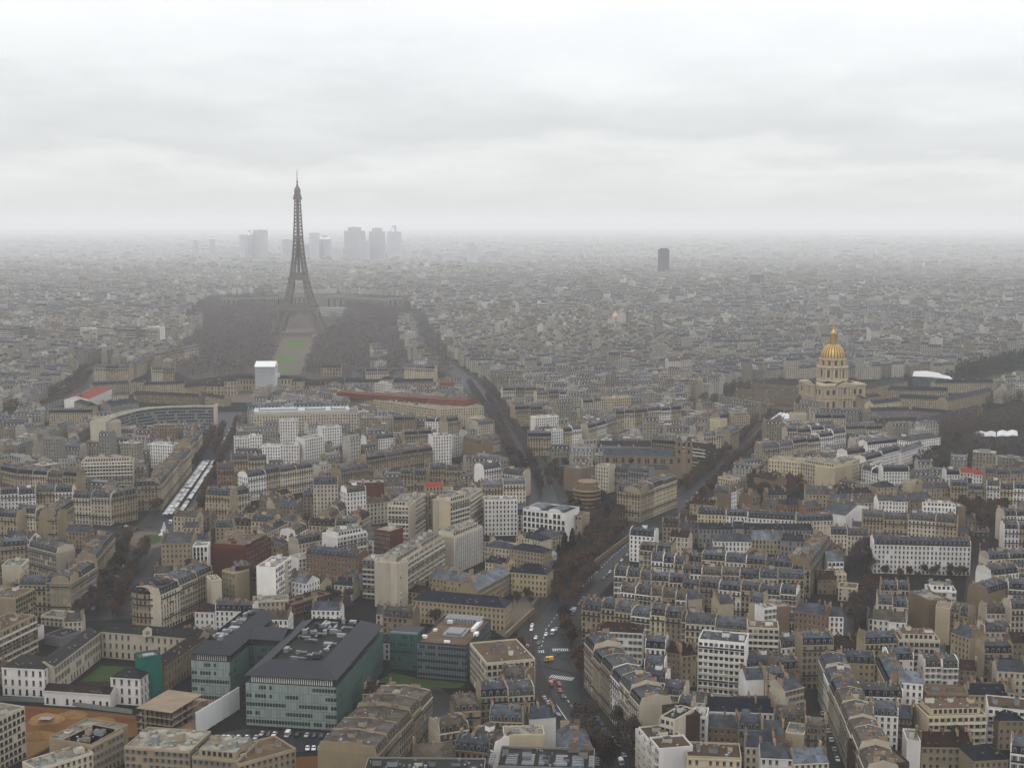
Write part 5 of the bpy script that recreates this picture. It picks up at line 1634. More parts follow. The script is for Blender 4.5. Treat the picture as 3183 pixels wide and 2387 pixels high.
 ('F', 1940, 885, 2190, 895, 6, 20, 1, 'pale', 'flat', 'gravel', 'P', '', 'low pavilion with broad pale roof in park'),
 ('F', 2085, 1265, 2270, 1260, 18, 13, 2, 'pale', 'man', 'slate', 'H', '', 'right edge below conifer'),
 ('F', 2085, 1340, 2270, 1345, 17, 13, 2, 'pale', 'man', 'slate', 'H', '', 'right edge, second row'),
 ('F', 1870, 1395, 1990, 1400, 15, 13, 1, 'brown', 'man', 'slate', 'P', '', 'dark house right of white hospital'),
 ('F', 180, 632, 245, 640, 20, 13, 1, 'blond', 'flat', 'gravel', 'X', '', 'pale blank wall at the left of the boulevard head'),
 ('F', 245, 625, 325, 615, 19, 13, 1, 'cream', 'man', 'slate', 'H', '', 'cream house at the boulevard head'),
 ('F', 328, 612, 440, 605, 21, 14, 1, 'cream', 'flatpent', 'gravel', 'P', '', 'tall tan house at the boulevard head'),
 ('F', 140, 735, 310, 725, 18, 14, 2, 'cream', 'man', 'zincpale', 'H', '', 'zinc pair left of boulevard'),
 ('F', 310, 725, 372, 690, 19, 14, 1, 'cream', 'man', 'zinc', 'H', '', 'zinc house on boulevard, left side'),
 ('F', 0, 790, 158, 812, 22, 15, 1, 'brown', 'flatpent', 'gravel', 'M', 'R', 'brownish terraced block left of boulevard'),
 # veterans hospital around the domed church
 ('F', 222, 505, 550, 555, 9, 14, 1, 'tan', 'man', 'taupe', 'P', 'L', 'long low tan wing left of domed church'),
 ('F', 340, 455, 740, 500, 9, 14, 1, 'tan', 'gable', 'taupe', 'P', '', 'second low taupe wing left of domed church'),
 ('F', 440, 415, 740, 440, 9, 14, 1, 'tan', 'gable', 'taupe', 'P', '', 'third low taupe wing left of domed church'),
 ('F', 555, 560, 740, 580, 8, 13, 1, 'brown', 'gable', 'taupe', 'P', '', 'low brown wing touching the domed church'),
 ('F', 1155, 445, 1460, 385, 19, 24, 1, 'cream', 'gablesteep', 'slate', 'P', '', 'long nave with big slate roof right of dome'),
 ('F', 1160, 500, 1290, 480, 14, 12, 1, 'cream', 'gable', 'slate', 'P', '', 'short slate wing right of domed church'),
 ('F', 1240, 535, 1420, 515, 13, 14, 1, 'blond', 'gable', 'slate', 'P', '', 'blond wing with arcades right of domed church'),
 ('F', 1400, 495, 1720, 510, 13, 14, 1, 'cream', 'gablesteep', 'slate', 'P', '', 'cream court wing behind low cloister roofs'),
 ('F', 1290, 440, 1720, 450, 13, 15, 1, 'cream', 'gablesteep', 'slate', 'P', '', 'rear court wing under the white marquee'),
 ('F', 1720, 515, 2020, 450, 13, 15, 1, 'cream', 'gablesteep', 'slate', 'P', '', 'right court wing towards the park lawn'),
 ('F', 1640, 400, 2020, 395, 13, 15, 1, 'cream', 'gablesteep', 'slate', 'P', '', 'far court wing right of white marquee'),
 ('F', 1220, 580, 1480, 575, 8, 13, 1, 'grey', 'gable', 'slate', 'P', '', 'low grey cloister roof, nearest the dome'),
 ('F', 1480, 575, 1780, 600, 8, 12, 1, 'grey', 'gable', 'slate', 'P', '', 'low grey cloister roof, middle'),
 ('F', 1370, 690, 1610, 640, 8, 12, 1, 'tan', 'gable', 'slate', 'P', '', 'long garden-side roof, near half'),
 ('F', 1610, 640, 1945, 560, 8, 12, 1, 'tan', 'gable', 'slate', 'P', '', 'long garden-side roof, far half'),
 ('F', 1190, 655, 1370, 690, 8, 13, 1, 'tan', 'gable', 'slate', 'P', '', 'low slate roof at the garden corner'),
 ('F', 1060, 700, 1300, 690, 11, 13, 2, 'blond', 'man', 'slate', 'P', '', 'houses below low roofs'),
]
for (t, x0, y0, x1, y1, h, d, n, wl, rf, rm, st, sd, ph) in ROWS:
    row(t, x0, y0, x1, y1, h, d, n, wl, rf, rm, ph, style=st, sides=sd)

for o in [o for o in COL.objects if o.get('label', '').endswith('dark steel roof at the bottom edge')]:
    for k in range(7):
        b = MB()
        x = -22 + k * 6.4
        b.box(x, x + (4.6 if k % 3 else 2.2), 2.5, 13, 20.2, 20.75, M['zincpale'], M['zincpale'] if k % 2 else M['pane'])
        for q in range(4):
            b.box(x + .2, x + 4.2, 4 + q * 2.2, 4.3 + q * 2.2, 20.76, 20.9, M['steel'])
        b.build('roof_skylight', o)

# ------------------------------------------------------------------ the large office of green glass
def glass_mat(name, base, dark, seg=0.45, fin=(0.30, 0.36, 0.34)):
    m, nt, b = new_mat(name, 0.35, 0, 0.35)
    uv = N(nt, 'ShaderNodeUVMap')
    sp = N(nt, 'ShaderNodeSeparateXYZ')
    nt.links.new(uv.outputs[0], sp.inputs[0])
    u, v = sp.outputs[0], sp.outputs[1]
    fu, fv = mth(nt, 'FRACT', u), mth(nt, 'FRACT', v)
    cell = N(nt, 'ShaderNodeCombineXYZ')
    nt.links.new(mth(nt, 'FLOOR', mth(nt, 'MULTIPLY', u, 0.22)), cell.inputs[0])
    nt.links.new(mth(nt, 'FLOOR', v), cell.inputs[1])
    wn = N(nt, 'ShaderNodeTexWhiteNoise')
    nt.links.new(cell.outputs[0], wn.inputs['Vector'])
    c2 = N(nt, 'ShaderNodeCombineXYZ')
    nt.links.new(mth(nt, 'FLOOR', u), c2.inputs[0])
    nt.links.new(mth(nt, 'FLOOR', v), c2.inputs[1])
    w2 = N(nt, 'ShaderNodeTexWhiteNoise')
    nt.links.new(c2.outputs[0], w2.inputs['Vector'])
    band = mth(nt, 'MULTIPLY', mth(nt, 'GREATER_THAN', fv, 0.32), mth(nt, 'LESS_THAN', fv, 0.74))
    on = mth(nt, 'MULTIPLY', band, mth(nt, 'LESS_THAN', wn.outputs[0], seg))
    on = mth(nt, 'MULTIPLY', on, mth(nt, 'LESS_THAN', w2.outputs[0], 0.85))
    shade = mth(nt, 'MULTIPLY_ADD', w2.outputs[0], 0.35, 0.8)
    c = mixc(nt, 1.0, base, shade, 'MULTIPLY')
    c = mixc(nt, on, c, dark)
    c = mixc(nt, mth(nt, 'LESS_THAN', fu, 0.13), c, fin)
    c = mixc(nt, mth(nt, 'LESS_THAN', fv, 0.05), c, tuple(x * .6 for x in base))
    nt.links.new(c, b.inputs['Base Color'])
    return m
M['greenglass'] = glass_mat('green_glass_front', (0.160, 0.195, 0.180), (0.006, 0.012, 0.013), 0.62, (0.23, 0.265, 0.25))
M['greenglass2'] = glass_mat('teal_glass_front', (0.024, 0.062, 0.055), (0.010, 0.018, 0.018), 0.4, (0.05, 0.105, 0.095))
M['sideglass'] = glass_mat('dark_teal_side_glass', (0.050, 0.092, 0.080), (0.014, 0.024, 0.022), 0.25, (0.065, 0.11, 0.096))
M['bluegrey'] = glass_mat('blue_grey_glass_front', (0.065, 0.080, 0.088), (0.005, 0.008, 0.01), 0.97, (0.10, 0.125, 0.135))
M['metalroof'] = plain('dark_metal_roof', (0.030, 0.031, 0.037), 0.6, .12, .1, obj_var=.08)
M['terracefin'] = plain('white_fin', (0.50, 0.50, 0.47), 0.7, 0.1, 0.5)

def frame_from(P0, P1):
    u = P1 - P0
    u.z = 0
    L = u.length
    u.normalize()
    n = Vector((-u.y, u.x, 0))
    if n.dot(P0 + P1) < 0:
        n = -n
    return u, n, L

def glass_box(b, x0, x1, y0, y1, z0, z1, mat, storey=3.9, top='metalroof', pitch=1.35, side=None):
    for k_, (ax, ay, bx, by) in enumerate(((x0, y0, x1, y0), (x1, y0, x1, y1), (x1, y1, x0, y1), (x0, y1, x0, y0))):
        L = math.hypot(bx - ax, by - ay)
        un, vn = round(L / pitch), round((z1 - z0) / storey)
        b.face([(ax, ay, z0), (bx, by, z0), (bx, by, z1), (ax, ay, z1)], M[side if side and k_ == 1 else mat], [(0, 0), (un, 0), (un, vn), (0, vn)])
    b.face([(x0, y0, z1), (x1, y0, z1), (x1, y1, z1), (x0, y1, z1)], M[top])

def hip_ring(b, x0, x1, y0, y1, z0, z1, ins, mat, well=1.6):
    o = [(x0, y0), (x1, y0), (x1, y1), (x0, y1)]
    i = [(x0 + ins, y0 + ins), (x1 - ins, y0 + ins), (x1 - ins, y1 - ins), (x0 + ins, y1 - ins)]
    for k in range(4):
        q = (k + 1) % 4
        b.face([(*o[k], z0), (*o[q], z0), (*i[q], z1), (*i[k], z1)], M[mat])
        b.face([(*i[k], z1), (*i[q], z1), (*i[q], z1 - well), (*i[k], z1 - well)], M['darkroof'])
    b.face([(*p, z1 - well) for p in i], M['darkroof'])
    b.face([(*p, z0 - .3) for p in reversed(o)], M['metalroof'])

def equipment(root, x0, x1, y0, y1, z, n, rnd):
    for k in range(n):
        e = MB()
        xx, yy = rnd.uniform(x0, x1), rnd.uniform(y0, y1)
        a, c, h = rnd.uniform(.5, 2.4), rnd.uniform(.5, 2.0), rnd.uniform(.7, 2.6)
        m = M['steel'] if rnd.random() < .75 else M['dframe']
        e.box(xx - a, xx + a, yy - c, yy + c, z, z + h, m)
        if rnd.random() < .5:
            l = rnd.uniform(3, 8)
            e.box(max(x0 - 1, xx - .35), xx + .35, yy, min(y1 + 1, yy + l), z + h * .4, z + h * .4 + .7, M['steel'], bottom=True)
        else:
            l = rnd.uniform(2, 6)
            e.box(xx, min(x1 + 1, xx + l), yy - .35, yy + .35, z + h * .5, z + h * .5 + .7, M['steel'], bottom=True)
        e.build('roof_plant', root)

def glass_complex():
    P0, P1 = T('A', 1600, 1362), T('A', 2185, 1398)
    u, n, L = frame_from(P0, P1)
    far = T('B', 322, 1010)
    D = (far - P1).dot(n)
    c = (P0 + P1) / 2
    root = thing('glass_office', 'huge green glass office with dark metal hip roofs and rooftop machinery, lower left', 'office building', c, math.atan2(u.y, u.x))
    rnd = random.Random(5)
    hx = L / 2
    Q = T('A', 1255, 930, 20) - c
    R_ = T('A', 1608, 962, 20) - c
    wx0, wy = Q.dot(u), min(Q.dot(n), R_.dot(n))
    wx1 = -hx - 1.0 if R_.dot(u) > -hx - 4 else R_.dot(u)
    Dw = D + 8
    def wing(name, x0, x1, y0, y1, fins=True):
        b = MB()
        glass_box(b, x0, x1, y0, y1, 0, 20, 'greenglass', side='sideglass')
        w = b.build(name, root)
        b = MB()
        b.box(x0 + 2, x1 - 2, y0 + 2, y1 - 2, 20, 23.4, M['dframe'])
        w2 = b.build('top_storey', root)
        f = MB()
        k = int((x1 - x0 - 4) / 1.0)
        for i in range(k):
            xx = x0 + 2 + (i + .5) * (x1 - x0 - 4) / k
            f.box(xx - .16, xx + .16, y0 + 1.3, y0 + 1.95, 20.02, 23.3, M['terracefin'])
        f.build('white_fins', root)['kind'] = 'stuff'
        r = MB()
        hip_ring(r, x0 - .4, x1 + .4, y0 - .4, y1 + .4, 23.5, 28.6, min(9.5, (x1 - x0) * .3), 'metalroof')
        r.build('hip_roof', root)
        ins = min(9.5, (x1 - x0) * .3) + 1.6
        equipment(root, x0 + ins, x1 - ins, y0 + ins, y1 - ins, 27.1, int((y1 - y0) / 2.6), rnd)
    wing('east_wing', -hx, hx, 0, D)
    wing('west_wing', wx0, wx1 - 9, wy, Dw)
    b = MB()
    glass_box(b, wx1 - 8.98, -hx - .02, D * .62, D * .62 + 20, 0, 20, 'greenglass2')
    b.face([(wx1 - 9.3, D * .62 - .4, 23.4), (-hx, D * .62 - .4, 23.4), (-hx, D * .62 + 9, 27), (wx1 - 9.3, D * .62 + 9, 27)], M['metalroof'])
    b.face([(wx1 - 9.3, D * .62 + 9, 27), (-hx, D * .62 + 9, 27), (-hx, D * .62 + 20.4, 23.4), (wx1 - 9.3, D * .62 + 20.4, 23.4)], M['metalroof'])
    b.box(wx1 - 8, -hx - .05, D * .62 + 1.5, D * .62 + 19, 20.02, 23.4, M['dframe'])
    b.build('link_wing', root)
    FOOT.append((c.x + (n * D / 2).x, c.y + (n * D / 2).y, math.hypot(hx, D / 2) + 2, u.x, u.y, hx + 3, D / 2 + 2))
    wc = c + u * ((wx0 + wx1) / 2) + n * ((wy + Dw) / 2)
    FOOT.append((wc.x, wc.y, math.hypot(wx1 - wx0, Dw - wy) / 2 + 2, u.x, u.y, (wx1 - wx0) / 2 + 1, (Dw - wy) / 2 + 2))
    print('GLASS', L, D, wx0, wx1, wy, Dw)
    # glass link and second block
    A0, A1 = T('B', 495, 1050), T('B', 815, 1078)
    u2, n2, L2 = frame_from(A0, A1)
    c2 = (A0 + A1) / 2
    r2 = thing('glass_office', 'smaller blue-grey glass office with brown planted roof and white ducts', 'office building', c2, math.atan2(u2.y, u2.x))
    b = MB()
    D2 = 46
    glass_box(b, -L2 / 2, L2 / 2, 0, D2, 0, 17.6, 'bluegrey', top='brownroof')
    b.build('wall', r2)
    pr = MB()
    for (x0, x1, y0, y1) in ((-L2 / 2, L2 / 2, 0, .4), (-L2 / 2, L2 / 2, D2 - .4, D2), (-L2 / 2, -L2 / 2 + .4, .4, D2 - .4), (L2 / 2 - .4, L2 / 2, .4, D2 - .4)):
        pr.box(x0, x1, y0, y1, 17.6, 18.4, M['metalroof'])
    pr.build('parapet', r2)
    at = MB()
    at.box(-4, 7, 14, 27, 17.65, 18.6, M['steel'], M['pane'])
    at.box(-2.5, 5.5, 15.5, 25.5, 18.6, 19.2, M['steel'], M['pane'])
    at.build('atrium_skylight', r2)
    for (x0, x1, y0, y1, h) in ((8.0, 10, 24, 40, 1.8), (11.5, 13.5, 17, 21, 1.6), (-8, -5, 35, 37, 1.6), (-13, -10.5, 8, 10, 1.4), (0, 3, 3.5, 5, 1.0), (-11, -9, 20, 22, 1.2)):
        e = MB()
        e.box(x0, x1, y0, y1, 17.65, 17.6 + h, M['w_white'])
        e.build('white_duct', r2)
    gl = MB()
    for i in range(12):
        gl.box(-L2 / 2 + 3 + i * (L2 - 6) / 12, -L2 / 2 + 3 + (i + .8) * (L2 - 6) / 12, D2 - 9, D2 - 1, 17.62, 20 , M['steel'], M['pane'])
    gl.build('glazed_terrace', r2)
    cc = c2 + n2 * D2 / 2
    FOOT.append((cc.x, cc.y, math.hypot(L2, D2) / 2, u2.x, u2.y, L2 / 2, D2 / 2))
    B0, B1 = T('B', 318, 1000), T('B', 498, 1012)
    u3, n3, L3 = frame_from(B0, B1)
    c3 = (B0 + B1) / 2
    r3 = thing('glass_office', 'narrow dark teal glass link between the two glass offices', 'office building', c3, math.atan2(u3.y, u3.x))
    b = MB()
    glass_box(b, -L3 / 2, L3 / 2, 0, 14, 0, 19, 'greenglass2', top='metalroof')
    b.build('wall', r3)
    e = MB()
    e.box(-L3 / 2, L3 / 2, 0, .4, 19, 20, M['steel'])
    e.build('parapet', r3)
    FOOT.append((c3.x, c3.y + 7, 22, u3.x, u3.y, L3 / 2, 9))
glass_complex()
sheet('lawn', [T('B', x, y) for x, y in [(180, 1120), (330, 1020), (500, 1060), (810, 1090), (780, 1120), (300, 1130)]], M['lawn'], 0.03)
sheet('car_park', [T('A', x, y) for x, y in [(1400, 1420), (1600, 1385), (2200, 1410), (2230, 1500), (1900, 1540), (1500, 1500)]], M['asphalt'], 0.02)

# ------------------------------------------------------------------ the old court of schools and the building site
def old_court():
    W = [
     ('A', 10, 988, 282, 1002, 14, 15, 'white', 'hip', 'darkroof', 'R', 'square corner house of the old court, left'),
     ('A', 352, 985, 650, 762, 14, 10, 'pale', 'gablebare', 'darkroof', '', 'long left wing of the old court'),
     ('A', 655, 757, 1290, 806, 14, 11, 'pale', 'gablebare', 'darkroof', '', 'rear wing of the old court with a central clock gable'),
     ('A', 1068, 985, 1335, 800, 13, 10, 'stone', 'gablebare', 'tile', '', 'right wing of the old court beside the glass office'),
     ('A', 716, 1052, 908, 1064, 13, 11, 'white', 'hip', 'darkroof', 'R', 'white front house beside the green netting'),
     ('A', 284, 1138, 714, 1166, 7, 8, 'white', 'gablebare', 'tile', '', 'low gate range with dark arch and red-brown roof')]
    for (t, x0, y0, x1, y1, h, d, wl, rf, rm, sd, ph) in W:
        row(t, x0, y0, x1, y1, h, d, 1, wl, rf, rm, ph, style='P', sides=sd, storey=4.6 if h > 10 else 6, bay=3.4, name='school_building', win=(1.25, 2.5, 1.1))
    sheet('court_ground', [T('A', x, y) for x, y in [(300, 1170), (660, 960), (1080, 1000), (900, 1180), (700, 1200)]], M['soil'], 0.02)
    sheet('lawn', [T('A', x, y) for x, y in [(520, 1080), (660, 975), (860, 985), (720, 1080)]], M['lawn'], 0.04)
    A0, A1 = T('A', 912, 1202), T('A', 1056, 1178)
    u, n, L = frame_from(A0, A1)
    c = (A0 + A1) / 2
    r = thing('scaffold_tower', 'tall scaffold wrapped in green netting at the front of the old court', 'scaffold', c, math.atan2(u.y, u.x))
    net = plain('green_netting', (0.003, 0.085, 0.070), 0.85, 0.3, 0.25, obj_var=0, spec=0.1)
    b = MB()
    h = 21
    for (ax, ay, bx, by) in ((-L / 2, 0, L / 2, 0), (L / 2, 0, L / 2, 9), (L / 2, 9, -L / 2, 9), (-L / 2, 9, -L / 2, 0)):
        k = 8
        for i in range(k):
            for j in range(7):
                t0, t1 = i / k, (i + 1) / k
                z0, z1 = .6 + j * (h - .6) / 7, .6 + (j + 1) * (h - .6) / 7
                dx, dy = (by - ay), -(bx - ax)
                dl = math.hypot(dx, dy)
                off = lambda q, z: .10 * math.sin(q * 40 + z * .9) / dl
                b.face([(ax + (bx - ax) * t + dx * off(t, z), ay + (by - ay) * t + dy * off(t, z), z) for t, z in ((t0, z0), (t1, z0), (t1, z1), (t0, z1))], net)
    b.build('netting', r)
    p = MB()
    for i in range(6):
        for y in (.4, 4.5, 8.6):
            x = -L / 2 + .4 + i * (L - .8) / 5
            p.beam((x, y, 0), (x, y, h + 1.2), .14, M['steel'])
    p.build('scaffold_poles', r)
    p = MB()
    p.box(-L / 2 + .3, L / 2 - .3, .3, 8.7, h - 1.4, h - 1.2, M['gravelpath'])
    p.box(-L / 4, L / 4, 2, 6, h - 1.2, h - .2, M['steel'])
    p.build('top_deck', r)
    # clock gable on the rear wing
    g = T('A', 955, 770, 15.5)
    r = thing('clock_gable', 'small stone clock gable on the dark roof of the old court', 'gable', (g.x, g.y, 14.2), math.atan2(u.y, u.x))
    b = MB()
    b.box(-2.2, 2.2, -1, 1, 0, 3.6, M['w_pale'])
    b.face([(-2.6, -1.1, 3.6), (2.6, -1.1, 3.6), (0, -1.1, 5.4)], M['w_pale'])
    b.face([(-2.6, -1.1, 3.6), (0, -1.1, 5.4), (0, 1.1, 5.4), (-2.6, 1.1, 3.6)], M['slate'])
    b.face([(2.6, -1.1, 3.6), (2.6, 1.1, 3.6), (0, 1.1, 5.4), (0, -1.1, 5.4)], M['slate'])
    b.build('gable_wall', r)
    k = MB()
    k.lathe([(0.0, 0), (1.1, 0), (1.1, .12), (0, .12)], M['frame'], 16)
    o = k.build('clock_face', r)
    o.location = (0, -1.02, 2)
    o.rotation_euler = (math.pi / 2, 0, 0)
old_court()

def building_site():
    sheet('sand_yard', [T('A', x, y) for x, y in [(150, 1235), (520, 1262), (880, 1300), (900, 1430), (700, 1470), (330, 1500), (160, 1600), (120, 1400)]], M['sand'], 0.02)
    sheet('sand_yard', [T('A', x, y) for x, y in [(1900, 1570), (2110, 1560), (2120, 1660), (1880, 1660)]], M['sand'], 0.02)
    for k_, pts in enumerate(([(170, 1250), (420, 1290), (330, 1345), (180, 1330)], [(560, 1300), (840, 1315), (860, 1350), (600, 1345)], [(160, 1480), (300, 1420), (330, 1490), (170, 1580)], [(420, 1380), (640, 1390), (560, 1450), (380, 1440)])):
        sheet('earth_patch', [T('A', x, y) for x, y in pts], M['sandred' if k_ != 2 else 'sandpale'], 0.035 + k_ * .004)
    tp = T('A', 298, 1352)
    tm = MB()
    for q_ in range(5):
        tm.face([(-3 + q_ * 1.2, -2, .05 + .25 * (q_ % 2)), (-1.8 + q_ * 1.2, -2, .05 + .25 * ((q_ + 1) % 2)), (-1.8 + q_ * 1.2, 2, .05 + .25 * ((q_ + 1) % 2)), (-3 + q_ * 1.2, 2, .05 + .25 * (q_ % 2))], plain('grey_tarpaulin_%d' % q_, (.16, .17, .18), .7, .2, .5))
    to = tm.build('tarpaulin')
    to.location = (tp.x, tp.y, 2.4)
    tag(to, 'grey tarpaulin lying on the ochre sand of the building yard', 'tarpaulin')
    rnd = random.Random(3)
    for i, (x, y, r, h, lab) in enumerate([(300, 1330, 9, 3.0, 'left heap of ochre sand in the building yard'), (470, 1300, 7, 2.2, 'middle heap of ochre sand in the building yard'), (640, 1340, 8, 2.0, 'right heap of ochre sand in the building yard'), (250, 1440, 9, 2.6, 'ochre sand heap nearest the L-shaped block')]):
        c = T('A', x, y)
        b = MB()
        n = 14
        rings = []
        for k, (rr, hh) in enumerate(((1, 0), (.75, .35), (.45, .75), (.18, 1.0))):
            rings.append([(r * rr * math.cos(2 * math.pi * q / n) * rnd.uniform(.85, 1.15), r * rr * .7 * math.sin(2 * math.pi * q / n) * rnd.uniform(.85, 1.15), h * hh * rnd.uniform(.9, 1.1)) for q in range(n)])
        for a, d in zip(rings, rings[1:]):
            for q in range(n):
                b.face([a[q], a[(q + 1) % n], d[(q + 1) % n], d[q]], M['sandpale'])
        b.face(rings[-1], M['sandpale'])
        o = b.build('sand_heap')
        o.location = c
        tag(o, lab, 'sand heap', 'sand heaps in the building yard')
    P = [T('A', x, y) for x, y in [(-20, 1205), (250, 1215), (520, 1248), (860, 1292)]]
    fm = plain('hoarding_panel', (0.16, 0.175, 0.165), 0.7, 0.2, 0.3)
    r = thing('site_hoarding', 'grey-green panel hoarding between the white school front and the sand yard', 'fence', P[1])
    b = MB()
    po = MB()
    for a, d in zip(P, P[1:]):
        a, d = a - P[1], d - P[1]
        k = max(1, int((d - a).length / 2.5))
        for i in range(k):
            p, q = a.lerp(d, i / k), a.lerp(d, (i + .96) / k)
            b.beam((p.x, p.y, 1.25), (q.x, q.y, 1.25), .12, fm)
            b.face([(p.x, p.y, .1), (q.x, q.y, .1), (q.x, q.y, 2.4), (p.x, p.y, 2.4)], fm)
            po.box(p.x - .08, p.x + .08, p.y + .03, p.y + .2, 0, 2.5, M['steel'])
    b.build('panels', r)
    po.build('posts', r)
    # gutted concrete building
    A0, A1 = T('A', 884, 1250, 12.5), T('A', 1112, 1282, 12.5)
    A0.z = A1.z = 0
    u, n, L = frame_from(A0, A1)
    c = (A0 + A1) / 2
    r = thing('gutted_building', 'gutted concrete building with open dark floors and tan roof slab', 'building shell', c, math.atan2(u.y, u.x))
    con = plain('raw_concrete', (0.20, 0.155, 0.11), 0.95, 0.35, 0.2, obj_var=0.1)
    D = 25
    for k in range(5):
        z = 12.5 * k / 4
        s = MB()
        s.box(-L / 2, L / 2, 0, D, z - .35, z, con, bottom=True) if k else s.box(-L / 2, L / 2, 0, D, .02, .1, con)
        s.build('floor_slab', r)
    for i in range(8):
        for y in (.5, 9, 18):
            x = -L / 2 + .5 + i * (L - 1) / 7
            q = MB()
            q.box(x - .25, x + .25, y - .25, y + .25, 0.1, 12.1, M['darkroof'] if y < 1 else con)
            q.build('column', r)
    q = MB()
    q.box(-L / 2 + .3, L / 2 - .3, 12, 12.4, 0, 12.1, M['darkroof'])
    q.build('back_wall', r)
    q = MB()
    G4 = [T('A', x, y) - c for x, y in ((1030, 1420), (1258, 1446), (1530, 1268), (1340, 1235))]
    m = r.matrix_basis.to_3x3().transposed()
    G4 = [Matrix.Rotation(-r.rotation_euler.z, 3, 'Z') @ g_ for g_ in G4]
    q.prism([(g_.x, g_.y) for g_ in G4], 0, 3.2, M['blind_tan'], plain('pink_rubble', (0.15, 0.09, 0.062), .95, .4, .3))
    for t in (.35, .6, .8):
        a_, b_ = G4[0].lerp(G4[3], t), G4[1].lerp(G4[2], t)
        q.beam((a_.x, a_.y, 4.6), (a_.lerp(b_, .3).x, a_.lerp(b_, .3).y, 4.6), 2.6, con)
    q.build('stripped_annexe', r)
    FOOT.append((c.x + (n * D / 2).x, c.y + (n * D / 2).y, 40, u.x, u.y, L / 2 + 12, D / 2 + 2))
    B0, B1 = T('A', 1272, 1440), T('A', 1556, 1262)
    u, n, L = frame_from(B0, B1)
    c = (B0 + B1) / 2
    r = thing('sheeted_wall', 'long white sheeted scaffold wall beside the car park', 'scaffold wall', c, math.atan2(u.y, u.x))
    b = MB()
    k = 24
    for i in range(k):
        x0, x1 = -L / 2 + i * L / k, -L / 2 + (i + 1) * L / k
        y0, y1 = .12 * math.sin(i * 1.7), .12 * math.sin((i + 1) * 1.7)
        b.face([(x0, y0, .3), (x1, y1, .3), (x1, y1, 11), (x0, y0, 11)], M['white'])
        b.face([(x0, y0 + .3, 11), (x0, y0, 11), (x1, y1, 11), (x1, y1 + .3, 11)], M['white'])
    b.build('sheeting', r)
    p = MB()
    for i in range(13):
        x = -L / 2 + i * L / 12
        p.beam((x, .6, 0), (x, .6, 11.3), .14, M['steel'])
        p.beam((x, 1.6, 0), (x, 1.6, 11.3), .14, M['steel'])
    for z in (2, 4, 6, 8, 10):
        p.beam((-L / 2, .6, z), (L / 2, .6, z), .1, M['steel'])
    p.build('scaffold_poles', r)
building_site()

# ------------------------------------------------------------------ rounded prow of the ornate block, left
def prow():
    a, b_ = T('A', 1040, 520, 21), T('A', 905, 470, 21)
    a.z = b_.z = 0
    c = (a + b_) / 2
    c = c + Vector((0, 6, 0))
    r = thing('apartment_building', 'ornate rounded corner building with tiered balconies where two streets meet', 'apartment building', c)
    rad = (a - b_).length / 2 + .5
    w = MB()
    n, ns, h = 28, 6, 21
    for j in range(ns):
        for i in range(n):
            t0, t1 = 2 * math.pi * i / n, 2 * math.pi * (i + 1) / n
            p, q = (rad * math.cos(t0), rad * math.sin(t0)), (rad * math.cos(t1), rad * math.sin(t1))
            w.face([(*p, h * j / ns), (*q, h * j / ns), (*q, h * (j + 1) / ns), (*p, h * (j + 1) / ns)], M['p_stone'], [(i, j), (i + 1, j), (i + 1, j + 1), (i, j + 1)])
    w.build('wall', r)
    for k in (2, 4, 5):
        z = h * k / ns
        b = MB()
        b.lathe([(rad, z - .2), (rad + .9, z - .1), (rad + .9, z + .1)], M['w_stone'], n)
        b.lathe([(rad + .85, z + .1), (rad + .85, z + .95)], M['iron'], n)
        b.build('balcony', r)
    ro = MB()
    ro.lathe([(rad + .4, h), (rad - .8, h + 3), (rad - 2.5, h + 4.4), (2, h + 5.4), (0, h + 5.6)], M['slate'], n)
    ro.build('roof', r)
    for i in range(9):
        t = math.pi + math.pi * (i + .5) / 9
        put('dormer', DORMERS['slate'], r, ((rad - .3) * math.cos(t), (rad - .3) * math.sin(t), h + .5), t + math.pi / 2)
    FOOT.append((c.x, c.y, rad, 1, 0, rad, rad))
prow()

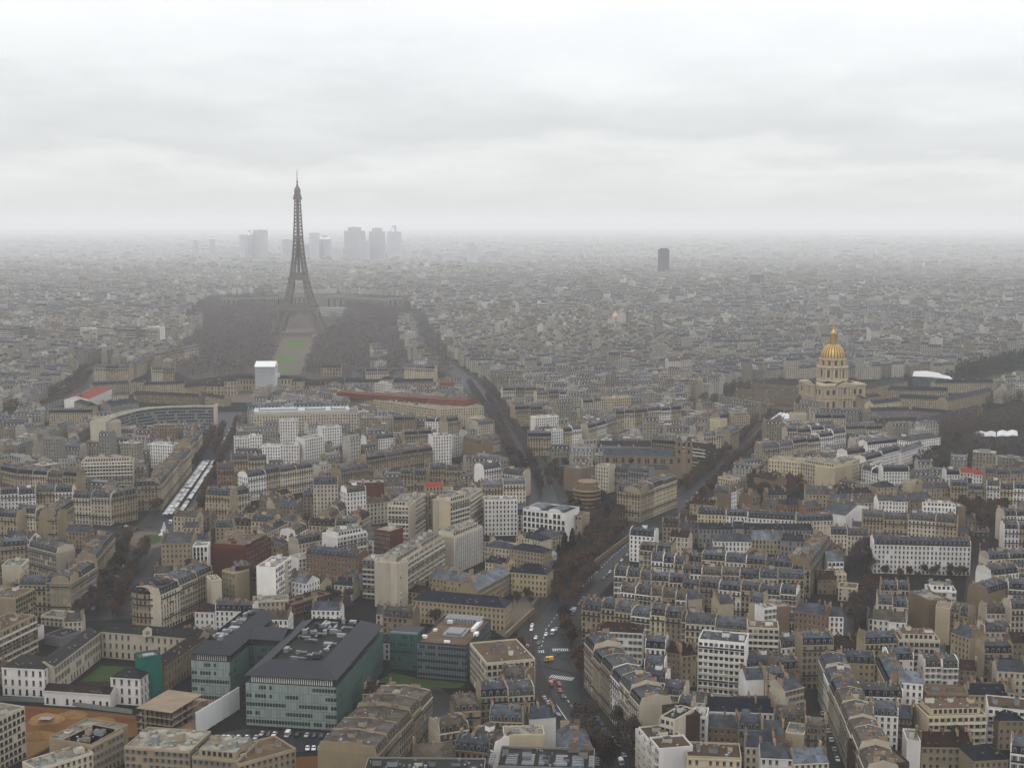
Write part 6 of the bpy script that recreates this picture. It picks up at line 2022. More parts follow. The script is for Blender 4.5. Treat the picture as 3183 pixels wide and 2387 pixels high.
# ------------------------------------------------------------------ ministries, curved office, school of officers
M['rglass'] = plain('pale_roof_glazing', (0.33, 0.36, 0.38), .5, .25, .15)
def ministry():
    out = row('D', 1628, 612, 2330, 596, 20, 46, 1, 'pale', 'flatbare', 'zincpale', 'rounded pale ministry with broad glass-topped roof', style='G', sides='L', bay=3.0, name='ministry_building')
    r = out[0]
    L = 0
    b = MB()
    b.box(-55, 48, 8, 38, 20.2, 23.5, M['w_pale'], M['rglass'])
    b.build('upper_storey', r)
    for (x0, x1, y0, y1) in ((-50, -8, 14, 30), (0, 22, 12, 26), (28, 44, 12, 28)):
        s = MB()
        s.box(x0, x1, y0, y1, 23.5, 24.6, M['steel'], M['zincpale'])
        s.face([(x0 + 1, y0 + 1, 24.62), (x1 - 1, y0 + 1, 24.62), (x1 - 1, (y0 + y1) / 2, 26), (x0 + 1, (y0 + y1) / 2, 26)], M['rglass'])
        s.face([(x0 + 1, (y0 + y1) / 2, 26), (x1 - 1, (y0 + y1) / 2, 26), (x1 - 1, y1 - 1, 24.62), (x0 + 1, y1 - 1, 24.62)], M['white'])
        s.build('roof_glazing', r)
    o1 = row('E', -60, 470, 642, 568, 20, 15, 1, 'blond', 'flat', 'gravel', 'long cream ministry wing under the red roof sheeting', style='G', bay=2.8, name='ministry_building')[0]
    o2 = row('E', 644, 568, 926, 552, 21, 50, 1, 'blond', 'flatbare', 'gravel', 'cream ministry end block beside the avenue', style='G', sides='R', bay=2.8, name='ministry_building')[0]
    red = plain('red_scaffold_sheet', (0.125, 0.044, 0.028), 0.8, 0.55, 0.12, obj_var=0.25)
    def shed(tile, x0, y0, x1, y1, z, d, h, label):
        A, B = T(tile, x0, y0, z), T(tile, x1, y1, z)
        A.z = B.z = 0
        u, n, L = frame_from(A, B)
        c = (A + B) / 2
        s = thing('roof_shelter', label, 'scaffold shelter', (c.x, c.y, z - h), math.atan2(u.y, u.x))
        b = MB()
        b.box(-L / 2, L / 2, 0, d, 0, h, red)
        b.build('side_sheeting', s)
        b = MB()
        k = int(L / 4)
        for i in range(k):
            xa, xb = -L / 2 + i * L / k, -L / 2 + (i + .93) * L / k
            b.face([(xa, -.4, h + .05), (xb, -.4, h + .05), (xb, d * .5, h + 1.6), (xa, d * .5, h + 1.6)], red)
            b.face([(xa, d * .5, h + 1.6), (xb, d * .5, h + 1.6), (xb, d + .4, h + .05), (xa, d + .4, h + .05)], red)
        b.build('roof_sheeting', s)
    shed('E', -30, 458, 560, 500, 26, 20, 6, 'long dull red scaffold shelter over the left of the ministry roof')
    shed('E', 560, 500, 815, 515, 27, 28, 9, 'bright red scaffold shelter over the right of the ministry roof')
    shed('E', 640, 395, 730, 395, 22, 14, 5, 'small brown-red shelter behind the ministry end block')
ministry()

def curved_office():
    P = [T('D', x, y, 28) for x, y in [(682, 650), (770, 612), (880, 580), (1000, 562), (1130, 555), (1260, 552), (1385, 552)]]
    for p in P:
        p.z = 0
    c = sum(P, Vector()) / len(P)
    r = thing('curved_office', 'long curved dark-windowed office block with pale end walls', 'office building', c)
    P = [p - c for p in P]
    m = wall_mat('curved_office_front', (0.16, 0.165, 0.17), dict(ww=0.9, h0=0.25, h1=0.86, pane=(0.02, 0.024, 0.03)))
    N_ = []
    for i in range(len(P)):
        d = (P[min(i + 1, len(P) - 1)] - P[max(0, i - 1)]).normalized()
        N_.append(Vector((-d.y, d.x, 0)) * 15)
    w, rf = MB(), MB()
    for i in range(len(P) - 1):
        a, b, na, nb = P[i], P[i + 1], N_[i], N_[i + 1]
        k = round((b - a).length / 3)
        w.face([(a.x, a.y, 0), (b.x, b.y, 0), (b.x, b.y, 28), (a.x, a.y, 28)], m, [(0, 0), (k, 0), (k, 8), (0, 8)])
        c_, d_ = b + nb, a + na
        w.face([(c_.x, c_.y, 0), (d_.x, d_.y, 0), (d_.x, d_.y, 28), (c_.x, c_.y, 28)], m, [(0, 0), (k, 0), (k, 8), (0, 8)])
        rf.face([(a.x, a.y, 28.02), (b.x, b.y, 28.02), (c_.x, c_.y, 28.02), (d_.x, d_.y, 28.02)], M['gravel'])
        for z in range(1, 8):
            w.beam((a.x, a.y, z * 3.5), (b.x, b.y, z * 3.5), .5, M['w_grey'])
    w.build('wall', r)
    rf.build('roof', r)
    for p, n, s in ((P[0], N_[0], -1), (P[-1], N_[-1], 1)):
        e = MB()
        q = p + n
        d = Vector((n.y, -n.x, 0)).normalized() * 1.2 * s
        pts = [p - n * .05, p - n * .05 + d, q + d, q]
        if s < 0:
            pts.reverse()
        e.prism([(v.x, v.y) for v in pts], 0, 29.5, M['w_pale'])
        e.build('end_wall', r)
    mid = c + N_[3] * .5
    for i in range(len(P) - 1):
        q = c + (P[i] + P[i + 1]) / 2 + N_[i] * .5
        d = (P[i + 1] - P[i])
        FOOT.append((q.x, q.y, d.length, d.normalized().x, d.normalized().y, d.length / 2, 10))
    row('D', 598, 622, 682, 655, 27, 16, 1, 'pale', 'flatbare', 'gravel', 'blank pale stair block at left end of curved office', style='X', name='office_building')
curved_office()

def wrapped_tower():
    A, B = T('D', 1657, 452), T('D', 1797, 452)
    u, n, L = frame_from(A, B)
    c = (A + B) / 2
    r = thing('wrapped_dome', 'tall building wrapped in white scaffold sheeting with bright white pitched cover', 'scaffold', c, math.atan2(u.y, u.x))
    sh = plain('grey_white_sheeting', (0.38, 0.385, 0.395), 0.7, 0.08, 0.15, obj_var=0, stretch=(1, 1, .15))
    b = MB()
    b.box(-L / 2, L / 2, 0, L * .9, 0, 22, sh)
    b.box(-L / 2, L / 2 - 3, 0.5, L * .9 - .5, 22, 33.5, sh)
    b.build('sheeting', r)
    p = MB()
    for i in range(15):
        x = -L / 2 + i * (L - 3) / 14
        p.beam((x, -.15, 0), (x, -.15, 33.5), .22, M['steel'])
    for k in range(1, 11):
        p.beam((-L / 2, -.15, k * 3.2), (L / 2 - 3, -.15, k * 3.2), .18, M['steel'])
    p.build('scaffold_poles', r)
    t = MB()
    xa, xb = -L / 2 - .8, L / 2 - 2
    y0, y1, ym = -.8, L * .9 + .4, L * .45
    t.face([(xa, y0, 33.5), (xb, y0, 33.5), (xb, ym, 40), (xa, ym, 40)], M['white'])
    t.face([(xa, ym, 40), (xb, ym, 40), (xb, y1, 33.5), (xa, y1, 33.5)], M['white'])
    t.face([(xb, y0, 33.5), (xb, y1, 33.5), (xb, ym, 40)], M['white'])
    t.face([(xa, y1, 33.5), (xa, y0, 33.5), (xa, ym, 40)], M['white'])
    t.build('roof_cover', r)
    d = MB()
    d.box(-4, .5, -.4, .2, 0, 4, M['darkroof'])
    d.build('door_opening', r)
    FOOT.append((c.x, c.y + L * .45, L * .7, 1, 0, L / 2, L * .45))
    for (x0, x1, y, h, rf, ph, nm) in ((1535, 1652, 372, 16, 'hip', 'colonnaded wing left of the white-wrapped dome', 'P'), (1796, 1886, 372, 16, 'hip', 'colonnaded wing right of the white-wrapped dome', 'P'),
                                (1455, 1533, 388, 18, 'hip', 'corner pavilion left of the white-wrapped dome', 'P'), (1888, 1966, 388, 18, 'hip', 'corner pavilion right of the white-wrapped dome', 'P'),
                                (1300, 1452, 420, 11, 'gable', 'brown-roofed barrack left of the academy pavilion', 'P'), (1968, 2110, 415, 11, 'gable', 'brown-roofed barrack right of the academy pavilion', 'P'),
                                (2080, 2212, 300, 12, 'gable', 'pale house among trees right of the lawns', 'P')):
        row('D', x0, y, x1, y, h, 13, 1, 'cream', rf, 'slate' if rf == 'hip' else 'tile', ph, style=nm, bay=4.2, storey=6.5, name='academy_building')
wrapped_tower()

# ------------------------------------------------------------------ parish church with long nave
def parish_church():
    A, B = T('E', 1702, 862, 20), T('E', 2168, 872, 20)
    A.z = B.z = 0
    u, n, L = frame_from(A, B)
    c = (A + B) / 2
    st = M['w_tan']
    r = thing('parish_church', 'long tan stone church with blue-grey roof and round-arched windows', 'church', c, math.atan2(u.y, u.x))
    b = MB()
    b.box(-L / 2, L / 2, 0, 15, 0, 20, st)
    b.box(-L / 2, L / 2, -.4, -.01, 18.8, 20, st, bottom=True)
    b.build('nave_wall', r)
    q = MB()
    q.face([(-L / 2 - .4, -.6, 20), (L / 2, -.6, 20), (L / 2, 7.5, 24.5), (-L / 2 - .4, 7.5, 24.5)], M['zinc'])
    q.face([(L / 2, 15.6, 20), (-L / 2 - .4, 15.6, 20), (-L / 2 - .4, 7.5, 24.5), (L / 2, 7.5, 24.5)], M['zinc'])
    q.face([(-L / 2, 15, 20), (-L / 2, 0, 20), (-L / 2, 7.5, 24.3)], st)
    q.build('nave_roof', r)
    a = MB()
    a.box(-L / 2 + 2, L / 2 - 6, -7, -.5, 0, 9, st)
    a.build('aisle_wall', r)
    q = MB()
    q.face([(-L / 2 + 2, -7.4, 9), (L / 2 - 6, -7.4, 9), (L / 2 - 6, -.5, 12), (-L / 2 + 2, -.5, 12)], M['zinc'])
    q.build('aisle_roof', r)
    k = 9
    for i in range(k):
        x = -L / 2 + (i + .5) * L / k
        w = MB()
        if i == 3:
            w.lathe([(0, 0), (1.2, 0), (1.2, .3), (2.6, .3), (2.6, 0)], M['pane'], 20)
            o = w.build('rose_window', r)
            o.location = (x, -.06, 15.4)
            o.rotation_euler = (math.pi / 2, 0, 0)
            continue
        for dx in ((-1.1, 1.1) if i % 2 else (0,)):
            ww = .75 if i % 2 else 1.3
            w.box(x + dx - ww, x + dx + ww, -.12, .3, 13, 16.5, M['pane'])
            pts = [(x + dx + ww * math.cos(math.pi * t / 8), -.12, 16.5 + ww * math.sin(math.pi * t / 8)) for t in range(9)]
            w.face(list(pts), M['pane'])
        w.build('arched_window', r)
    FOOT.append((c.x, c.y, L / 2 + 5, u.x, u.y, L / 2 + 3, 18))
    for i, (dx, lab) in enumerate(((L / 2 + 3.2, 'left'), (L / 2 + 12, 'right'))):
        t = MB()
        t.box(dx - 3, dx + 3, -1, 5, 0, 33, st)
        for z in (12, 20, 28, 33):
            t.box(dx - 3.3, dx + 3.3, -1.3, 5.3, z, z + .7, st, bottom=True)
        t.lathe([(3.6, 33.7), (0, 38.5)], M['zinc'], 4, dx, 2, math.pi / 4)
        for z in (14.5, 22.5, 29):
            t.box(dx - 1, dx + 1, -1.1, -.5, z, z + 3.6, M['pane'])
        t.build('bell_tower', r)
    b = MB()
    b.box(L / 2 + 6.25, L / 2 + 8.95, 0, 12, 0, 24, st)
    b.build('west_front', r)
parish_church()

# ------------------------------------------------------------------ round balcony house
def round_house():
    a, b_ = T('E', 1512, 1050, 22), T('E', 1690, 1060, 22)
    a.z = b_.z = 0
    rad = (a - b_).length / 2
    c = (a + b_) / 2 + Vector((0, rad * .9, 0))
    r = thing('apartment_building', 'round-fronted house with stacked reddish balconies in the middle', 'apartment building', c)
    w = MB()
    n = 32
    for k in range(7):
        rr = rad - (max(0, k - 4)) * 2.0
        z = k * 3.2
        w.lathe([(rr - .9, z), (rr - .9, z + 3.2), (0.1, z + 3.2)], M['w_brown'] if k < 5 else M['w_tan'], n)
    w.build('wall', r)
    for k in range(1, 8):
        rr = rad - (max(0, k - 5)) * 2.0
        z = k * 3.2
        b = MB()
        b.lathe([(rr - 1.2, z - .15), (rr, z - .15), (rr, z + 1.0), (rr - .15, z + 1.0), (rr - .15, z + .02), (rr - 1.2, z + .02)], M['w_cream'] if k % 2 else M['w_orange'], n)
        b.build('balcony', r)
    FOOT.append((c.x, c.y, rad, 1, 0, rad, rad))
round_house()

# skylights of the white office
for o in row('E', 1180, 1218, 1455, 1248, 21, 24, 1, 'white', 'flatbare', 'darkroof', 'white gridded office with two vaulted roof skylights', style='G', bay=3.4, storey=4.2, win=(2.3, 2.6, .7), near=True):
    for x in (-9, 7):
        b = MB()
        prev = None
        for i in range(9):
            t = math.pi * i / 8
            p = (x - 5 * math.cos(t), 21.3 + 2.2 * math.sin(t))
            if prev:
                b.face([(prev[0], 3, prev[1]), (p[0], 3, p[1]), (p[0], 20, p[1]), (prev[0], 20, prev[1])], M['zincpale'])
            prev = p
        b.face([(x - 5 * math.cos(math.pi * i / 8), 3, 21.3 + 2.2 * math.sin(math.pi * i / 8)) for i in range(8, -1, -1)], M['white'])
        b.build('vaulted_skylight', o)

# ------------------------------------------------------------------ marquees and tents
MARQ = []
def marquee(tile, pts, h, label, ridge=2, mat='white'):
    P = [T(tile, x, y, h) for x, y in pts]
    c = sum(P, Vector()) / 4
    r = thing('marquee', label, 'marquee', (c.x, c.y, 0))
    Q = [p - c for p in P]
    b = MB()
    k = max(1, ridge)
    for i in range(k):
        a, d = Q[0].lerp(Q[1], i / k), Q[0].lerp(Q[1], (i + 1) / k)
        e, f = Q[3].lerp(Q[2], i / k), Q[3].lerp(Q[2], (i + 1) / k)
        m0, m1 = (a + d) / 2, (e + f) / 2
        z0, z1 = h, h + 1.6
        b.face([(a.x, a.y, z0), (m0.x, m0.y, z1), (m1.x, m1.y, z1), (e.x, e.y, z0)], M[mat])
        b.face([(m0.x, m0.y, z1), (d.x, d.y, z0), (f.x, f.y, z0), (m1.x, m1.y, z1)], M[mat])
        b.face([(a.x, a.y, z0), (d.x, d.y, z0), (m0.x, m0.y, z1)], M[mat])
    b.build('canopy', r)
    w = MB()
    for p, q in zip(Q, Q[1:] + Q[:1]):
        w.face([(p.x, p.y, 0), (q.x, q.y, 0), (q.x, q.y, h - .02), (p.x, p.y, h - .02)], M['zinc'] if ridge != 6 else M['zincpale'])
    w.build('side_wall', r)
    EXCL.append([(p.x, p.y) for p in P])
    MARQ.append([((p.x - c.x) * 1.25 + c.x, (p.y - c.y) * 2.2 + c.y - 25) for p in P])
marquee('F', [(1490, 352), (1740, 372), (1660, 330), (1500, 320)], 14, 'large bright white marquee roof right of the gold dome', 1, 'canvas')
marquee('F', [(1640, 375), (1752, 372), (1730, 352), (1650, 350)], 12, 'small white marquee end beside the large white marquee', 1, 'canvas')
marquee('F', [(568, 632), (735, 640), (780, 578), (640, 582)], 4, 'white ridged tents in front of the domed church', 6, 'canvas')
marquee('F', [(1898, 740), (2030, 745), (2030, 712), (1900, 716)], 5.5, 'left half of the white wavy marquee in the park', 2, 'canvas')
marquee('F', [(2035, 742), (2172, 738), (2168, 706), (2040, 710)], 5.5, 'right half of the white wavy marquee in the park', 2, 'canvas')
marquee('G', [(2060, 1060), (2180, 1056), (2175, 1044), (2070, 1046)], 8, 'long white roof far right of the tree avenues', 1)

# glasshouse behind the dark roofs, left
def glasshouse():
    A, B = T('D', 205, 742), T('D', 440, 742)
    u, n, L = frame_from(A, B)
    c = (A + B) / 2
    r = thing('greenhouse', 'green slatted glass roofs among trees at the left', 'greenhouse', c, math.atan2(u.y, u.x))
    gm = plain('green_slats', (0.05, 0.14, 0.11), 0.6, 0.2, 0.2)
    k = 8
    for i in range(k):
        x0, x1 = -L / 2 + i * L / k, -L / 2 + (i + .8) * L / k
        b = MB()
        b.box(x0, x1, 0, 70, 0, 3, M['w_grey'])
        b.face([(x0, 0, 3), ((x0 + x1) / 2, 0, 5), ((x0 + x1) / 2, 70, 5), (x0, 70, 3)], gm)
        b.face([((x0 + x1) / 2, 0, 5), (x1, 0, 3), (x1, 70, 3), ((x0 + x1) / 2, 70, 5)], M['zincpale'])
        b.face([(x0, 0, 3), (x1, 0, 3), ((x0 + x1) / 2, 0, 5)], gm)
        b.build('roof_bay', r)
    EXCL.append([tuple((c + u * (sx * L / 2) + n * sy)[:2]) for sx, sy in ((-1, 0), (1, 0), (1, 72), (-1, 72))])
glasshouse()

# slab blocks on the left horizon side
for i, (x0, x1, y, h, wl, ph) in enumerate([(0, 92, 28, 42, 'grey', 'first grey slab block from the left edge'), (100, 190, 30, 40, 'grey', 'second grey slab block from the left edge'), (425, 520, 30, 38, 'grey', 'grey slab block left of the pale blue ones'),
        (520, 625, 42, 36, 'white', 'pale slab block in the middle of the slab group'), (630, 740, 38, 38, 'grey', 'grey slab block right of middle slab'), (745, 880, 32, 40, 'grey', 'dark-fronted slab block of the slab group'),
        (890, 950, 45, 34, 'blond', 'cream slab block of the slab group'), (952, 1036, 34, 38, 'white', 'right-hand white slab block of the slab group'), (265, 340, 75, 26, 'blond', 'stepped cream block below the slab group')]):
    row('D', x0, y, x1, y + 4, h, 14, 1, wl, 'flat', 'gravel', ph, style='M', name='slab_block', bay=3)

# ------------------------------------------------------------------ squares, crossings and lanes
TILES['W'] = (0, 0, 3183 / 2212)
def ellipse(tile, x, y, rx, ry, n=28):
    return [T(tile, x + rx * math.cos(2 * math.pi * k / n), y + ry * math.sin(2 * math.pi * k / n)) for k in range(n)]
sheet('gravel_path', ellipse('A', 955, 162, 132, 56), M['gravelpath'], 0.16)
sheet('lawn', ellipse('A', 985, 158, 62, 30), M['lawn'], 0.18)
EXCL.append([(p.x, p.y) for p in ellipse('A', 930, 150, 200, 90)])
sheet('lawn', [T('E', x, y) for x, y in [(1330, 880), (1540, 830), (1660, 860), (1480, 930), (1340, 920)]], M['lawn'], 0.02)
sheet('park_soil', [T('B', x, y) for x, y in [(1320, 250), (1250, 130), (1480, -40), (1720, -80), (1880, 60), (1600, 330), (1400, 330)]], M['soil'], 0.015)
sheet('park_soil', [T('F', x, y) for x, y in [(400, 1180), (420, 1050), (640, 960), (760, 1040), (790, 1130), (660, 1190)]], M['soil'], 0.015)
park_r = [T('F', x, y) for x, y in [(1450, 960), (1560, 830), (1700, 760), (1640, 660), (1960, 570), (2330, 520), (2330, 960), (1950, 960), (1700, 1010), (1480, 1010)]]
sheet('park_soil', park_r, M['soil'], 0.015)
lawn_r = [T('F', x, y) for x, y in [(1860, 390), (2060, 340), (2330, 300), (2330, 400), (2100, 440), (1960, 420)]]
sheet('lawn', lawn_r, M['lawn'], 0.02)
sheet('park_soil', [T('F', x, y) for x, y in [(1640, 330), (2330, 200), (2330, 310), (2060, 340), (1860, 390), (1680, 350)]], M['soil'], 0.015)
sheet('park_soil', [T('F', x, y) for x, y in [(40, 600), (20, 540), (200, 480), (240, 570), (420, 590), (700, 600), (560, 640), (200, 600)]], M['soil'], 0.015)
sheet('park_soil', [T('F', x, y) for x, y in [(1060, 640), (1090, 580), (1220, 600), (1190, 660)]], M['lawn'], 0.015)
sheet('garden_soil', [T('C', x, y) for x, y in [(1060, 420), (1060, 330), (1150, 190), (1240, 330), (1870, 370), (1880, 440), (1290, 430), (1220, 560), (1090, 640)]], M['soil'], 0.015)
sheet('garden_soil', [T('F', x, y) for x, y in [(1800, 1170), (1900, 1130), (2090, 1200), (2085, 1380), (1840, 1320)]], M['soil'], 0.015)
sheet('garden_soil', [T('A', x, y) for x, y in [(2090, 700), (2120, 560), (2260, 560), (2300, 700)]], M['soil'], 0.015)
sheet('garden_soil', [T('B', x, y) for x, y in [(1115, 620), (1120, 520), (1300, 510), (1330, 590), (1240, 640), (1080, 800), (1000, 760)]], M['gravelpath'], 0.015)
sheet('sand_yard', [T('C', x, y) for x, y in [(1560, 1580), (1690, 1570), (1740, 1680), (1550, 1680)]], M['sand'], 0.03)

def zebra(tile, x0, y0, x1, y1, n, depth):
    a, b = T(tile, x0, y0), T(tile, x1, y1)
    u, nn, L = frame_from(a, b)
    m = MB()
    for i in range(n):
        p = a + (b - a) * ((i + .2) / n)
        q = a + (b - a) * ((i + .75) / n)
        m.face([(p.x, p.y, .03), (q.x, q.y, .03), (q.x + nn.x * depth, q.y + nn.y * depth, .03), (p.x + nn.x * depth, p.y + nn.y * depth, .03)], M['paint'])
    m.build('road_marking')['kind'] = 'structure'
zebra('B', 1168, 897, 1322, 893, 12, 4.5)
zebra('B', 1372, 883, 1490, 882, 9, 4.5)
zebra('B', 1200, 1058, 1275, 1058, 5, 5)
zebra('B', 1345, 1056, 1498, 1075, 11, 5)
zebra('E', 1130, 905, 1200, 912, 8, 6)

def line_marks(tile, pts, dash, gap, w=.28, name='road_marking'):
    P = [T(tile, x, y) for x, y in pts]
    m = MB()
    for a, b in zip(P, P[1:]):
        u, n, L = frame_from(a, b)
        s = 0
        while s < L:
            e = min(L, s + dash)
            p, q = a + u * s, a + u * e
            m.face([(p.x - n.x * w, p.y - n.y * w, .032), (q.x - n.x * w, q.y - n.y * w, .032), (q.x + n.x * w, q.y + n.y * w, .032), (p.x + n.x * w, p.y + n.y * w, .032)], M['paint'])
            s += dash + gap
    m.build(name)['kind'] = 'structure'
line_marks('B', [(1330, 1130), (1480, 1350)], 60, 0, .22)
line_marks('B', [(1450, 1170), (1555, 1325), (1730, 1580)], 3, 3.5)
line_marks('B', [(1500, 520), (1330, 740), (1290, 890)], 3, 4, .2)
line_marks('B', [(1960, 100), (1760, 270), (1560, 470)], 3, 4, .2)
line_marks('F', [(100, 1120), (300, 930), (440, 795)], 3, 5, .25)

# ------------------------------------------------------------------ trees
def leaf_mat(name, cols, rough=0.9):
    m, nt, b = new_mat(name, rough, 0, 0.1)
    oi = N(nt, 'ShaderNodeObjectInfo')
    geo = N(nt, 'ShaderNodeNewGeometry')
    ramp = N(nt, 'ShaderNodeValToRGB')
    cr = ramp.color_ramp
    while len(cr.elements) < len(cols):
        cr.elements.new(.5)
    for i, (e, c) in enumerate(zip(cr.elements, cols)):
        e.position = i / max(1, len(cols) - 1)
        e.color = (*c, 1)
    f = mth(nt, 'FRACT', mth(nt, 'ADD', mth(nt, 'MULTIPLY', geo.outputs['Random Per Island'], .75), mth(nt, 'MULTIPLY', oi.outputs['Random'], .6)))
    nt.links.new(f, ramp.inputs[0])
    nt.links.new(ramp.outputs[0], b.inputs['Base Color'])
    return m
M['bark'] = plain('dark_bark', (0.035, 0.027, 0.021), 0.95, 0.3, 0.5, spec=0.1)
M['twig'] = leaf_mat('winter_twigs', [(0.0300, 0.0232, 0.0195), (0.0465, 0.0375, 0.0315), (0.0390, 0.0270, 0.0210), (0.0255, 0.0225, 0.0210)])
M['rust'] = leaf_mat('rust_leaves', [(0.0561, 0.0222, 0.0096), (0.0363, 0.0192, 0.0112), (0.0792, 0.0370, 0.0144), (0.0330, 0.0252, 0.0176)])
M['needle'] = leaf_mat('dark_needles', [(0.0064, 0.0112, 0.0064), (0.0104, 0.0168, 0.0088), (0.0048, 0.0080, 0.0064)])
M['greygreen'] = leaf_mat('grey_green_leaves', [(0.0225, 0.0270, 0.0135), (0.0165, 0.0195, 0.0120), (0.0338, 0.0300, 0.0165)])

def tree_meshes(seed, h, r, leaf, n, size, conifer=False):
    rnd = random.Random(seed)
    t = MB()
    limbs = []
    def seg(a, b, w0, w1):
        t.beam(a, b, w0, M['bark'], w1)
    if conifer:
        seg((0, 0, 0), (0, 0, h * .95), .7, .1)
    else:
        fork = h * .28
        seg((0, 0, 0), (rnd.uniform(-.2, .2), rnd.uniform(-.2, .2), fork), .55, .42)
        for k in range(6):
            a = 2 * math.pi * k / 6 + rnd.uniform(-.4, .4)
            rr = r * rnd.uniform(.35, .65)
            e = Vector((rr * math.cos(a), rr * math.sin(a), h * rnd.uniform(.6, .85)))
            seg((0, 0, fork * rnd.uniform(.8, 1)), e, .28, .1)
            limbs.append(e)
            for q in range(3):
                f = e + Vector((rnd.uniform(-1, 1), rnd.uniform(-1, 1), rnd.uniform(.1, 1))) * r * .35
                seg(e * .75 + Vector((0, 0, fork * .25)), f, .12, .04)
    c = MB()
    lobes = [(Vector((rnd.uniform(-.5, .5) * r, rnd.uniform(-.5, .5) * r, h * rnd.uniform(.5, .85))), r * rnd.uniform(.35, .6)) for _ in range(9)]
    for i in range(n):
        if conifer:
            z = h * (rnd.random() ** 1.4) * .95 + h * .05
            rr = r * (1 - z / h) ** .8 * math.sqrt(rnd.uniform(.3, 1)) * rnd.uniform(.75, 1.1)
            a = rnd.uniform(0, 2 * math.pi)
            p = Vector((rr * math.cos(a), rr * math.sin(a), z))
        else:
            lc, lr = rnd.choice(lobes)
            v = Vector((rnd.gauss(0, 1), rnd.gauss(0, 1), rnd.gauss(0, .8)))
            v.normalize()
            p = lc + v * lr * rnd.uniform(.3, 1.05) ** .6
        d = Vector((rnd.gauss(0, 1), rnd.gauss(0, 1), rnd.gauss(0, 1)))
        d.normalize()
        e = d.orthogonal().normalized()
        s = size * rnd.uniform(.6, 1.4)
        k = .28 if leaf == 'twig' else .7
        c.face([p - d * s, p + e * s * k, p + d * s, p - e * s * k], M[leaf])
    return t.mesh('trunk'), c.mesh('crown')
TREES = {'bare': [tree_meshes(i, 13, 4.6, 'twig', 900, .75) for i in (1, 2, 3)],
         'rust': [tree_meshes(i + 10, 12.5, 4.6, 'rust', 750, .5) for i in (1, 2, 3)],
         'green': [tree_meshes(i + 20, 11, 4.6, 'greygreen', 700, .6) for i in (1, 2)],
         'conifer': [tree_meshes(31, 20, 5.2, 'needle', 1100, .8, True)]}
UNITS = ['', 'first', 'second', 'third', 'fourth', 'fifth', 'sixth', 'seventh', 'eighth', 'ninth', 'tenth', 'eleventh', 'twelfth', 'thirteenth', 'fourteenth', 'fifteenth', 'sixteenth', 'seventeenth', 'eighteenth', 'nineteenth']
def ordinal(n):
    if n < 20:
        return UNITS[n]
    t, u = divmod(n, 10)
    tens = ['', '', 'twenty', 'thirty', 'forty', 'fifty', 'sixty', 'seventy', 'eighty', 'ninety']
    if n >= 100:
        return 'hundred-and-' + ordinal(n - 100) if n > 100 else 'hundredth'
    return (tens[t] + '-' + UNITS[u]) if u else tens[t][:-1] + 'ieth'
KNAME = {'bare': ('bare_tree', 'bare grey-brown tree'), 'rust': ('rust_leaved_tree', 'rust-leaved tree'), 'green': ('green_tree', 'dull green tree'), 'conifer': ('conifer', 'dark conifer')}
rt = random.Random(77)
TREE_Q = []
def tree(kind, p, label, group=None, s=1.0):
    TREE_Q.append((kind, p.copy(), label, group, s))
def plant_tree(kind, p, label, group=None, s=1.0):
    nm, _ = KNAME[kind]
    o = thing(nm, label, 'tree', (p.x, p.y, 0), rt.uniform(0, 6.28), group)
    k = s * rt.uniform(.85, 1.18)
    o.scale = (k, k, k * rt.uniform(.9, 1.1))
    tm, cm = rt.choice(TREES[kind])
    put('trunk', tm, o)
    put('crown', cm, o)
    return o
def tree_row(kind, tile, pts, step, where, s=1.0, mix=None, off=0.0):
    P = [T(tile, x, y) for x, y in pts]
    i = 0
    carry = 0.0
    for a, b in zip(P, P[1:]):
        u, n, L = frame_from(a, b)
        q = carry
        while q < L:
            p = a + u * q + n * (off + rt.uniform(-.8, .8)) + u * rt.uniform(-1, 1)
            k = kind if not mix or rt.random() > .4 else mix
            if not clash(p.x, p.y, 1.0):
                i += 1
                tree(k, p, f"{KNAME[k][1]}, {ordinal(i)} from the near end {where}", 'trees ' + where, s)
            q += step
        carry = q - L
def tree_patch(kind, tile, poly, n, where, s=1.0, mix=None, mind=5.5):
    P = [T(tile, x, y) for x, y in poly]
    xs, ys = [p.x for p in P], [p.y for p in P]
    got = []
    for _ in range(n * 12):
        if len(got) >= n:
            break
        q = Vector((rt.uniform(min(xs), max(xs)), rt.uniform(min(ys), max(ys)), 0))
        if inside(q, P) and not any(inside(q, mq) for mq in MARQ) and all((q - g).length > mind for g in got) and not clash(q.x, q.y, 1.5):
            got.append(q)
    got.sort(key=lambda q: q.x / q.y)
    for i, q in enumerate(got):
        k = kind if not mix or rt.random() > .35 else mix
        tree(k, q, f"{KNAME[k][1]}, {ordinal(i + 1)} from the left {where}", 'trees ' + where, s)

tree_row('rust', 'B', [(1735, 1720), (1650, 1580), (1565, 1455)], 5.5, "of the lower boulevard's left row", 1.3, 'bare')
tree_row('rust', 'B', [(1990, 1680), (1880, 1520), (1760, 1350), (1670, 1210), (1590, 1080), (1550, 980)], 7, "of the lower boulevard's right row", 1.15, 'bare')
tree_row('rust', 'B', [(1500, 870), (1440, 720), (1470, 600), (1560, 480), (1640, 400)], 6.5, "of the mid boulevard's right row", .8, 'bare')
tree_row('rust', 'B', [(1390, 560), (1430, 470), (1530, 380), (1620, 310), (1840, 110)], 6.5, "of the mid boulevard's left row", .9, 'bare')
tree_row('rust', 'B', [(1180, 950), (1150, 860)], 7, "beside the left zebra crossing", .7)
tree_row('rust', 'F', [(20, 1090), (120, 1000), (230, 900), (330, 830), (430, 720), (480, 650)], 6.5, "of the far boulevard's left row", .9, 'bare')
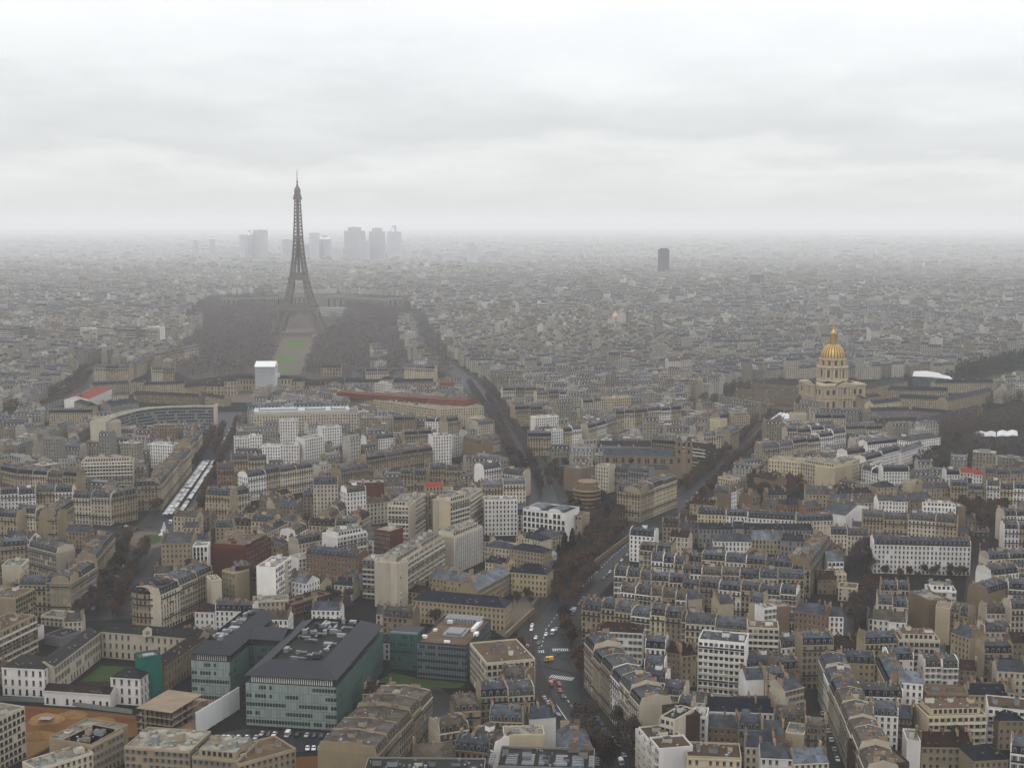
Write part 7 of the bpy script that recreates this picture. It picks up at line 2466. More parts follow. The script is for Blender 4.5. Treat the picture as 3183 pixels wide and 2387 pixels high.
tree_row('rust', 'F', [(60, 1260), (200, 1080), (340, 930), (450, 830), (560, 720), (640, 660)], 6.5, "of the far boulevard's right row", .9, 'bare')
tree_row('bare', 'A', [(540, 660), (640, 540), (720, 420), (790, 300), (830, 190)], 8, "of the avenue's left row below the roundabout", .9, 'rust')
tree_row('bare', 'A', [(740, 680), (790, 560), (850, 440), (900, 330), (960, 240)], 8, "of the avenue's right row below the roundabout", .9, 'rust')
tree_row('bare', 'A', [(640, 640), (700, 520), (770, 390), (830, 270)], 10, "of the avenue's middle row below the roundabout", .8)
tree_row('bare', 'D', [(1020, 1240), (1100, 1160), (1200, 1020), (1300, 900), (1370, 780), (1400, 690)], 8, "of the market avenue's left row", .9, 'rust')
tree_row('bare', 'D', [(1300, 1240), (1340, 1130), (1400, 1010), (1450, 880), (1510, 760), (1540, 660)], 9, "of the market avenue's right row", .85, 'rust')
tree_row('bare', 'D', [(1390, 860), (1420, 780), (1450, 700)], 7, "of the market avenue's middle row", .85, 'rust')
tree_row('bare', 'E', [(1170, 1120), (1120, 960), (1040, 790), (980, 640), (900, 520), (830, 420)], 9, "of the middle avenue's left row", .9)
tree_row('bare', 'E', [(1300, 1120), (1240, 970), (1180, 800), (1090, 640), (1010, 500), (920, 400)], 9, "of the middle avenue's right row", .9)
tree_row('bare', 'E', [(1200, 1000), (1100, 820), (1030, 650), (950, 500)], 12, "of the middle avenue's central row", .8)
tree_patch('bare', 'B', [(1320, 250), (1250, 130), (1480, -40), (1720, -80), (1860, 60), (1600, 310), (1400, 310)], 46, "of the walled park beside the boulevard", .95, 'rust')
tree_patch('rust', 'B', [(1380, 470), (1400, 340), (1540, 330), (1600, 360), (1470, 480)], 9, "of the rust clump below the walled park", .95)
for i, (x, y, s) in enumerate([(1450, 290, .95), (1500, 255, 1.0), (1545, 280, .8), (1410, 300, .75)]):
    tree('conifer', T('B', x, y), f"dark conifer in the walled park, {['leftmost but one', 'tallest', 'rightmost', 'leftmost and smallest'][i]}", 'conifers of the walled park', s)
tree_patch('rust', 'F', [(400, 1180), (420, 1050), (640, 970), (760, 1050), (790, 1130), (660, 1190)], 60, "of the convent garden by the blond office", .9, 'bare')
tree_patch('bare', 'F', [(1480, 1010), (1560, 850), (1700, 780), (1900, 780), (1900, 950), (1700, 1000)], 95, "of the sculpture park's left part", 1.0, 'green')
tree_patch('bare', 'F', [(1900, 640), (2330, 560), (2330, 700), (1950, 700)], 80, "of the sculpture park's far part", 1.0)
tree_patch('bare', 'F', [(1650, 690), (1900, 600), (1900, 700), (1720, 760)], 55, "of the garden below the long slate roof", .8, 'rust')
tree_patch('bare', 'F', [(1900, 770), (2330, 760), (2330, 860), (1930, 850)], 45, "of the sculpture park behind the pale pavilion", 1.0)
tree_patch('bare', 'F', [(1960, 560), (2080, 400), (2330, 430), (2330, 540)], 60, "beside the esplanade lawn", 1.1)
tree_patch('bare', 'C', [(1070, 410), (1075, 330), (1150, 200), (1240, 340), (1230, 420)], 9, "of the garden by the temple-fronted house", 1.1)
tree_patch('bare', 'C', [(1260, 370), (1860, 385), (1870, 430), (1300, 425)], 12, "of the garden before the white hospital", .65, 'rust')
tree_patch('bare', 'C', [(1090, 760), (1110, 660), (1150, 580), (1220, 560), (1200, 680), (1150, 770)], 9, "of the dark alley right of the peach house", 1.0)
tree_patch('rust', 'C', [(1140, 480), (1250, 440), (1250, 500), (1160, 530)], 4, "of the rust clump above the dark alley", .8)
tree_patch('bare', 'F', [(1800, 1170), (1900, 1130), (2090, 1200), (2085, 1380), (1840, 1320)], 34, "of the garden around the big conifer", .95, 'rust')
tree('conifer', T('F', 1855, 1185), 'tall dark conifer standing right of the blank tan wall', None, 1.25)
tree('conifer', T('F', 1895, 1200), 'shorter dark conifer beside the tall one, right side', None, .95)
tree('conifer', T('F', 145, 470), 'lone dark conifer left of the long low tan wing', None, .95)
tree_patch('rust', 'E', [(1330, 1080), (1300, 960), (1420, 930), (1500, 1000), (1430, 1090)], 14, "of the square by the round balcony house", .8, 'bare')
tree_patch('rust', 'E', [(1620, 1290), (1600, 1210), (1780, 1240), (1790, 1330), (1640, 1400)], 12, "of the clump by the corner house", .8, 'bare')
tree_patch('bare', 'F', [(30, 600), (20, 545), (200, 490), (250, 560), (420, 590), (210, 610)], 45, "left of the white tents", .9, 'rust')
tree_patch('bare', 'F', [(200, 400), (640, 400), (560, 430), (220, 470)], 45, "behind the long low tan wing", .8, 'rust')
tree_patch('bare', 'F', [(940, 860), (900, 800), (1100, 770), (1200, 780), (1060, 840)], 28, "behind the blond office", .8, 'rust')
tree_patch('bare', 'A', [(2060, 700), (2120, 580), (2250, 560), (2280, 640)], 8, "right of the glass office", .8)
tree_patch('bare', 'B', [(520, 720), (480, 640), (600, 640), (620, 740)], 3, "in front of the classical house", .85)
tree('conifer', T('B', 880, 690), 'dark slim conifer in front of the long classical house', None, .5)
tree_patch('green', 'B', [(1130, 590), (1130, 530), (1290, 520), (1300, 580)], 5, "of the small clipped garden by the classical house", .55)
tree_patch('bare', 'D', [(2000, 960), (2020, 880), (2150, 860), (2212, 900), (2120, 960)], 8, "of the yard right of the long stone row", .8, 'green')
tree_patch('bare', 'C', [(1740, 1610), (1760, 1530), (1860, 1540), (1850, 1620)], 2, "in front of the low red-brown house", .9)
tree_row('bare', 'D', [(0, 650), (150, 590), (300, 560), (400, 520), (520, 440), (590, 350)], 11, "of the far left avenue's near row", 1.0, 'rust')
tree_row('bare', 'D', [(0, 600), (160, 540), (330, 480), (470, 400), (560, 320)], 11, "of the far left avenue's far row", 1.0, 'rust')

def plant_all():
    far = MB()
    n = {}
    rnd = random.Random(4)
    for q in sorted(TREE_Q, key=lambda q: q[1].length):
        n[q[0]] = n.get(q[0], 0) + 1
        if n[q[0]] <= 290:
            plant_tree(*q)
            continue
        k, p, s = q[0], q[1], q[4]
        far.beam((p.x, p.y, 0), (p.x, p.y, 8 * s), .5, M['bark'])
        for i in range(60):
            v = Vector((rnd.gauss(0, 1), rnd.gauss(0, 1), rnd.gauss(0, 1))).normalized() * rnd.uniform(.5, 1)
            c_ = Vector((p.x + v.x * 4.8 * s, p.y + v.y * 4.8 * s, (8.4 + v.z * 4.6) * s))
            d = Vector((rnd.gauss(0, 1), rnd.gauss(0, 1), rnd.gauss(0, 1))).normalized()
            e = d.orthogonal().normalized()
            z = rnd.uniform(.7, 1.4)
            far.face([c_ - d * z, c_ + e * z * .5, c_ + d * z, c_ - e * z * .5], M['twig' if k == 'bare' else 'rust'])
    far.build('distant_trees')['kind'] = 'stuff'
plant_all()

# the park round the iron tower and other far woods: one mass each
def wood(name, polys, spacing, h, leaf, seed, faces=26, size=1.6):
    rnd = random.Random(seed)
    c, t = MB(), MB()
    for poly in polys:
        xs, ys = [p.x for p in poly], [p.y for p in poly]
        y = min(ys)
        while y < max(ys):
            x = min(xs)
            while x < max(xs):
                p = Vector((x + rnd.uniform(-.4, .4) * spacing, y + rnd.uniform(-.4, .4) * spacing, 0))
                x += spacing
                if inside(p, PATHPOLY) or rnd.random() < .14 or math.sin(p.x * .047 + 1) + math.sin(p.y * .031) > 1.45 or not inside((p.x + rnd.gauss(0, .9) * spacing, p.y + rnd.gauss(0, 1.6) * spacing), poly) or clash(p.x, p.y, 3):
                    continue
                hh = h * rnd.uniform(.55, 1.3)
                rr = spacing * rnd.uniform(.5, .72)
                c.beam((p.x, p.y, 0), (p.x, p.y, hh * .7), .5, M['bark'])
                for i in range(faces):
                    v = Vector((rnd.gauss(0, 1), rnd.gauss(0, 1), rnd.gauss(0, 1))).normalized()
                    q = Vector((p.x + v.x * rr, p.y + v.y * rr, hh * .68 + v.z * hh * .32))
                    d = Vector((rnd.gauss(0, 1), rnd.gauss(0, 1), rnd.gauss(0, 1))).normalized()
                    e = d.orthogonal().normalized()
                    s = size * rnd.uniform(.6, 1.4)
                    c.face([q - d * s, q + e * s * .6, q + d * s, q - e * s * .6], M[leaf])
            y += spacing
    o = c.build(name)
    o['kind'] = 'stuff'
    return o
Gp = lambda pts: [T('G', x, y) for x, y in pts]
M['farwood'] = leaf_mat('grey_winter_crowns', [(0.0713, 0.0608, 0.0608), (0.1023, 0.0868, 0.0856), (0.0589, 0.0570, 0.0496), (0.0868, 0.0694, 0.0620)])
wood('park_wood', [Gp([(-120, 1060), (100, 900), (400, 880), (560, 900), (570, 1080), (500, 1240), (470, 1360), (300, 1370), (0, 1400), (-180, 1330), (-40, 1200), (60, 1100)])], 11, 13, 'farwood', 1)
wood('park_wood', [Gp([(870, 1110), (960, 1090), (1240, 1060), (1180, 1200), (1080, 1330), (1060, 1380), (760, 1400), (700, 1330), (790, 1180)])], 11, 13, 'farwood', 2)
wood('hillside_wood', [Gp([(960, 1060), (1000, 930), (1100, 900), (1340, 900), (1430, 950), (1330, 1060), (1100, 1100)])], 12, 15, 'farwood', 3)
wood('avenue_wood', [Gp([(1060, 1390), (1100, 1180), (1160, 1060), (1180, 1060), (1150, 1180), (1130, 1390)]), Gp([(1255, 1390), (1250, 1180), (1240, 1050), (1300, 1050), (1330, 1180), (1370, 1390)]),
                     Gp([(1590, 1400), (1530, 1200), (1480, 1060), (1450, 1040), (1440, 960), (1470, 960), (1530, 1060), (1620, 1230), (1680, 1400)])], 10, 13, 'farwood', 4)
wood('esplanade_wood', [[T('F', x, y) for x, y in [(1640, 350), (1900, 260), (2330, 200), (2330, 300), (2060, 335), (1860, 380), (1700, 380)]]], 10, 13, 'needle', 5)
wood('river_trees', [[T('W', x, y) for x, y in [(1690, 712), (1900, 720), (2212, 738), (2212, 726), (1900, 708), (1700, 702)]]], 12, 13, 'farwood', 6, 20, 2)
wood('river_trees', [[T('W', x, y) for x, y in [(1080, 690), (1300, 692), (1300, 682), (1080, 680)]]], 12, 13, 'farwood', 7, 20, 2)
wood('great_wood', [[T('W', x, y) for x, y in [(-150, 602), (250, 600), (600, 594), (1000, 590), (1150, 586), (900, 578), (500, 573), (-150, 574)]]], 26, 16, 'farwood', 8, 14, 7)

# ------------------------------------------------------------------ cars
def car_parts(kind):
    def body(col):
        b = MB()
        if kind == 'van':
            b.box(-.95, .95, -2.4, 2.4, .35, 1.0, col)
            b.face([(-.95, -2.4, 1), (.95, -2.4, 1), (.9, -1.5, 2.05), (-.9, -1.5, 2.05)], M['pane'])
            b.box(-.95, .95, -1.5, 2.4, 1.0, 2.1, col)
        else:
            prof = [(-2.1, .35), (-2.15, .75), (-1.0, .95), (1.3, .98), (2.1, .85), (2.1, .35)]
            for s in (-.86, .86):
                b.face([(s, y, z) for y, z in (prof if s > 0 else reversed(prof))], col)
            for (y0, z0), (y1, z1) in zip(prof, prof[1:]):
                b.face([(-.86, y0, z0), (-.86, y1, z1), (.86, y1, z1), (.86, y0, z0)][::-1], col)
            b.face([(-.66, -.35, 1.42), (.66, -.35, 1.42), (.66, 1.0, 1.42), (-.66, 1.0, 1.42)], col)
        return b.mesh('body')
    g = MB()
    if kind == 'van':
        g.box(-.97, .97, -1.4, -.5, 1.15, 1.75, M['pane'])
    else:
        lo = [(-.8, -1.0, .95), (.8, -1.0, .95), (.8, 1.6, .97), (-.8, 1.6, .97)]
        hi = [(-.66, -.35, 1.415), (.66, -.35, 1.415), (.66, 1.0, 1.415), (-.66, 1.0, 1.415)]
        for k in range(4):
            q = (k + 1) % 4
            g.face([lo[k], lo[q], hi[q], hi[k]], M['pane'])
    w = MB()
    n = 10
    for s in (-.11, .11):
        w.face([(s, .32 * math.cos(2 * math.pi * k / n), .32 * math.sin(2 * math.pi * k / n)) for k in range(n)], M['iron'])
    for k in range(n):
        a, c = 2 * math.pi * k / n, 2 * math.pi * (k + 1) / n
        w.face([(-.11, .32 * math.cos(a), .32 * math.sin(a)), (.11, .32 * math.cos(a), .32 * math.sin(a)), (.11, .32 * math.cos(c), .32 * math.sin(c)), (-.11, .32 * math.cos(c), .32 * math.sin(c))], M['iron'])
    return body, g.mesh('windows'), w.mesh('wheel')
CARCOL = {'white': (.62, .62, .62), 'silver': (.34, .35, .37), 'black': (.012, .012, .014), 'dark grey': (.05, .052, .056), 'red': (.30, .02, .02), 'blue': (.03, .05, .13), 'yellow': (.62, .36, .02)}
CARS = {}
for kd in ('car', 'van'):
    bf, gm, wm = car_parts(kd)
    for cn, cc in CARCOL.items():
        CARS[kd, cn] = (bf(plain('car_paint_' + cn.replace(' ', '_'), cc, .3, .05, 1, obj_var=0, spec=.5)), gm, wm)
def car(p, rz, col, label, kind='car', group='cars in the streets'):
    o = thing('van' if kind == 'van' else 'car', label, 'van' if kind == 'van' else 'car', (p.x, p.y, .04), rz, group)
    b, g_, w = CARS[kind, col]
    put('body', b, o)
    put('glazing', g_, o)
    for x in (-.78, .78):
        for y in (-1.35, 1.3):
            put('wheel', w, o, (x, y, .32))
    return o
rc = random.Random(11)
def car_line(tile, x0, y0, x1, y1, gap, where, fill=.75, cols=None, off=0.0):
    a, b = T(tile, x0, y0), T(tile, x1, y1)
    u, n, L = frame_from(a, b)
    rz = math.atan2(u.y, u.x) - math.pi / 2
    q, i = 2.5, 0
    while q < L - 2:
        if rc.random() < fill:
            i += 1
            col = rc.choice(cols or ['black', 'dark grey', 'dark grey', 'silver', 'white', 'blue', 'black', 'silver'])
            kd = 'van' if rc.random() < .1 else 'car'
            car(a + u * q + n * off, rz + rc.choice([0, math.pi]), col, f"{col} {kd}, {ordinal(i)} from the near end {where}", kd)
        q += gap
def one_car(tile, x, y, x2, y2, col, label, kind='car'):
    a, b = T(tile, x, y), T(tile, x2, y2)
    car(a, math.atan2((b - a).y, (b - a).x) - math.pi / 2, col, label, kind)
for (x, y, c, lab, k) in [(1240, 722, 'white', 'white car leading the left queue towards the classical houses', 'car'), (1236, 748, 'white', 'white car second in the left queue below the classical houses', 'car'),
      (1206, 858, 'white', 'white car stopped left of the upper left zebra crossing', 'car'), (1264, 802, 'white', 'white car in the middle of the queue above the zebra', 'car'),
      (1284, 838, 'dark grey', 'dark grey car just above the upper left zebra', 'car'), (1330, 780, 'white', 'white car in the right queue above the traffic island', 'car'),
      (1373, 770, 'white', 'white van in the right queue beside the rust tree', 'van'), (1396, 748, 'silver', 'silver car behind the white van in the right queue', 'car'),
      (1438, 622, 'white', 'white car under the rust trees, left of two', 'car'), (1494, 614, 'white', 'white car under the rust trees, right of two', 'car'),
      (1347, 945, 'yellow', 'bright yellow van crossing the middle of the junction', 'van'), (1363, 1105, 'red', 'red car with white roof below lower right zebra', 'van'),
      (1415, 1102, 'red', 'red car right of the red van below the zebra', 'car'), (1420, 1145, 'red', 'dark red car lowest of the three below the zebra', 'car'),
      (1375, 1072, 'red', 'red car touching the lower right zebra crossing', 'car'), (1440, 1185, 'black', 'black car following the red cars down the boulevard', 'car'),
      (1570, 1262, 'white', 'white van alone on the lower boulevard', 'van'), (1815, 1612, 'white', 'white van at the bottom of the boulevard', 'van'),
      (1412, 895, 'black', 'black car right on the upper right zebra crossing', 'car'), (1290, 870, 'black', 'black car behind the dark grey car at the zebra', 'car')]:
    if c == 'yellow':
        one_car('B', x, y, x + 60, y - 8, c, lab, k)
    else:
        one_car('B', x, y, x + 35 if y < 900 else x - 30, y - 60, c, lab, k)
car_line('B', 1310, 1180, 1500, 1440, 6.5, "of the parked line on the lower boulevard's left", .8)
car_line('B', 1640, 1290, 1860, 1600, 6, "of the parked line under the boulevard's right trees", .85)
car_line('B', 1460, 700, 1590, 520, 7, "of the parked line right of the mid boulevard", .8)
car_line('B', 1700, 420, 1960, 160, 8, "of the parked line on the upper boulevard", .6)
car_line('A', 600, 620, 780, 300, 6, "of the avenue's left parked line below the roundabout", .8)
car_line('A', 760, 600, 890, 320, 6, "of the avenue's right parked line below the roundabout", .8)
car_line('A', 690, 560, 800, 330, 8, "of the avenue's middle lane below the roundabout", .6)
car_line('C', 1010, 1600, 900, 1260, 5.4, 'of the parked line in the narrow dark street', .9, ['white', 'silver', 'dark grey', 'black', 'silver'])
car_line('C', 1885, 980, 1895, 620, 5.6, "of the pale street's left parked line", .9)
car_line('C', 1960, 880, 1975, 420, 6, "of the pale street's right parked line", .7)
car_line('F', 30, 1180, 250, 960, 9, 'in the near lane of the far boulevard', .5)
car_line('F', 330, 920, 480, 760, 9, 'in the upper lane of the far boulevard', .6, ['white', 'silver', 'dark grey', 'black'])
car_line('E', 1250, 1060, 1150, 880, 9, "in the middle avenue's right lane", .6)
car_line('E', 1120, 900, 1030, 700, 10, "in the middle avenue's left lane", .6)
car_line('D', 1440, 800, 1520, 640, 7, "in the avenue behind the market", .7, ['white', 'silver', 'dark grey'])
for i, (x, y, c) in enumerate([(815, 78, 'white'), (828, 118, 'silver'), (790, 165, 'black'), (880, 98, 'dark grey'), (760, 60, 'black'), (940, 250, 'black')]):
    one_car('A', x, y, x + 30, y - 8, c, f"{c} car on the roundabout, {['upper left white one', 'just below the white one', 'leftmost on the grey road', 'nearest the lawn', 'at the street mouth', 'on the lower exit'][i]}")
pk = ['silver', 'dark grey', 'white', 'white', 'black', 'silver', 'blue', 'dark grey', 'silver']
for i, x in enumerate([1700, 1745, 1780, 1865, 1930, 1990, 2040, 2085, 2130]):
    one_car('A', x, 1425 + i * 2, x + 22, 1400, pk[i], f"{pk[i]} car, {ordinal(i + 1)} from left in the upper car park row", 'van' if i == 3 else 'car')
pk = ['white', 'white', 'black', 'white', 'white', 'silver', 'white', 'white', 'white']
for i, x in enumerate([1450, 1480, 1515, 1545, 1600, 1660, 1995, 2035, 2075]):
    one_car('A', x, (1450 if i < 6 else 1520), x + 15, 1430, pk[i], f"{pk[i]} car, {ordinal(i + 1)} from left in the lower car park row")

# ------------------------------------------------------------------ market stalls under white canopies
def stall_mesh():
    c = MB()
    c.face([(-2.2, -1.8, 2.5), (2.2, -1.8, 2.5), (2.2, 0, 3.2), (-2.2, 0, 3.2)], M['canvas'])
    c.face([(-2.2, 0, 3.2), (2.2, 0, 3.2), (2.2, 1.8, 2.5), (-2.2, 1.8, 2.5)], M['canvas'])
    c.face([(-2.2, -1.8, 2.2), (2.2, -1.8, 2.2), (2.2, -1.8, 2.5), (-2.2, -1.8, 2.5)], M['canvas'])
    p = MB()
    for x in (-2.1, 2.1):
        for y in (-1.7, 1.7):
            p.box(x - .04, x + .04, y - .04, y + .04, 0, 2.5, M['steel'])
    t = MB()
    t.box(-1.9, 1.9, -1.4, -.6, 0, .9, M['w_brown'])
    return c.mesh('canopy'), p.mesh('posts'), t.mesh('counter')
sc_, sp_, st_ = stall_mesh()
def market():
    for side, (a, b, nm) in enumerate(((('D', 1100, 1270), ('D', 1352, 915), "market avenue's left canopy row"), (('D', 1160, 1270), ('D', 1392, 915), "market avenue's right canopy row"))):
        A, B = T(*a), T(*b)
        u, n, L = frame_from(A, B)
        k = int(L / 4.55)
        for row_ in (0, 1) if side == 0 else (0,):
            for i in range(k):
                if rc.random() < .12:
                    continue
                p = A + u * (i * 4.55 + 2) + n * (row_ * 3.8)
                o = thing('market_stall', f"white canopy stall, {ordinal(i + 1)} from the near end of {nm}{' outer line' if row_ else ''}", 'market stall', (p.x, p.y, .15), math.atan2(u.y, u.x), 'white market stalls on the avenue')
                put('canopy', sc_, o, (0, 0, rc.uniform(-.15, .15)))
                put('posts', sp_, o)
                put('counter', st_, o)
market()
one_car('D', 1105, 1305, 1140, 1260, 'white', 'white van parked at the near end of the market', 'van')

# monument on the round place
def monument():
    p = T('A', 1066, 128)
    r = thing('monument', 'white stone monument with statue on stepped base beside the roundabout lawn', 'monument', p)
    r.scale = (.8, .8, .85)
    b = MB()
    for i in range(4):
        s = 4.2 - i * .7
        b.box(-s, s, -s, s, i * .7, (i + 1) * .7, M['white'])
    b.build('stepped_base', r)
    b = MB()
    b.lathe([(2.0, 2.8), (1.7, 3.2), (1.5, 6.5), (1.9, 6.8), (1.9, 7.2)], M['white'], 12)
    for k in range(4):
        a = math.pi / 2 * k
        b.lathe([(.8, 2.8), (.9, 4), (.5, 4.8), (.35, 5.2), (0, 5.5)], M['white'], 8, 2.4 * math.cos(a), 2.4 * math.sin(a))
    b.build('pedestal', r)
    b = MB()
    b.lathe([(1.0, 7.2), (1.1, 8.2), (.8, 9.2), (.75, 9.8), (.28, 10.1), (.42, 10.5), (.3, 10.9), (0, 11)], M['white'], 10)
    b.build('statue', r)
monument()

# street lamps along the boulevard
def lamp_mesh():
    b = MB()
    b.beam((0, 0, 0), (0, 0, 8.2), .2, M['iron'], .12)
    b.beam((0, 0, 8.1), (1.6, 0, 8.6), .1, M['iron'])
    h = MB()
    h.box(1.2, 2.0, -.18, .18, 8.5, 8.7, M['frame'], bottom=True)
    return b.mesh('pole'), h.mesh('lamp_head')
lp, lh = lamp_mesh()
for tile, pts, where in (('B', [(1250, 920), (1215, 760), (1290, 640)], 'on the left kerb of the crossroads'), ('B', [(1530, 900), (1590, 1060), (1680, 1230), (1800, 1420)], "on the boulevard's right kerb"), ('B', [(1290, 960), (1285, 1050), (1345, 960)], 'on the traffic islands of the junction')):
    for i, (x, y) in enumerate(pts):
        p = T(tile, x, y)
        o = thing('street_lamp', f"slim dark street lamp, {ordinal(i + 1)} {where}", 'street lamp', (p.x, p.y, .1), rc.uniform(0, 6), 'street lamps at the junction')
        put('pole', lp, o)
        put('lamp_head', lh, o)
# garden wall along the boulevard
def long_wall(tile, pts, h, label, mat='blind_tan'):
    P = [T(tile, x, y) for x, y in pts]
    o = thing('garden_wall', label, 'wall', P[0])
    b, c = MB(), MB()
    for a, d in zip(P, P[1:]):
        a, d = a - P[0], d - P[0]
        b.beam((a.x, a.y, h / 2), (d.x, d.y, h / 2), .5, M[mat])
        u, n, L = frame_from(a + P[0], d + P[0])
        q = n * .25
        b.face([(a.x - q.x, a.y - q.y, 0), (d.x - q.x, d.y - q.y, 0), (d.x - q.x, d.y - q.y, h), (a.x - q.x, a.y - q.y, h)], M[mat])
        c.beam((a.x, a.y, h + .1), (d.x, d.y, h + .1), .8, M['w_tan'])
    b.build('wall', o)
    c.build('coping', o)
long_wall('B', [(1065, 810), (1250, 640)], 3.2, 'tan garden wall running from the glass block up to the classical houses')
long_wall('B', [(1640, 330), (1930, 110)], 3.0, 'tan wall between the walled park and the boulevard')

import re

# ------------------------------------------------------------------ the rest of the city
def city_mats():
    m, nt, b = new_mat('distant_walls', 0.9, 0, 0.12)
    at = N(nt, 'ShaderNodeAttribute')
    at.attribute_name = 'tint'
    n = noise(nt, .08, 4.0)
    c = mixc(nt, 1.0, at.outputs['Color'], mth(nt, 'MULTIPLY_ADD', n, .5, .75), 'MULTIPLY')
    nt.links.new(c, b.inputs['Base Color'])
    grid_windows(nt, b, c, ww=.4, h0=.2, h1=.82)
    M['citywall'] = m
    m, nt, b = new_mat('distant_roofs', 0.65, 0, 0.12)
    at = N(nt, 'ShaderNodeAttribute')
    at.attribute_name = 'tint'
    n = noise(nt, .3, 5.0)
    c = mixc(nt, 1.0, at.outputs['Color'], mth(nt, 'MULTIPLY_ADD', n, .9, .55), 'MULTIPLY')
    nt.links.new(c, b.inputs['Base Color'])
    M['cityroof'] = m
city_mats()
class CityMesh:
    def __init__(self):
        self.v, self.f, self.m, self.uv, self.col = [], [], [], [], []
    def q(self, pts, mi, col, uv=None):
        i = len(self.v)
        self.v.extend(pts)
        self.f.append(tuple(range(i, i + len(pts))))
        self.m.append(mi)
        self.uv.append(uv or [(.02, .02)] * len(pts))
        self.col.append(col)
    def build(self, name):
        b = MB()
        b.v, b.f, b.m, b.uv, b.col = self.v, self.f, self.m, self.uv, self.col
        b.mats = [M['citywall'], M['cityroof']]
        o = b.build(name)
        o['kind'] = 'stuff'
        return o
CWALL = [(0.239, 0.218, 0.179), (0.215, 0.194, 0.151), (0.27, 0.251, 0.211), (0.334, 0.322, 0.286), (0.414, 0.405, 0.381), (0.187, 0.167, 0.131), (0.239, 0.234, 0.218), (0.294, 0.274, 0.227)]
CROOF = [(0.0292, 0.0335, 0.0421), (0.0389, 0.0443, 0.054), (0.054, 0.0594, 0.0659), (0.0486, 0.0443, 0.0378), (0.0713, 0.0745, 0.0799), (0.0302, 0.0302, 0.0335), (0.1015, 0.1058, 0.1091), (0.0605, 0.041, 0.0324), (0.0421, 0.0486, 0.0605)]
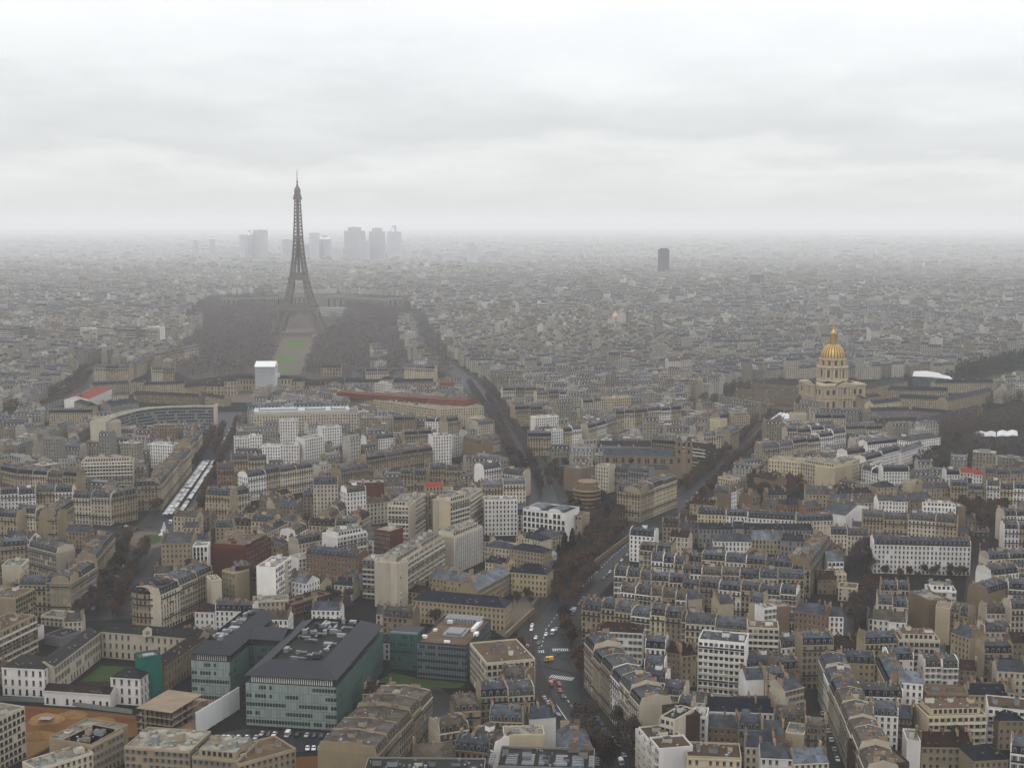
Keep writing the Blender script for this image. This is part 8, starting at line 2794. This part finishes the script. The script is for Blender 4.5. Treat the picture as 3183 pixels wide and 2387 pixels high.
def far_block(cm, cx, cy, ang, w, d, h, rnd, detail, key=0):
    ca, sa = math.cos(ang), math.sin(ang)
    def P(x, y, z):
        return (cx + x * ca - y * sa, cy + x * sa + y * ca, z)
    wc, rcx = rnd.choice(CWALL), rnd.choice(CROOF)
    rr = random.Random(key)
    rw, rrf, rfl = rr.choice(CWALL), rr.choice(CROOF), rr.random()
    if rnd.random() < .62:
        wc = rw
    if rnd.random() < .7:
        rcx = rrf
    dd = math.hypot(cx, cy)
    t_far = t = max(0.0, min(.8, (dd - 4500) / 5000))  # painted haze: wall and roof colours fade to pale grey with distance
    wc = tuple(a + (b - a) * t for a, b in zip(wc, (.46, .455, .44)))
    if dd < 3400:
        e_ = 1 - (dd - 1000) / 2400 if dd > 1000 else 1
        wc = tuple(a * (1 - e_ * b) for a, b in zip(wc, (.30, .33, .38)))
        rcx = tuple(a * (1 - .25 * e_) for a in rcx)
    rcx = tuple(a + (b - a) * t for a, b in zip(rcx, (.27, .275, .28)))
    k = rnd.uniform(.8, 1.15)
    wc = tuple(c * k for c in wc)
    x, y = w / 2, d / 2
    c = [(-x, -y), (x, -y), (x, y), (-x, y)]
    flat = rnd.random() < (.12 if rfl < .7 else .7)
    nb, ns = max(1, round(w / 2.8)), max(1, round(h / 3.2))
    blind = rnd.random() < .6
    for i in range(4):
        j = (i + 1) % 4
        side = i in (1, 3)
        uv = None if side and blind else [(0, 0), (nb if not side else max(1, round(d / 2.8)), 0), (nb if not side else max(1, round(d / 2.8)), ns), (0, ns)]
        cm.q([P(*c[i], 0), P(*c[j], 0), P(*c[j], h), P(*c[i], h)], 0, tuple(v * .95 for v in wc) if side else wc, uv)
    if flat:
        rf = rnd.choice([(.10, .095, .085), (.14, .135, .12), (.07, .07, .072), (.2, .2, .19)])
        cm.q([P(*p, h) for p in c], 1, rf)
        a, b_, hh = w * rnd.uniform(.1, .25), d * rnd.uniform(.12, .3), rnd.uniform(1.5, 3.2)
        q = [(-a, -b_), (a, -b_), (a, b_), (-a, b_)]
        for i in range(4):
            j = (i + 1) % 4
            cm.q([P(*q[i], h), P(*q[j], h), P(*q[j], h + hh), P(*q[i], h + hh)], 1, wc)
        cm.q([P(*p, h + hh) for p in q], 1, rf)
    else:
        m = rnd.uniform(2.4, 3.4)
        t = h + m
        r = t + rnd.uniform(.6, 1.6)
        up = rrf if rnd.random() < .6 else rnd.choice(CROOF)
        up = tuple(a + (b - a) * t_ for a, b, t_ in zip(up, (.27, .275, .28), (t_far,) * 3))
        cm.q([P(-x, -y, h), P(x, -y, h), P(x, -y + 1.2, t), P(-x, -y + 1.2, t)], 1, rcx)
        cm.q([P(x, y, h), P(-x, y, h), P(-x, y - 1.2, t), P(x, y - 1.2, t)], 1, rcx)
        cm.q([P(-x, -y + 1.2, t), P(x, -y + 1.2, t), P(x, 0, r), P(-x, 0, r)], 1, up)
        cm.q([P(x, y - 1.2, t), P(-x, y - 1.2, t), P(-x, 0, r), P(x, 0, r)], 1, up)
        for s in (-1, 1):
            g = [P(s * x, -y, h), P(s * x, y, h), P(s * x, y - 1.1, t + .2), P(s * x, 0, r + .3), P(s * x, -y + 1.1, t + .2)]
            cm.q(g if s > 0 else g[::-1], 1, wc)
        if detail:
            nd = max(1, int(w / 3.6))
            for i in range(nd):
                xx = -x + (i + .5) * w / nd
                cm.q([P(xx - .6, -y + .25, h + .5), P(xx + .6, -y + .25, h + .5), P(xx + .6, -y + .25, h + 2.1), P(xx - .6, -y + .25, h + 2.1)], 1, (.42, .40, .36))
                cm.q([P(xx - .7, -y + .2, h + 2.1), P(xx + .7, -y + .2, h + 2.1), P(xx + .7, -y + 1.8, h + 2.2), P(xx - .7, -y + 1.8, h + 2.2)], 1, rcx)
        for s in (-1, 1):
            for yy in (-d * .22, d * .22):
                if rnd.random() < .75:
                    a, b_, z1 = .4, rnd.uniform(.8, 1.7), r + rnd.uniform(.4, 1.6)
                    xx = s * (x - .45)
                    q = [(xx - a, yy - b_), (xx + a, yy - b_), (xx + a, yy + b_), (xx - a, yy + b_)]
                    cc = rnd.choice([wc, wc, (.22, .13, .09), (.30, .26, .2)])
                    for i in ((0, 1, 3) if detail else (0, 1)):
                        j = (i + 1) % 4
                        cm.q([P(*q[i], h + 1), P(*q[j], h + 1), P(*q[j], z1), P(*q[i], z1)], 1, cc)
                    cm.q([P(*p, z1) for p in q], 1, (.19, .09, .06) if rnd.random() < .5 else cc)
rg = random.Random(2024)
ROWTHINGS = [o for o in COL.objects if o.parent is None and o.get('group') and o.get('category') in ('apartment building', 'house', 'office building', 'apartment block')]
ROWPOS = [((o.location.x, o.location.y), o['group']) for o in ROWTHINGS]
seeds = []
for (fx, fy, fr, ax, ay, hl, hd) in FOOT:
    seeds.append((fx, fy, math.atan2(ay, ax)))
def far_seeds():
    d = 1250
    while d < 38000:
        st = 200 + d * .07 + max(0, d - 9000) * .06
        w = d * .43
        x = -w
        while x < w:
            p = (x + rg.uniform(-.4, .4) * st, d + rg.uniform(-.4, .4) * st)
            if not any(math.hypot(p[0] - s[0], p[1] - s[1]) < st * .55 for s in seeds):
                seeds.append((*p, rg.choice([0, .35, -.35, .8, -.8, .15, -.55, 1.2]) + rg.uniform(-.1, .1)))
            x += st
        d += st
far_seeds()
import numpy as np
SX = np.array([s[0] for s in seeds])
SY = np.array([s[1] for s in seeds])
def nearest_seed(x, y):
    return int(np.argmin((SX - x) ** 2 + (SY - y) ** 2))
GRIDF = {}
def hashgrid():
    for k, f in enumerate(FOOT):
        r = f[2]
        for gx in range(int((f[0] - r - 30) // 60), int((f[0] + r + 30) // 60) + 1):
            for gy in range(int((f[1] - r - 30) // 60), int((f[1] + r + 30) // 60) + 1):
                GRIDF.setdefault((gx, gy), []).append(f)
hashgrid()
def fclash(x, y, r, slack):
    for (cx, cy, rr, ax, ay, hl, hd) in GRIDF.get((int(x // 60), int(y // 60)), ()):
        dx, dy = x - cx, y - cy
        if dx * dx + dy * dy > (rr + r) ** 2:
            continue
        if abs(dx * ax + dy * ay) < hl + r - slack and abs(-dx * ay + dy * ax) < hd + r - slack:
            return True
    return False
placed = {}
def pclash(x, y, r):
    g = (int(x // 40), int(y // 40))
    for i in (-1, 0, 1):
        for j in (-1, 0, 1):
            for (a, b, c) in placed.get((g[0] + i, g[1] + j), ()):
                if math.hypot(a - x, b - y) < (c + r) * .80:
                    return True
    return False
cand = []
for k, (sx, sy, sa) in enumerate(seeds):
    dist = math.hypot(sx, sy)
    sc = 1.0 if dist < 3300 else (1.35 if dist < 5000 else (1.9 if dist < 8000 else max(2.8, dist / 3000)))
    R0 = (110 if dist < 1300 else 200 + dist * .07 + max(0, dist - 9000) * .06) * .95
    ca, sa_ = math.cos(sa), math.sin(sa)
    step_v = 0
    v = -R0
    rowi = 0
    while v < R0:
        uu = -R0 + rg.uniform(0, 10)
        since = 0
        while uu < R0:
            w = rg.uniform(11, 21) * sc
            px, py = sx + (uu + w / 2) * ca - v * sa_, sy + (uu + w / 2) * sa_ + v * ca
            uu += w
            since += w
            if since > rg.uniform(70, 120) * sc:
                uu += 11 * sc
                since = 0
            if py < 530 or abs(px) > py * .43 + 70 or py > 37000:
                continue
            if nearest_seed(px, py) != k:
                continue
            cand.append((px, py, sa, w, 12 * sc if rowi % 2 == 0 else 11 * sc, sc, k * 100 + rowi))
        v += (13 + 8) * sc if rowi % 2 == 0 else (13 + 14) * sc
        rowi += 1
print('CANDIDATES', len(cand), 'SEEDS', len(seeds))
cand.sort(key=lambda c: math.hypot(c[0], c[1]))
cm = CityMesh()
count = 0
near_fill = []
for (px, py, ang, w, d, sc, rowi) in cand:
    dist = math.hypot(px, py)
    r = math.hypot(w, d) / 2
    if dist < 2300 and fclash(px, py, min(w, d) * .5, 0.5):
        continue
    if blocked((px, py), min(w, d) * .55):
        continue
    if dist < 1500 and pclash(px, py, r):
        continue
    placed.setdefault((int(px // 40), int(py // 40)), []).append((px, py, r))
    tight = dist < 2300 and fclash(px, py, 24, 0)
    h = rg.uniform(8, 12.5) if tight and dist < 1400 else 16.5 + 3 * math.sin(px * .011 + py * .007) + rg.choice([-3.5, -1, 0, 0, .6, 1.4])
    if dist < 1900:
        for q in (18, 32, 46):
            if fclash(px * (1 + q / dist), py * (1 + q / dist), 6, 0):
                h = min(h, rg.uniform(6.5, 9) + (q - 18) * .12)
                tight = True
                break
    if not tight and rg.random() < .05:
        h = rg.uniform(24, 33)
    if dist < 1120 and len(near_fill) < 285 and abs(px) < py * .388 + 5:
        near_fill.append((px, py, ang, w, d, h, tight))
    else:
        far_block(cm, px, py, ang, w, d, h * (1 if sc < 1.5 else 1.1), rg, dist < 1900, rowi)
        count += 1
print('FAR BLOCKS', count, 'NEAR FILL', len(near_fill))
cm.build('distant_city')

fills = []
for (px, py, ang, w, d, h, tight) in near_fill:
    best = min(ROWPOS, key=lambda q: (q[0][0] - px) ** 2 + (q[0][1] - py) ** 2)
    fills.append((best[1], px, py, ang, w, d, h, tight))
fills.sort(key=lambda f: (f[0], f[1] / f[2]))
seen = {}
for (ph, px, py, ang, w, d, h, tight) in fills:
    rnd = random.Random(int(px * 7 + py * 13))
    seen[ph] = seen.get(ph, 0) + 1
    wl = rnd.choice(['cream', 'pale', 'tan', 'white', 'stone', 'blond', 'pale'])
    rm = rnd.choice(['zinc', 'zinc', 'taupe', 'slate', 'tile', 'gravel'])
    rf = 'flat' if rm == 'gravel' else ('gable' if tight or rnd.random() < .4 else 'man')
    cx, cy = px, py
    u = Vector((math.cos(ang), math.sin(ang), 0))
    n = Vector((-u.y, u.x, 0))
    c = Vector((px, py, 0))
    if n.dot(c) < 0:
        n = -n
    A = c - n * d / 2 - u * w / 2
    B = c - n * d / 2 + u * w / 2
    lab = f"{WCOL.get(wl, wl)} yard house, {RCOL.get(rm, rm)} roof, {ordinal(seen[ph])} from left near {ph}"
    house(A, B, h, d, wl, rf, rm, lab, 'house', 'yard_house', 'yard houses near ' + ph, rnd, rnd.choice(['', 'LR', 'L', 'R']), near=False, style='P', bay=2.8)

for o in list(COL.objects):
    l = o.get('label')
    if l and len(re.findall(r"[A-Za-z']+", l)) > 16:
        for a, b in ((' building with ', ', '), (' building,', ','), ('weathered stone', 'stone'), (' from the left', ' from left'), (' near the ', ' near '), ('yard house', 'house'), (' of the ', ' of '), (' the ', ' ')):
            if len(re.findall(r"[A-Za-z']+", l)) > 16:
                l = l.replace(a, b)
        o['label'] = l
        if len(re.findall(r"[A-Za-z']+", l)) > 16:
            print('LONG', l)

# ------------------------------------------------------------------ the air
hz = MB()
hz.box(-43000, 43000, -400, 81000, -1.5, 352, None, bottom=True)
me = hz.mesh('haze')
me.materials.clear()
hm = bpy.data.materials.new('haze_air')
hm.use_nodes = True
hn = hm.node_tree
hn.nodes.clear()
ho = hn.nodes.new('ShaderNodeOutputMaterial')
pv = hn.nodes.new('ShaderNodeVolumePrincipled')
pv.inputs['Color'].default_value = (0.985, 0.99, 1.0, 1)
pv.inputs['Density'].default_value = HAZE if 'HAZE' in globals() else 0.000068
pv.inputs['Anisotropy'].default_value = 0.0
hn.links.new(pv.outputs[0], ho.inputs['Volume'])
me.materials.append(hm)
me.polygons.foreach_set('material_index', [0] * 6)
haze = bpy.data.objects.new('haze', me)
COL.objects.link(haze)
haze['kind'] = 'stuff'
